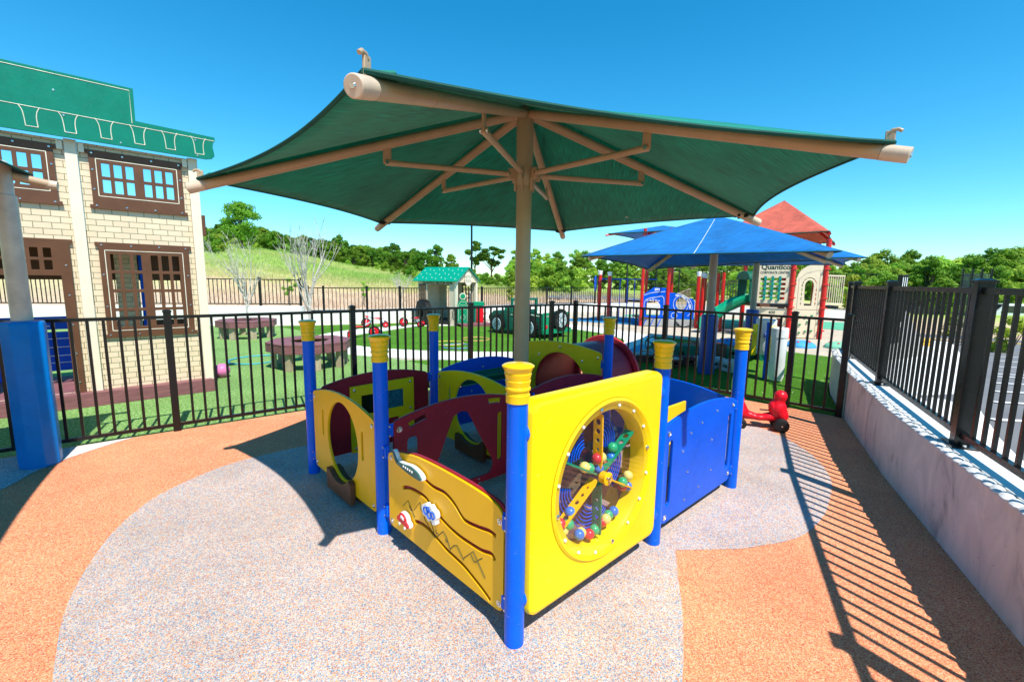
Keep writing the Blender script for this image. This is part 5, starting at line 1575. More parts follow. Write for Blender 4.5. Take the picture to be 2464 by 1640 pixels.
dkk = thing('low_deck', 'low maroon deck under the toy fuel pumps beside the playhouse', 'deck', (-1.36, 15.55, 0), math.atan2(.44, 1.08))
q = MB().box((0, 0, .085), (1.17, .85, .03)); q.build('deck_board', M['deck'], dkk, bevel=.003)
q = MB().box((0, -.41, .035), (1.15, .03, .07)); q.build('deck_skirt', M['deck'], dkk, bevel=.003)
pm = thing('toy_fuel_pump', 'green toy fuel pump with a round top sign on the low maroon deck', 'toy fuel pump', (-1.74, 15.55, .1), math.atan2(.44, 1.08) - .25)
q = MB().box((0, 0, .34), (.30, .30, .68)); bo = q.build('pump_body', M['green'], pm, bevel=.012)
plate('front_panel', fillet([(-.19, 0), (.19, 0), (.19, .66), (.08, .82), (-.08, .82), (-.19, .66)], .02, 3), [], .02, M['green'], pm, Matrix.Translation((0, -.165, 0)) @ V)
q = MB(); q.path([(x, -.178, z) for x, z in [(-.15, .06), (-.15, .62), (-.07, .74), (.07, .74), (.15, .62), (.15, .06)]], .006, 4); q.path([(.08 * math.cos(R_(20 * k)), -.178, .2 + .08 * math.sin(R_(20 * k))) for k in range(18)], .006, 4, closed=True); q.path([(-.1, -.178, .48), (.1, -.178, .48), (.1, -.178, .62), (-.1, -.178, .62)], .005, 4, closed=True); q.build('pale_lines', M['groove'], bo)
rd_ = plate('round_top', circ(0, .93, .115, 24), [], .03, M['cream'], pm, Matrix.Translation((0, -.165, 0)) @ V)
plate('round_top_face', circ(0, .93, .085, 24), [], .008, M['green'], rd_, Matrix.Translation((0, -.185, 0)) @ V)
q = MB(); q.path(smooth([(-.2, -.1, .55), (-.34, -.12, .4), (-.33, -.14, .15), (-.24, -.15, .12), (-.22, -.15, .45)], 5), .014, 6); q.build('hose', M['blackr'], pm)
p2 = thing('toy_fuel_pump', 'green and red toy service counter beside the round-topped toy pump', 'toy counter', (-1.22, 15.85, .1), math.atan2(.44, 1.08) - .2)
q = MB().box((0, 0, .66), (.38, .30, .14)); q.build('counter_top', M['green'], p2, bevel=.01)
q = MB().box((.05, 0, .30), (.24, .26, .58)); q.build('counter_body', M['red'], p2, bevel=.01)
q = MB().box((-.14, 0, .30), (.08, .24, .58)); q.build('counter_leg', M['dgreen'], p2, bevel=.01)
# ------------------------------------------------------------------ toy jeep
jd = Vector((.707, -.707, 0)); 
jp = thing('toy_jeep', 'green play jeep with a spare wheel on its tail, on the turf oval', 'play jeep', (.50, 13.3, 0), -PI / 4 - .02)
# local +x points to the jeep's rear (towards the camera's right), +y to its far side
def yz(x): return Matrix.Translation((x, 0, 0)) @ Matrix(((0, 0, 1, 0), (1, 0, 0, 0), (0, 1, 0, 0), (0, 0, 0, 1)))
SX = Matrix(((1, 0, 0, 0), (0, 0, -1, 0), (0, 1, 0, 0), (0, 0, 0, 1)))
side = fillet([(-1.05, .16), (1.05, .16), (1.05, .70), (.35, .70), (.25, .42), (-.12, .42), (-.22, .72), (-.98, .66), (-1.05, .60)], .03, 3)
for y in (-.55, .55):
    plate('side_panel', side, [], .03, M['dgreen'], jp, Matrix.Translation((0, y, 0)) @ SX)
q = MB().box((-.62, 0, .66), (.82, 1.06, .03)); q.build('hood', M['dgreen'], jp, bevel=.005)
q = MB().box((-.62, 0, .73), (.4, .5, .11)); q.build('hood_box', M['green'], jp, bevel=.01)
q = MB().box((-1.04, 0, .40), (.03, 1.06, .5)); q.build('grille', M['green'], jp, bevel=.005)
q = MB().box((.55, 0, .44), (.95, 1.0, .04)); q.box((.2, 0, .36), (1.2, 1.0, .03)); q.build('seat_board', M['beige'], jp, bevel=.005)
bk = plate('tail_panel', fillet([(-.56, .16), (.56, .16), (.56, .72), (-.56, .72)], .03, 3), [], .03, M['green'], jp, yz(1.07))
q = MB().box((1.12, 0, .20), (.06, 1.2, .13)); q.build('bumper', M['green'], jp, bevel=.01)
for y in (-.52, .52):
    q = MB().box((-.2, y, .86), (.07, .07, .42)); q.build('windshield_post', M['dgreen'], jp, bevel=.01)
q = MB().box((-.2, 0, 1.04), (.06, 1.1, .07)); q.build('windshield_bar', M['dgreen'], jp, bevel=.01)
q = MB().lathe([(.12, 0), (.13, .02), (.15, .02), (.155, 0), (.15, -.02), (.12, -.02), (.12, 0)], n=20, mx=Matrix.Translation((-.02, -.2, .75)) @ Matrix.Rotation(1.2, 4, 'Y'), caps=False); q.build('steering_wheel', M['beige'], jp)
def jwheel(par, mm, r):
    q = MB().lathe([(r * .97, 0), (r * .97, .09), (r * .66, .095), (0, .085)], n=30, mx=mm); 
    for k in range(22): q.box((0, 0, 0), (r * .11, r * .10, .085), mx=mm @ Matrix.Rotation(2 * PI * k / 22, 4, 'Z') @ Matrix.Translation((r * 1.0, 0, .045)))
    w = q.build('wheel', M['blackr'], par)
    q = MB().lathe([(r * .68, .096), (r * .66, .102), (0, .102)], n=28, mx=mm); q.build('wheel_disc', mat('wheel_pale', (.62, .70, .74), .5) if not bpy.data.materials.get('wheel_pale') else bpy.data.materials['wheel_pale'], w)
    q = MB()
    for rr in (.56, .30, .16): q.path([(r * rr * math.cos(R_(15 * k)), r * rr * math.sin(R_(15 * k)), .104) for k in range(24)], r * .018 if rr != .30 else r * .04, 4, closed=True, mx=mm)
    for k in range(8):
        a = 2 * PI * k / 8; q.path([(r * .44 * math.cos(a) + r * .05 * math.cos(R_(60 * t)), r * .44 * math.sin(a) + r * .05 * math.sin(R_(60 * t)), .104) for t in range(6)], r * .016, 4, closed=True, mx=mm)
    q.build('wheel_lines', M['blackr'], w)
FRW = lambda x, y, z: Matrix.Translation((x, y, z)) @ Matrix.Rotation(PI / 2, 4, 'X')
jwheel(jp, FRW(-.72, -.565, .29), .28); jwheel(jp, FRW(.62, -.565, .29), .29)
jwheel(jp, Matrix.Translation((-.72, .565, .29)) @ Matrix.Rotation(-PI / 2, 4, 'X'), .28); jwheel(jp, Matrix.Translation((.62, .565, .29)) @ Matrix.Rotation(-PI / 2, 4, 'X'), .29)
jwheel(jp, Matrix.Translation((1.085, .12, .50)) @ Matrix.Rotation(PI / 2, 4, 'Y'), .30)
for y in (-.45, .50):
    q = MB().lathe([(.055, 0), (.05, .02), (0, .03)], n=14, mx=Matrix.Translation((1.09, y, .33)) @ Matrix.Rotation(PI / 2, 4, 'Y')); q.build('tail_light', M['red'], jp)
q = MB(); q.path([(1.09, y, z) for y, z in ((-.48, .22), (-.48, .62), (-.30, .62))], .010, 4); q.path([(-.2 + t * .3, -.567, .60) for t in range(2)], .008, 4); q.path([(x, -.567, z) for x, z in ((.98, .22), (.98, .62), (.42, .66))], .010, 4); q.build('pale_lines', M['groove'], jp)

# ------------------------------------------------------------------ large hollow blocks, drums, domes
wb = mat('block_white', (.62, .64, .62), .5, var=.06); bb = mat('block_brown', (.20, .06, .04), .5, var=.1); bg_ = mat('block_green', (.003, .17, .10), .5, var=.1); lidm = mat('block_lid', (.30, .42, .42), .5, var=.1)
def block(loc, rz, sz, side, lid, label):
    t = thing('hollow_block', label, 'building block', loc, rz, 'large play blocks on the shaded turf')
    L, W_, H_ = sz
    for sy in (-1, 1):
        plate('side_wall', fillet(rect(-L / 2, 0, L / 2, H_ - .02), .012, 2), [rrect(-.06, H_ * .35, .06, H_ * .62, .015, 2)], .02, side, t, Matrix.Translation((0, sy * (W_ / 2 - .01), 0)) @ SX)
    for s_ in (-1, 1):
        plate('end_wall', fillet(rect(-W_ / 2, 0, W_ / 2, H_ - .02), .012, 2), [rrect(-.06, H_ * .35, .06, H_ * .62, .015, 2)], .02, side, t, yz(s_ * (L / 2 - .01)))
    q = MB().box((0, 0, H_ - .012), (L, W_, .024)); ld = q.build('lid', lid, t, bevel=.006)
    q = MB()
    nx = max(2, int(L / .12)); ny = max(2, int(W_ / .12))
    for i in range(nx):
        for j in range(ny):
            q.box(((i + .5) / nx * L - L / 2, (j + .5) / ny * W_ - W_ / 2, H_ + .004), (L / nx * .62, W_ / ny * .62, .008))
    q.build('lid_studs', lid, ld, bevel=.002)
BL = [((2.78, 8.95, 0), .1, (.60, .30, .17), bb, lidm, 'brown block with a pale lid, leftmost in front of the blue shade'),
      ((3.05, 8.42, 0), .3, (.34, .28, .17), bb, wb, 'short brown block at the front left of the block pile'),
      ((3.02, 9.45, 0), .2, (.34, .34, .13), bb, bb, 'small brown block carrying the leftmost toy steering wheel'),
      ((3.50, 8.60, 0), -.1, (.62, .30, .17), bb, bb, 'all-brown low block in the middle of the pile'),
      ((3.78, 8.38, 0), .35, (.42, .34, .20), wb, wb, 'white block just left of the blue padded pole'),
      ((3.50, 9.30, 0), .05, (.70, .45, .30), bg_, bg_, 'large green block behind the brown and white ones'),
      ((4.30, 9.65, 0), .05, (.62, .45, .30), bb, bb, 'brown block behind the large green block'),
      ((4.05, 8.05, 0), .3, (.30, .30, .20), wb, wb, 'white block just right of the nearer blue padded pole'),
      ((4.80, 9.75, 0), -.1, (.95, .50, .20), bg_, bg_, 'wide green block on the right of the pile'),
      ((5.50, 9.35, 0), -.3, (.50, .45, .26), bg_, bg_, 'green block at the far right of the pile, below the second pole'),
      ((2.95, 9.15, 0), .6, (.30, .30, .2), bg_, lidm, 'short green block with a pale lid near the steering wheel block')]
for bl in BL: block(*bl)
def swheel(loc, rz, label):
    t = thing('steering_wheel_toy', label, 'steering wheel', loc, rz, 'toy steering wheels on the blocks')
    mm = Matrix.Rotation(1.15, 4, 'X')
    q = MB().path([(.15 * math.cos(R_(15 * k)), .15 * math.sin(R_(15 * k)), 0) for k in range(24)], .014, 8, closed=True, mx=Matrix.Translation((0, 0, .16)) @ mm); q.build('rim', M['dgreen'], t)
    q = MB()
    for a in (30, 150, 270): q.tube((0, 0, 0), (.15 * math.cos(R_(a)), .15 * math.sin(R_(a)), 0), .012, n=6, mx=Matrix.Translation((0, 0, .16)) @ mm)
    q.lathe([(.035, -.02), (.035, .02), (0, .025)], n=12, mx=Matrix.Translation((0, 0, .16)) @ mm); q.build('spokes', M['dgreen'], t)
    q = MB().tube((0, .02, 0), (0, .0, .15), .02, n=8); q.build('column', M['dgreen'], t)
swheel((3.02, 9.45, .13), -.1, 'green toy steering wheel on the small brown block at the left of the pile')
swheel((4.32, 9.68, .30), .1, 'green toy steering wheel on the brown block behind the nearer blue pole')
swheel((5.15, 9.6, .23), .2, 'green toy steering wheel on the wide green block, right of the pole')

dr_ = thing('upright_drums', 'white upright tube drums with yellow hangers on a blue post behind the fence', 'outdoor drums', (4.62, 7.55, 0), 0)
q = MB().tube((-.30, -.12, 0), (-.30, -.12, .96), .04, n=16); q.build('post', M['blue'], dr_)
for (x, y, r, z0, z1) in ((-.10, .32, .15, .38, .98), (-.27, -.38, .115, .06, .90)):
    q = MB().lathe([(r * .78, z0 - .03), (r * .98, z0 + .05), (r, z1 - .16), (r * 1.08, z1 - .155), (r * 1.08, z1 - .015), (r * .98, z1), (r * .85, z1), (r * .83, z1 - .03), (0, z1 - .03)], c=(x, y, 0), n=28); q.build('drum', M['white'], dr_)
for (x, y) in ((-.33, .25), (-.27, -.16), (-.20, -.10)):
    q = MB().box((x, y, .62), (.10, .025, .56), rz=.3); q.build('hanger', M['yellow'], dr_, bevel=.006)
q = MB().box((-.2, .1, .7), (.06, .4, .06), rz=-.3); q.build('crossbar', M['blue'], dr_)

for i, (x, y, c, lb) in enumerate(((5.75, 11.6, 'skyb', 'blue climbing dome on the pale rubber, leftmost of four'), (6.6, 11.6, 'gr', 'pale green climbing dome on the pale rubber, second from the left'), (7.5, 11.45, 'skyb', 'blue climbing dome on the pale rubber, in front of the climbing panel'), (8.4, 11.25, 'gr', 'pale green climbing dome on the pale rubber, rightmost by the wall'))):
    if not bpy.data.materials.get('dome_skyb'):
        mat('dome_skyb', (.06, .34, .70), .6); mat('dome_gr', (.22, .56, .36), .6)
    t = thing('climbing_dome', lb, 'climbing dome', (x, y, 0), 0, 'low climbing domes')
    q = MB().lathe([(.36 * math.cos(R_(a)), .17 * math.sin(R_(a))) for a in range(0, 91, 9)], n=28, caps=False); q.build('dome', bpy.data.materials['dome_' + c], t)
    for k in range(5):
        a = 1.3 * k; o_ = MB().sphere((.22 * math.cos(a), .22 * math.sin(a), .135), .035, 8, sc=(1, 1, .6)).build('grip', M['red'], t)

# ------------------------------------------------------------------ red ride-on scooter toy
rl = thing('ride_on_toy', 'red plastic ride-on toy with black wheels beside the right post', 'ride-on toy', (2.78, 4.82, 0), -.32)
rl.scale = (.8, .8, .8)
# local +x is the high backrest end
def loft(name, secs, m, par, sub=2):
    """secs: (x, zbot, ztop, halfwidth) rounded cross-sections joined along x"""
    mb = MB(); n = 14
    for (x, zb, zt, w) in secs:
        for k in range(n):
            a = 2 * PI * k / n
            ca, sa = math.cos(a), math.sin(a)
            ca = math.copysign(abs(ca) ** .75, ca); sa = math.copysign(abs(sa) ** .75, sa)
            mb.v.append((x, w * ca, (zb + zt) / 2 + (zt - zb) / 2 * sa))
    for i in range(len(secs) - 1):
        for k in range(n):
            l = (k + 1) % n; mb.f.append((i * n + k, i * n + l, (i + 1) * n + l, (i + 1) * n + k))
    mb.f += [tuple(range(n - 1, -1, -1)), tuple((len(secs) - 1) * n + k for k in range(n))]
    o = mb.build(name, m, par, ang=80)
    s = o.modifiers.new('sub', 'SUBSURF'); s.levels = sub; s.render_levels = sub
    return o
# remeshed single shell: bulbs and saddle flow into each other
def metab(parts, name, m, par, res=.012):
    mb_ = bpy.data.metaballs.new('tmp'); mb_.resolution = res; mb_.render_resolution = res; mb_.threshold = .35
    for (x, y, z, r, sx, sy, sz) in parts:
        e = mb_.elements.new(type='ELLIPSOID'); e.co = (x, y, z); e.radius = r * 1.45; e.size_x = sx; e.size_y = sy; e.size_z = sz
    ob = bpy.data.objects.new('tmp', mb_); COL.objects.link(ob)
    bpy.context.view_layer.update()
    dg = bpy.context.evaluated_depsgraph_get()
    me = bpy.data.meshes.new_from_object(ob.evaluated_get(dg))
    bpy.data.objects.remove(ob)
    me.name = name; me.materials.clear(); me.materials.append(m); me.shade_smooth()
    o = bpy.data.objects.new(name, me); COL.objects.link(o); o.parent = par
    return o
body = metab([(.24, 0, .475, .085, 1, 1.0, 1), (.215, 0, .39, .06, 1, 1, 1), (.22, 0, .30, .115, .95, .9, 1.15), (.27, 0, .20, .10, .9, .9, 1), (.14, 0, .32, .045, .8, 1.6, 1.5),
              (.12, 0, .17, .075, 1.3, 1.0, .8), (.0, 0, .155, .065, 1.8, 1.15, .75), (-.13, 0, .17, .07, 1.3, 1.0, .85), (-.23, 0, .21, .10, .95, .9, 1.1), (-.25, 0, .30, .08, .85, .85, 1.05), (-.265, 0, .37, .05, 1, .9, 1),
              (-.25, .075, .405, .042, 1, 1, 1), (-.25, -.075, .405, .042, 1, 1, 1)], 'body', M['red'], rl)
for (x, y, r) in ((.25, .125, .095), (.25, -.125, .095), (-.24, .125, .07), (-.24, -.125, .07)):
    mm = Matrix.Translation((x, y, r)) @ Matrix.Rotation(PI / 2, 4, 'X')
    q = MB().lathe([(.02, -.045), (r * .7, -.05), (r * .92, -.042), (r, -.025), (r, .025), (r * .92, .042), (r * .7, .05), (.02, .045)], n=28, mx=mm); w = q.build('wheel', M['blackr'], rl)
    s = -1 if y < 0 else 1
    q = MB().tube((x, y + .04 * s, r), (x, y + .056 * s, r), .014, .009, n=10); q.build('axle_cap', M['steel'], w)
q = MB(); 
for s in (1, -1): q.sphere((-.30, .035 * s, .35), .014, 10)
q.build('eyes', M['white'], rl)
q = MB().box((.06, 0, .262), (.12, .06, .004)); q.build('seat_mark', M['blackr'], rl)

# ------------------------------------------------------------------ play towers
def red_post(par, x, y, z1, off, r=.06, cap=True):
    q = MB().tube((x, y, 0), (x, y, z1), r, n=16); p = q.build('post', M['redst'], par, off=off)
    if cap:
        q = MB().lathe([(r * 1.1, z1 - .02), (r * 1.1, z1 + .05), (r * 1.3, z1 + .12), (r * 1.25, z1 + .14), (0, z1 + .15)], c=(x, y, 0), n=16); q.build('post_cap', M['white'], p, off=off)
def pxy(px, d): return ((px - 1232) / 1068 * d * 1.0, d)
# monkey bars
mbx = Vector((3.7, 18.6, 0))
mk = thing('overhead_climber', 'red posts with a blue overhead bar and hanging blue poles, left of the towers', 'climber', mbx)
P1 = Vector((3.62, 18.6, 0)); P2 = Vector((3.95, 18.3, 0))
red_post(mk, P1.x, P1.y, 1.90, mbx, .075); red_post(mk, P2.x, P2.y, 1.85, mbx, .075)
q = MB().tube((P1.x, P1.y, 1.70), (6.1, 19.0, 1.72), .022, n=8); q.build('overhead_bar', M['bluepl'], mk, off=mbx)
for i, px in enumerate((1467, 1488, 1506, 1523, 1542)):
    d = 18.6; x = (px - 1232) / 1068 * d
    q = MB().tube((x, d, 0.02), (x, d, 1.72), .02, n=8); q.build('hanging_pole', M['bluepl'], mk, off=mbx)
plate('blue_sign_panel', fillet([(-.16, 1.2), (.16, 1.2), (.16, 1.75), (0, 1.85), (-.16, 1.75)], .02, 2), [], .02, M['bluepl'], mk, Matrix.Translation((3.45 - mbx.x, 18.65 - mbx.y, 0)) @ Matrix.Rotation(1.1, 4, 'Z') @ SX)

# tower with the arched blue panels
T1 = Vector((5.3, 16.4, 0))
t1 = thing('climbing_tower', 'play tower with red posts, arched blue panels and its own blue roof', 'play tower', T1)
pa = (4.72, 16.3); pb_ = (5.58, 16.05); pc_ = (5.25, 17.6); pd = (6.15, 17.35); pe = (6.55, 15.8)
for p in (pa, pb_, pc_, pd): red_post(t1, *p, 3.5, T1, .06, cap=False)
red_post(t1, *pe, 1.85, T1, .065)
def bfr(A, B, z=0): return Matrix.Translation(-T1) @ frame(A, B, z)
LA_ = math.hypot(pb_[0] - pa[0], pb_[1] - pa[1])
whl = mat('white_line', (.72, .74, .80), .5)
pn = plate('arched_panel', fillet([(.06, .32), (LA_ - .06, .32), (LA_ - .06, 1.40), (.40, 1.42), (.06, 1.16)], .03, 3), [fillet([(.16, .40), (.66, .40), (.66, .78), (.56, .92), (.28, .95), (.16, .84)], .04, 3)], .02, M['bluepl'], t1, bfr(pa, pb_))
q = MB(); mmm = bfr(pa, pb_)
q.path([(x, z, .013) for x, z in smooth([(.10, .42), (.10, .86), (.22, 1.0), (.50, 1.06), (.76, 1.05), (.76, .42)], 4)], .010, 4, mx=mmm)
q.path([(x, z, .013) for x, z in smooth([(.07, 1.12), (.35, 1.22), (.80, 1.27)], 4)], .010, 4, mx=mmm)
for a in range(5): q.box((.2 + .1 * a, .98 - .02 * abs(a - 2), .013), (.07, .03, .006), mx=mmm)
q.build('white_lines', whl, pn)
text('lettering', 'FBI', .13, mmm @ Matrix.Translation((.52, 1.33, .012)), M['white'], pn, .002, bold=.006)
LB_ = math.hypot(pe[0] - pb_[0], pe[1] - pb_[1])
arcp = [(.06, .30), (.92, .30), (.92, .95), (.80, 1.05)] + [(.08 + .78 * math.cos(R_(a)), .52 + .72 * math.sin(R_(a))) for a in range(46, 91, 6)] + [(.06, 1.24)]
mm2 = bfr(pb_, pe)
pn2 = plate('round_panel', arcp, [circ(.47, .86, .19, 24, ry=.22)], .02, M['bluepl'], t1, mm2)
q = MB()
q.path([(x, z, .013) for x, z in arc(.22, .72, .62, -38, 82, 16, ry=.50)], .010, 4, mx=mm2); q.path([(x, z, .013) for x, z in circ(.46, .84, .26, 24, ry=.30)], .010, 4, closed=True, mx=mm2)
for a in (5, 30, 55, 78):
    cxx, czz = .22 + .55 * math.cos(R_(a)), .72 + .43 * math.sin(R_(a)); q.box((0, 0, 0), (.05, .16, .006), mx=mm2 @ Matrix.Translation((cxx, czz, .013)) @ Matrix.Rotation(R_(a), 4, 'Z'))
q.path([(x, z, .013) for x, z in circ(.25, .42, .10, 16)], .010, 4, closed=True, mx=mm2)
q.build('white_lines', whl, pn2)
gp_ = mat('grey_panel', (.42, .42, .40), .6)
for A_, B_, L_ in ((pa, pb_, LA_), (pb_, pe, LB_)):
    plate('grey_base_panel', rect(.05, .02, min(L_ - .05, .92), .29), [], .02, gp_, t1, bfr(A_, B_))
q = MB().box((5.45 - T1.x, 16.8 - T1.y, .30), (1.5, 1.2, .06)); q.build('deck', M['brown'], t1)
q = MB(); q.path([(.35, .08, .02), (.6, .02, .05), (.82, .08, .05)], .02, 6, mx=mm2); q.path([(.3, .22, .03), (.45, .08, .03)], .02, 6, mx=mm2); q.build('grey_rails', M['blackr'], t1)
q = MB()
for u in (.2, .45, .7): q.path([(u, .28, .02), (u - .12, .0, .12)], .014, 6, mx=bfr(pa, pb_))
q.build('blue_stays', M['bluepl'], t1)
cR = Vector((5.65, 17.2, 0)); tips = []
for k in range(4):
    a = R_(-172 + 90 * k); d = Vector((math.cos(a), math.sin(a), 0)); tip = cR + d * 2.25 + Vector((0, 0, 3.30)); tips.append(cR + d * 2.15 + Vector((0, 0, 3.36)))
    q = MB().tube(cR + Vector((0, 0, 3.6)) + d * .3, tip, .035, n=8); q.build('roof_arm', M['redst'], t1, off=T1)
build_canopy(t1, cR + Vector((0, 0, 3.72)), tips, .09, .03, M['fblue'], T1, hem=.02)

# main tower
T2 = Vector((8.4, 13.8, 0))
t2 = thing('climbing_tower', 'tall beige play tower with red posts and a coral red pyramid roof', 'play tower', T2)
def tf(A, B, z=0): return Matrix.Translation(-T2) @ frame(A, B, z)
qa = (7.33, 13.55); qb = (8.23, 13.2); qc = (9.08, 13.05); qd = (7.7, 14.9); qe = (8.85, 14.6); qf = (9.7, 14.4); qg = (7.0, 14.9); qh = (7.15, 15.6)
for p in (qa, qb, qc, qd, qe, qf): red_post(t2, *p, 2.9, T2, .07, cap=False)
for p in (qg, qh): red_post(t2, *p, 1.95, T2, .055, cap=False)
L1 = math.hypot(qb[0] - qa[0], qb[1] - qa[1]); m1_ = tf(qa, qb)
gh = []
for r_ in range(5):
    for c_ in range(4): gh.append(rect(.14 + .155 * c_, 1.14 + .135 * r_, .245 + .155 * c_, 1.215 + .135 * r_))
pn = plate('lattice_panel', fillet([(.07, 1.02), (L1 - .07, 1.02), (L1 - .07, 2.22), (.07, 2.22)], .02, 2), [rect(.13, 1.14 + .14 * r_, L1 - .17, 1.215 + .14 * r_) for r_ in range(5)], .025, M['beige'], t2, m1_)
for k in range(3):
    q = MB().box((.26 + .19 * k, 1.47, .03), (.055, .72, .03), mx=m1_)
    for r_ in range(5): q.box((.26 + .19 * k, 1.18 + .14 * r_, .045), (.07, .07, .02), mx=m1_)
    q.build('tic_tac_bar', bpy.data.materials.get('teal_bar') or mat('teal_bar', (.01, .27, .22), .4), pn)
dl = bpy.data.materials['dark_lettering']
text('lettering', 'Quantico', .20, m1_ @ Matrix.Translation((L1 / 2 + .02, 2.09, .014)), dl, pn, .002, bold=.006)
text('lettering', 'CORPORATE CENTER', .095, m1_ @ Matrix.Translation((L1 / 2, 1.93, .014)), dl, pn, .002, bold=.002, sx=.80)
q = MB().box((8.3 - T2.x, 14.0 - T2.y, .96), (1.75, 1.3, .09)); q.build('deck', M['brown'], t2)
q = MB().box((L1 / 2, .96, .02), (L1 - .06, .10, .06), mx=m1_); q.build('deck_edge', M['blackr'], t2)
pn = plate('counter_panel', fillet([(.07, .03), (.20, .03), (.20, .58), (L1 - .2, .58), (L1 - .2, .03), (L1 - .07, .03), (L1 - .07, .88), (.07, .88)], .02, 2), [], .025, M['beige'], t2, m1_)
text('lettering', '400', .12, m1_ @ Matrix.Translation((L1 * .52, .75, .014)), dl, pn, .002, bold=.002)
q = MB()
for k in range(5): q.tube((.25, .1 + .12 * k, -.35), (L1 - .25, .1 + .12 * k, -.35), .014, n=6, mx=m1_)
q.tube((.25, 0, -.35), (.25, .9, -.35), .016, n=6, mx=m1_); q.tube((L1 - .25, 0, -.35), (L1 - .25, .9, -.35), .016, n=6, mx=m1_)
q.build('ladder', M['beige'], t2)
L2 = math.hypot(qc[0] - qb[0], qc[1] - qb[1]); m2_ = tf(qb, qc)
arch = [(.36, .98), (.56, .98), (.58, 1.55)] + [(.46 + .12 * math.cos(R_(a)), 1.55 + .17 * math.sin(R_(a))) for a in range(15, 180, 15)] + [(.34, 1.55)]
marks = []
for a in range(8, 180, 25):
    cxx, czz = .46 + .19 * math.cos(R_(a)), 1.55 + .24 * math.sin(R_(a)); marks.append((cxx, czz, R_(a)))
slits = [rect(.255, 1.0 + .13 * k, .28, 1.09 + .13 * k) for k in range(5)] + [rect(.64, 1.0 + .13 * k, .665, 1.09 + .13 * k) for k in range(5)]
for cxx, czz, a in marks:
    c_, s__ = math.cos(a), math.sin(a)
    slits.append([(cxx + x * c_ - y * s__, czz + x * s__ + y * c_) for x, y in ((-.012, -.04), (.012, -.04), (.012, .04), (-.012, .04))])
pn = plate('arched_climbing_panel', fillet([(.02, .02), (L2 - .08, .02), (L2 - .08, 2.22)] + [(L2 - .08 - .66 * math.sin(R_(a)), 1.80 + .42 * math.cos(R_(a))) for a in range(15, 80, 12)] + [(.10, 1.78)], [.02] * 3 + [0] * 6 + [.03], 2), [arch] + slits, .03, M['beige'], t2, m2_)
for (u, z) in ((.28, .66), (.44, .66), (.60, .69), (.50, .50), (.30, .42), (.46, .22), (.62, .24), (.30, .18), (.54, .06)):
    q = MB().sphere((u, z, .03), .035, 10, sc=(1.1, .7, 1), mx=m2_); q.build('climbing_hold', M['green'], pn)
q = MB(); q.path([(u, z, .016) for u, z in ((.03, .86), (L2 - .09, .86))], .004, 4, mx=m2_); q.path([(u, z, .016) for u, z in ((.17, .88), (.17, 1.75), (.35, 1.92), (.72, 2.02), (.72, .04))], .004, 4, mx=m2_); q.build('groove_line', M['brown'], pn)
# clamps on the red posts
q = MB()
for p in (qb, qc):
    for z in (.25, .6, .92, 1.2, 1.6, 2.05): q.box((p[0] - T2.x, p[1] - T2.y - .02, z), (.155, .145, .035))
q.build('post_clamps', M['redst'], t2)
# balcony at the right
qq = (10.05, 13.6); m3_ = tf(qc, qq)
q = MB(); Lb = math.hypot(qq[0] - qc[0], qq[1] - qc[1])
for k in range(9): q.tube((.08 + (Lb - .1) * k / 8, 1.02, 0), (.08 + (Lb - .1) * k / 8, 1.86, 0), .013, n=6, mx=m3_)
for z in (1.02, 1.86): q.tube((.05, z, 0), (Lb, z, 0), .020, n=6, mx=m3_)
q.build('balcony_rail', M['beige'], t2)
q = MB().box((9.35 - T2.x, 13.9 - T2.y, .93), (1.0, .9, .08)); q.build('balcony_deck', M['blackr'], t2)
# bridge railings to the left
rp = thing('ramp_bridge', 'ramp with brown railings and white-capped red posts between the two play towers', 'ramp', (6.9, 17.5, 0))
or_ = Vector((6.9, 17.5, 0))
for p in ((6.75, 15.9), (7.3, 17.0), (7.6, 17.2)): red_post(rp, *p, 1.80, or_, .06)
tanr = mat('tan_rail', (.36, .26, .18), .5)
for (A_, B_, z0, z1, zt) in (((6.95, 16.7), (7.9, 18.2), .5, .9, 1.5), ((7.9, 18.2), (8.9, 17.2), .9, .95, 1.75), ((6.3, 17.8), (7.5, 18.9), .3, .6, 1.2)):
    q = MB(); n = 14
    for k in range(n + 1):
        t_ = k / n; x, y = A_[0] + (B_[0] - A_[0]) * t_, A_[1] + (B_[1] - A_[1]) * t_
        q.tube((x, y, z0 + (z1 - z0) * t_), (x, y, z0 + (z1 - z0) * t_ + .75), .016, n=5)
    for dz in (0, .75): q.tube((*A_, z0 + dz), (*B_, z1 + dz), .022, n=6)
    q.build('railing', tanr, rp, off=or_)
q = MB(); q.add([(6.7, 16.2, .3), (7.5, 16.0, .5), (8.9, 16.9, .9), (8.4, 18.2, .9), (6.7, 16.2, .24), (7.5, 16.0, .44), (8.9, 16.9, .84), (8.4, 18.2, .84)], [(0, 1, 2, 3), (4, 7, 6, 5), (0, 4, 5, 1), (1, 5, 6, 2), (2, 6, 7, 3), (3, 7, 4, 0)]); q.build('ramp_deck', M['brown'], rp, off=or_)
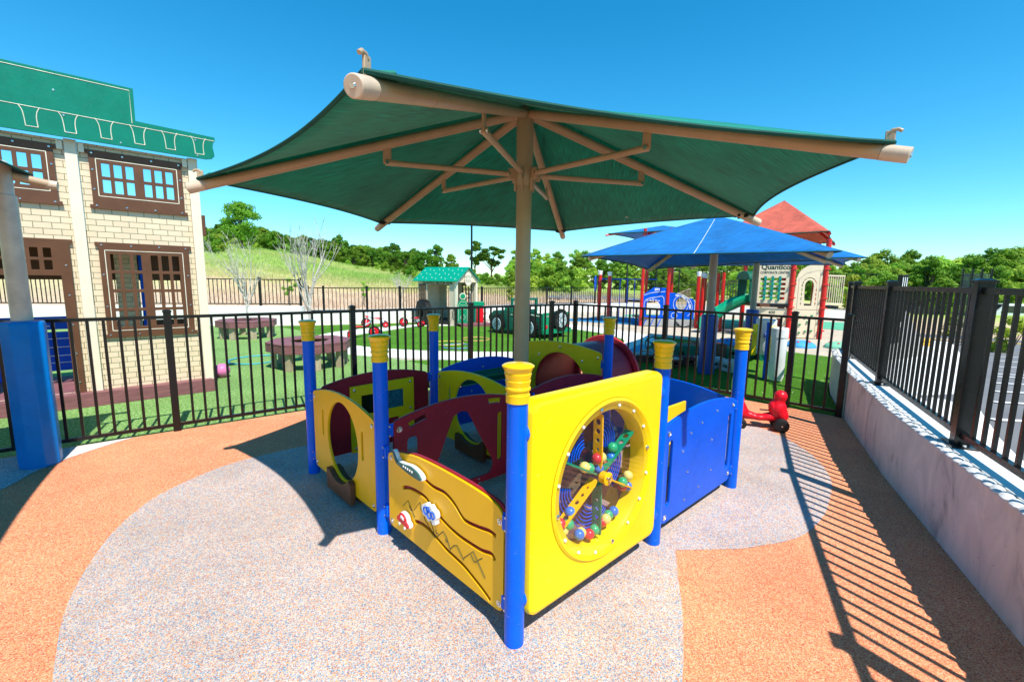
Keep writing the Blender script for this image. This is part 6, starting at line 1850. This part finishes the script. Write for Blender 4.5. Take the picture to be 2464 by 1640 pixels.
# slide
sl = thing('slide', 'green plastic slide with a hood, coming down left from the beige tower', 'slide', (7.0, 14.6, 0))
so_ = Vector((7.0, 14.6, 0))
cen = smooth([(7.75, 14.35, 1.03), (7.45, 14.4, 1.00), (7.15, 14.45, .86), (6.85, 14.5, .64), (6.6, 14.5, .46), (6.42, 14.45, .30), (6.30, 14.35, .18), (6.20, 14.2, .14)], 5)
mb = MB(); pr = [(-.26, .20), (-.245, .235), (-.225, .20), (-.20, .06), (-.12, .0), (0, -.015), (.12, .0), (.20, .06), (.225, .20), (.245, .235), (.26, .20), (.22, .0), (.12, -.06), (-.12, -.06), (-.22, .0)]
for i, p in enumerate(cen):
    a_ = Vector(cen[max(i - 1, 0)]); c_ = Vector(cen[min(i + 1, len(cen) - 1)]); d = (c_ - a_).normalized(); sd_ = d.cross(Vector((0, 0, 1))).normalized(); up = sd_.cross(d)
    for (u, v) in pr: mb.v.append(tuple(Vector(p) + sd_ * u + up * v - so_))
K = len(pr)
for i in range(len(cen) - 1):
    for k in range(K):
        l = (k + 1) % K; mb.f.append((i * K + k, i * K + l, (i + 1) * K + l, (i + 1) * K + k))
mb.f.append(tuple(range(K))); mb.f.append(tuple((len(cen) - 1) * K + k for k in range(K - 1, -1, -1)))
mb.build('chute', mat('slide_green', (.005, .34, .17), .25, coat=.4), sl, ang=50)
q = MB().box((6.28 - 7, 14.33 - 14.6, .07), (.12, .3, .14)); q.build('foot', M['dgreen'], sl)
hd = Vector((7.55, 14.38, 0)); hm = Matrix.Translation(hd - so_) @ Matrix.Rotation(.1, 4, 'Z')
for y in (-.30, .30): q = MB().box((0, y, 1.45), (.30, .05, .85), mx=hm); q.build('hood_side', M['dgreen'], sl, bevel=.015)
q = MB(); q.prism([(.36 * math.cos(R_(a)), 1.72 + .28 * math.sin(R_(a))) for a in range(0, 181, 15)], -.2, .2, mx=hm @ Matrix(((0, 0, 1, 0), (1, 0, 0, 0), (0, 1, 0, 0), (0, 0, 0, 1)))); q.build('hood_top', M['dgreen'], sl, bevel=.01)
# coral roof
cR = Vector((9.42, 16.0, 0)); tips = []
for (x, y) in ((9.10, 13.1), (11.75, 16.6), (9.7, 18.9), (6.7, 15.4)):
    tips.append(Vector((x, y, 3.12))); q = MB().tube(cR + Vector((0, 0, 4.3)), Vector((x, y, 3.05)), .05, n=8); q.build('roof_arm', M['redst'], t2, off=T2)
for p in ((9.2, 15.3), (10.4, 16.8)): q = MB().tube((*p, 0), (*p, 3.25), .07, n=12); q.build('roof_post', M['redst'], t2, off=T2)
build_canopy(t2, cR + Vector((0, 0, 4.48)), tips, .05, .02, M['fred'], T2, hem=.02)

# basketball hoops
def hoop_bb(loc, rz, label):
    t = thing('basketball_hoop', label, 'basketball hoop', loc, rz, 'basketball hoops on the court')
    q = MB().box((0, .8, 1.3), (.12, .12, 2.6)); q.box((0, .45, 2.5), (.1, .8, .1)); q.build('post', M['mesh'], t)
    bdz = plate('backboard', rect(-.55, 2.1, .55, 3.2), [], .03, M['clear'], t, SX)
    q = MB()
    for (x0, z0, x1, z1) in ((-.55, 2.1, .55, 3.2), (-.22, 2.35, .22, 2.8)):
        for a, c in (((x0, z0), (x1, z0)), ((x0, z1), (x1, z1)), ((x0, z0), (x0, z1)), ((x1, z0), (x1, z1))): q.box(((a[0] + c[0]) / 2, -.03, (a[1] + c[1]) / 2), (abs(a[0] - c[0]) + .07, .02, abs(a[1] - c[1]) + .07))
    q.build('white_lines', M['white'], bdz)
    q = MB().path([(.23 * math.cos(R_(20 * k)), -.28 + .23 * math.sin(R_(20 * k)), 2.28) for k in range(18)], .02, 5, closed=True); q.build('rim', M['red'], t)
    q = MB()
    for k in range(12):
        a = R_(30 * k); b2 = R_(30 * k + 25); q.tube((.23 * math.cos(a), -.28 + .23 * math.sin(a), 2.28), (.14 * math.cos(b2), -.28 + .14 * math.sin(b2), 1.85), .012, n=4); b3 = R_(30 * k - 25); q.tube((.23 * math.cos(a), -.28 + .23 * math.sin(a), 2.28), (.14 * math.cos(b3), -.28 + .14 * math.sin(b3), 1.85), .012, n=4)
    q.build('net', M['white'], t)
hoop_bb((19.9, 55, .1), .1, 'basketball hoop with a clear board seen between the red posts')
hoop_bb((21.6, 56, .1), 1.3, 'basketball hoop turned side-on, just right of the other hoop')

# lamp post behind the playhouse
lp = thing('light_pole', 'slim black lighting pole rising behind the playhouse', 'light pole', (-1.75, 19.0, .3))
q = MB().lathe([(.14, 0), (.14, .75), (.12, .8), (.06, .8)], n=14); q.build('pole_base', M['concrete'], lp)
q = MB().tube((0, 0, .8), (0, 0, 3.85), .05, .04, n=12); q.build('pole', M['black'], lp)
q = MB().box((.0, -.15, 3.87), (.25, .4, .06)); q.build('lamp_head', M['black'], lp)

# service screen, cars and kerbs in the car park
scn = thing('louvred_screen', 'black louvred equipment screen standing beyond the right fence', 'screen', (12.3, 12.3, zlot(12.3, 12.3)))
q = MB()
for k in range(4): q.box((.19 * k, .0, 1.05), (.035, .05, 2.1))
q.build('post', M['black'], scn)
q = MB()
for k in range(34): q.box((.285, 0, .1 + .056 * k), (.57, .02, .034), mx=Matrix.Rotation(0, 4, 'X'))
q.build('louvres', mat('dark_slat', (.05, .07, .07), .4), scn)
scn.rotation_euler = (0, 0, -.5)
bx_ = thing('utility_post', 'short black slotted post beyond the right fence', 'utility post', (11.9, 13.7, zlot(11.9, 13.7)))
q = MB().box((0, 0, 1.0), (.20, .16, 1.95)); bxx = q.build('post', M['black'], bx_, bevel=.01)
q = MB()
for k in range(3): q.box((-.06 + .06 * k, -.083, 1.65), (.02, .008, .5))
q.build('slots', M['white'], bxx)

def car_mesh(name, label, loc, rz, m, kind, group='cars in the car park'):
    t = thing(name, label, 'car' if kind != 'van' else 'van', loc, rz, group)
    L = 4.6; W_ = 1.8
    if kind == 'van': prof = [(-2.3, .35), (2.3, .35), (2.35, .9), (2.2, 1.15), (1.45, 1.3), (.95, 1.95), (-2.2, 2.0), (-2.3, 1.9)]
    else: prof = [(-2.25, .3), (2.25, .3), (2.3, .6), (2.2, .8), (1.1, .95), (.4, 1.42), (-.9, 1.45), (-1.7, 1.02), (-2.25, .95)]
    q = MB(); pf_ = fillet(prof, .12, 3); q.prism(pf_, -W_ / 2, W_ / 2, mx=SX); q.build('body', m, t, bevel=.06)
    dg_ = bpy.data.materials.get('car_glass') or mat('car_glass', (.02, .03, .035), .08, spec=.8)
    wz = (1.25, 1.8) if kind == 'van' else (.98, 1.34)
    for s in (-1, 1):
        q = MB(); 
        gl_ = [(.1, wz[0]), (1.2 if kind == 'van' else .85, wz[0]), (.85 if kind == 'van' else .38, wz[1]), (.1, wz[1])]
        q.prism(gl_, W_ / 2 * s - .01, W_ / 2 * s + .015, mx=SX @ Matrix.Identity(4)); q.prism([(-1.3, wz[0]), (0, wz[0]), (0, wz[1]), (-.85 if kind != 'van' else -1.3, wz[1])], W_ / 2 * s - .01, W_ / 2 * s + .015, mx=SX)
        q.build('side_window', dg_, t)
    q = MB()
    if kind == 'van': q.add([(1.47, -.78, 1.32), (1.47, .78, 1.32), (.99, .75, 1.9), (.99, -.75, 1.9)], [(0, 1, 2, 3)], Matrix.Translation((.03, 0, .01)))
    else: q.add([(1.12, -.75, .97), (1.12, .75, .97), (.45, .68, 1.38), (.45, -.68, 1.38)], [(0, 1, 2, 3)], Matrix.Translation((.04, 0, .02)))
    q.build('windshield', dg_, t)
    for x in (-1.4, 1.4):
        for s in (-1, 1):
            mm = Matrix.Translation((x, s * .84, .33)) @ Matrix.Rotation(PI / 2, 4, 'X')
            q = MB().lathe([(.2, -.1), (.31, -.1), (.33, -.06), (.33, .06), (.31, .1), (.2, .1)], n=20, mx=mm); w = q.build('wheel', M['blackr'], t)
            q = MB().lathe([(.19, -.105), (.19, .105)], n=14, mx=mm); q.build('rim', M['steel'], w)
    for s in (-.65, .65):
        q = MB().box((2.3, s, .72 if kind != 'van' else .85), (.06, .3, .14)); q.build('headlight', M['white'], t, bevel=.02)
        q = MB().box((-2.28, s, .8), (.05, .25, .18)); q.build('tail_light', M['red'], t, bevel=.02)
    return t
carw = mat('car_white', (.75, .76, .78), .25, coat=.6, spec=.5); card = mat('car_dark', (.02, .025, .03), .25, coat=.6); carg = mat('car_silver', (.40, .41, .42), .3, metal=.4, coat=.5)
def gz(x, y): return zlot(x, y) + .01
for (nm, lb, x, y, rz, m_, kd) in (('van', 'white van parked beyond the right fence, farthest right', 41.5, 36.8, 2.7, carw, 'van'), ('car', 'silver car parked beside the white van', 46.5, 40.5, 2.7, carg, 'car'), ('car', 'dark car parked in the middle of the distant car park', 38.5, 38.5, 2.9, card, 'car'), ('car', 'dark car seen between the fence pickets, left of the other cars', 34.5, 38, 2.9, card, 'car')):
    car_mesh(nm, lb, (x, y, gz(x, y)), rz, m_, kd)
# ------------------------------------------------------------------ trees, shrubs and grass
def leafmat(name, c1, c2, tr=.42):
    return mat(name, c1, .55, col2=c2, vscale=.9, trans=tr, randobj=.22, spec=.12)
LM = {'dark': leafmat('leaf_dark', (.13, .28, .025), (.05, .14, .012)), 'mid': leafmat('leaf_mid', (.22, .40, .035), (.10, .23, .02)), 'light': leafmat('leaf_light', (.42, .60, .08), (.22, .42, .04)), 'yel': leafmat('leaf_yellow', (.38, .44, .04), (.22, .32, .03))}
trunkm = mat('bark', (.09, .07, .05), .9, var=.3, vscale=8, bump=.5)
def tree_proto(name, seed, H, Wd, leaf, nb, nl, ls, base=.25, trunk=True, flat=1.0, brs=1.0):
    rnd = random.Random(seed)
    t = thing(name, '', 'tree' if trunk else 'shrub', (0, 0, 0))
    q = MB(); lv = MB()
    cents = []
    for i in range(nb):
        a = rnd.uniform(0, 2 * PI); z = rnd.uniform(base, 1.0); env = math.sin(PI * min(1, max(.08, (z - base) / (1.08 - base)))) ** .6
        r = Wd / 2 * env * math.sqrt(rnd.uniform(.05, 1)) * .85
        cents.append((r * math.cos(a), r * math.sin(a), H * z * .92, Wd * rnd.uniform(.11, .20) * brs))
    cents.append((0, 0, H * .93, Wd * .14))
    for (x, y, z, br) in cents:
        for k in range(nl):
            u = rnd.uniform(-1, 1); a = rnd.uniform(0, 2 * PI); s = math.sqrt(1 - u * u)
            n = Vector((s * math.cos(a), s * math.sin(a), u))
            rr = br * rnd.uniform(.55, 1.12)
            p = Vector((x, y, z)) + Vector((n.x * rr, n.y * rr, n.z * rr * .72 * flat))
            nn = (n + Vector((rnd.uniform(-1, 1), rnd.uniform(-1, 1), rnd.uniform(-.3, 1))) * .8).normalized()
            tx = nn.orthogonal().normalized(); ty = nn.cross(tx); ro = rnd.uniform(0, 2 * PI)
            tx, ty = tx * math.cos(ro) + ty * math.sin(ro), ty * math.cos(ro) - tx * math.sin(ro)
            l = ls * rnd.uniform(.6, 1.4)
            lv.add([p - tx * l * .5, p + ty * l * .28, p + tx * l * .5, p - ty * l * .28], [(0, 1, 2, 3)])
        if trunk and rnd.random() < .7:
            b0 = Vector((0, 0, H * base * rnd.uniform(.5, 1.4))); q.path([b0, b0.lerp(Vector((x, y, z)), .5) + Vector((0, 0, H * .03)), (x, y, z)], [H * .014, H * .009, H * .003], 5)
    if trunk:
        q.path([(0, 0, -.2), (.02 * H * rnd.uniform(-1, 1), 0, H * .3), (0, 0, H * .75)], [H * .026, H * .018, H * .006], 8)
        q.build('trunk', trunkm, t)
    else:
        q.path([(0, 0, -.1), (0, 0, H * .4)], [.03, .015], 5)
        for k in range(4): a = k * 1.6; q.path([(0, 0, 0), (Wd * .2 * math.cos(a), Wd * .2 * math.sin(a), H * .6)], [.02, .008], 4)
        q.build('stems', trunkm, t)
    lv.build('crown', leaf, t, ang=180)
    note(t)
    return t
TP = [tree_proto('broadleaf_tree', 1, 6.5, 5.2, LM['dark'], 36, 125, .38, .18, brs=.88), tree_proto('broadleaf_tree', 2, 7.0, 5.0, LM['mid'], 38, 125, .38, .15, brs=.88), tree_proto('broadleaf_tree', 3, 5.6, 5.4, LM['dark'], 34, 125, .38, .12, brs=.88), tree_proto('broadleaf_tree', 4, 6.0, 4.6, LM['mid'], 32, 125, .38, .10, brs=.88)]
TL_ = [tree_proto('broadleaf_tree', 5, 5.4, 4.4, LM['light'], 40, 165, .26, .06, brs=.8), tree_proto('broadleaf_tree', 6, 6.6, 4.0, LM['mid'], 42, 165, .26, .08, brs=.8), tree_proto('broadleaf_tree', 16, 6.2, 3.4, LM['light'], 36, 165, .25, .06, brs=.85)]
SH = [tree_proto('leafy_shrub', 7, 2.0, 2.6, LM['light'], 14, 120, .22, .05, trunk=False), tree_proto('leafy_shrub', 8, 2.6, 2.6, LM['mid'], 15, 120, .24, .05, trunk=False), tree_proto('leafy_shrub', 9, 1.5, 2.2, LM['light'], 12, 110, .2, .05, trunk=False)]
used = set()
def zone(px):
    for lim, t in ((560, 'close to the play building'), (640, 'behind the tall spreading tree'), (730, 'left of the nearer bare tree'), (830, 'right of the nearer bare tree'), (930, 'above the middle of the meadow'), (1240, 'towards the playhouse'), (1330, 'just right of the shade pole'), (1430, 'left of the overhead climber'), (1540, 'behind the overhead climber'), (1640, 'behind the arched blue panels'), (1760, 'behind the ramp'), (1900, 'behind the beige tower'), (2060, 'right of the beige tower'), (2180, 'above the leftmost wall-top pickets'), (2300, 'above the louvred screen'), (2420, 'above the nearest big fence post'), (9999, 'at the far right edge')):
        if px < lim: return t
def place(pr, px, d, s, label, group, dz=0.0):
    th = math.atan((px - 1232) / 1068); x = (px - 1232) / 1068 * d; y = d
    r = math.hypot(x, y)
    z = (zlot(x, y) if (th > .74 and r < 40) else terr(r, math.atan2(x, y))) + dz - .15
    rz = random.uniform(0, 6.28)
    sc = (s * random.uniform(.9, 1.12), s * random.uniform(.9, 1.12), s * random.uniform(.92, 1.08))
    if pr.name not in used:
        used.add(pr.name); pr.location = (x, y, z); pr.rotation_euler = (0, 0, rz); pr.scale = sc; pr['label'] = label
        if group: pr['group'] = group
        return pr
    return dup(pr, (x, y, z), rz, label, group, sc)
rnd = random.Random(21)
random.seed(5)
# wood along the hill crest
for row, (d0, s0) in enumerate(((85, .60), (90, .78), (95, .88), (101, .98))):
    px = 440 + row * 13
    while px < 1020:
        s = s0 * rnd.uniform(.85, 1.15)
        f_ = interp([440, 560, 700, 850, 1020], [1.02, 1.05, .92, .95, .80], px)
        place(TP[rnd.randrange(4)], px + rnd.uniform(-6, 6), d0 + rnd.uniform(-2, 2), s * f_, f'tree in the {["front", "second", "third", "back"][row]} row of the hill crest wood, {zone(px)}', 'wood on the hill crest')
        px += rnd.uniform(24, 32)
for (px, d, s) in ((1050, 84, .78), (1085, 86, .62), (1020, 82, .7)):
    place(TP[rnd.randrange(4)], px, d, s, f'broadleaf tree at the end of the hill wood, {dict([(1050, "middle"), (1085, "right"), (1020, "left")])[px]} one of three', 'trees at the end of the hill wood')
big = tree_proto('broadleaf_tree', 31, 8.2, 7.2, LM['mid'], 34, 170, .40, .25, flat=.75)
place(big, 592, 66, .80, 'tall spreading tree standing in front of the hill wood, above its own shade', None)
tw1 = tree_proto('broadleaf_tree', 32, 5.8, 3.6, LM['dark'], 13, 150, .34, .45, flat=.8)
place(tw1, 1142, 70, 1.0, 'slender dark tree beside the light pole, left one of a pair', 'pair of trees beside the light pole')
tw2 = tree_proto('broadleaf_tree', 33, 5.8, 4.2, LM['dark'], 15, 150, .34, .42, flat=.8)
place(tw2, 1182, 70, 1.0, 'slender dark tree with sky under its crown, right one of a pair', 'pair of trees beside the light pole')
# lighter scrub at the foot of the hill
for k in range(26):
    px = rnd.uniform(830, 1260); d = interp([830, 1000, 1250], [76, 58, 48], px) + rnd.uniform(-8, 8)
    place(SH[rnd.randrange(3)], px, d, rnd.uniform(.4, .75), 'light green shrub in the scrub between hill and wood', 'scrub below the wood')
for k in range(12):
    place(SH[rnd.randrange(3)], 455 + 24 * k + rnd.uniform(-8, 8), 80 + rnd.uniform(-3, 2), rnd.uniform(.9, 1.4), 'low shrub along the lower edge of the hill wood', 'shrubs at the edge of the hill wood')
for k in range(5):
    place(SH[rnd.randrange(3)], 492 + 12 * k, 52 + rnd.uniform(-3, 3), rnd.uniform(.8, 1.1), 'low shrub on the slope behind the play building', 'shrubs on the slope')
# trees to the right of the pole and behind the towers
for row, (d0, s0, gap) in enumerate(((46, .50, 30), (54, .66, 32), (63, .95, 38))):
    px = 1225 + row * 11
    while px < 2620:
        f_ = interp([1225, 1400, 1700, 2050, 2150, 2350, 2600], [.88, .84, .90, 1.0, 1.18, 1.32, 1.42], px)
        if row == 0 and 1370 < px < 1580: px += 40; continue
        dd = d0 * interp([1225, 1800, 2600], [1.08, 1.0, .86], px)
        place((TL_ + SH[1:2])[rnd.randrange(4)] if row == 0 else TL_[rnd.randrange(3)], px + rnd.uniform(-8, 8), dd + rnd.uniform(-2, 2), s0 * f_ * rnd.uniform(.85, 1.12) * (1.35 if row == 0 and rnd.random() < .3 else 1), f'leafy tree in the woodland belt, {["front", "middle", "back"][row]} row, {zone(px)}', 'woodland belt on the right')
        px += gap * rnd.uniform(.7, 1.05)
for k in range(48):
    px = rnd.uniform(1260, 1385) if k < 14 else rnd.uniform(1560, 2500)
    place(SH[rnd.randrange(3)], px, rnd.uniform(37, 50), rnd.uniform(.7, 1.35), f'rounded shrub at the foot of the woodland belt, {zone(px)}', 'shrubs under the woodland belt')
# yellow-green shrubs near the lot and fences
yl_ = tree_proto('golden_shrub', 40, .8, 1.0, LM['yel'], 8, 160, .07, .08, trunk=False)
for (px, d, s, lb) in ((2440, 10.3, 1.0, 'golden shrub on the car park island, nearest the fence'), (2290, 17, 1.0, 'golden shrub seen between pickets, left of the island'), (2040, 26, 2.4, 'tall golden shrub behind the corner of the wall-top fence'), (1225, 27, 1.1, 'golden shrub behind the back fence, near the shade pole')):
    place(yl_, px, d, s, lb, 'golden shrubs', dz=.12)
# saplings by the back fence
for (px, d, s, lb) in ((697, 19.5, .62, 'small staked sapling behind the back fence, left of the bare tree'), (876, 20.5, .62, 'small sapling behind the back fence, between bare tree and playhouse')):
    st = tree_proto('sapling', int(px), 2.2, .95, LM['light'], 6, 130, .10, .55, flat=1.2)
    place(st, px, d, s, lb, None)
bt3 = bare_tree('dry_sapling', 'small leafless brown sapling behind the back fence near the playhouse', (-5.05, 20.2, .3), 1.7, 40, 1.2)

# tall dry grass beyond the back fence and green grass on the slope
def grass(name, n, fr, h, w, m, label):
    mb = MB(); r2 = random.Random(9)
    for k in range(n):
        px, d = fr(r2)
        x = (px - 1232) / 1068 * d; r = math.hypot(x, d)
        th = math.atan2(x, d)
        if r < ray_wall(th) + 1.9: continue
        z = terr(r, th)
        hh = h * r2.uniform(.5, 1.2); ww = w * r2.uniform(.6, 1.3)
        a = r2.uniform(0, PI); lx, ly = r2.uniform(-.3, .3) * hh, r2.uniform(-.3, .3) * hh
        cx, cy = math.cos(a) * ww, math.sin(a) * ww
        b0 = len(mb.v)
        mb.v += [(x - cx, d - cy, z - .05), (x + cx, d + cy, z - .05), (x + lx, d + ly, z + hh)]
        mb.f.append((b0, b0 + 1, b0 + 2))
    o = mb.build(name, m, ang=180)
    tag(o, label, 'grass', kind='stuff')
drym = mat('dry_grass', (.90, .70, .50), .8, col2=(.80, .56, .38), vscale=.5, trans=.45)
strawm = mat('straw_grass', (.78, .68, .34), .8, col2=(.55, .56, .20), vscale=.4, trans=.45)
greenm = mat('field_grass', (.62, .66, .24), .8, col2=(.30, .48, .08), vscale=.10, trans=.45)
grass('dry_grass', 11000, lambda r: (r.uniform(420, 1500), 19 + 17 * r.random()), .24, .035, drym, 'reddish dry grass on the bank behind the back fence')
grass('straw_grass', 16000, lambda r: (r.uniform(420, 1600), 33 + 12 * r.random()), .30, .05, strawm, 'straw coloured grass halfway up the meadow')
grass('field_grass', 30000, lambda r: (r.uniform(420, 1250), 40 + 42 * r.random()), .30, .07, greenm, 'green meadow grass on the hillside')
# fallen leaves and grit
mb = MB(); r3 = random.Random(3)
for k in range(90):
    x, y = r3.uniform(-2.6, 2.8), r3.uniform(1.3, 4.8)
    a = r3.uniform(0, 6.28); l = r3.uniform(.003, .010); b0 = len(mb.v); z = .0098
    mb.v += [(x, y, z), (x + l * math.cos(a), y + l * math.sin(a), z + .003), (x + l * .6 * math.cos(a + .5), y + l * .6 * math.sin(a + .5), z)]
    mb.f.append((b0, b0 + 1, b0 + 2))
tag(mb.build('grit', M['mesh']), 'scattered dark grit on the rubber surface', 'grit', kind='stuff')
mb = MB()
for k in range(420):
    x, y = r3.uniform(2.0, 6.5), r3.uniform(6.0, 9.5)
    if (x < 4 and y < 9.1 - x) or y < 4.9 + (x - 4) * 1.7: continue
    a = r3.uniform(0, 6.28); l = r3.uniform(.012, .035); b0 = len(mb.v); z = .008
    mb.v += [(x, y, z), (x + l * math.cos(a), y + l * math.sin(a), z + .01), (x + l * .6 * math.cos(a + .5), y + l * .6 * math.sin(a + .5), z + .004)]
    mb.f.append((b0, b0 + 1, b0 + 2))
tag(mb.build('leaf_litter', M['groove']), 'pale dry leaf bits scattered on the dark turf', 'leaf litter', kind='stuff')
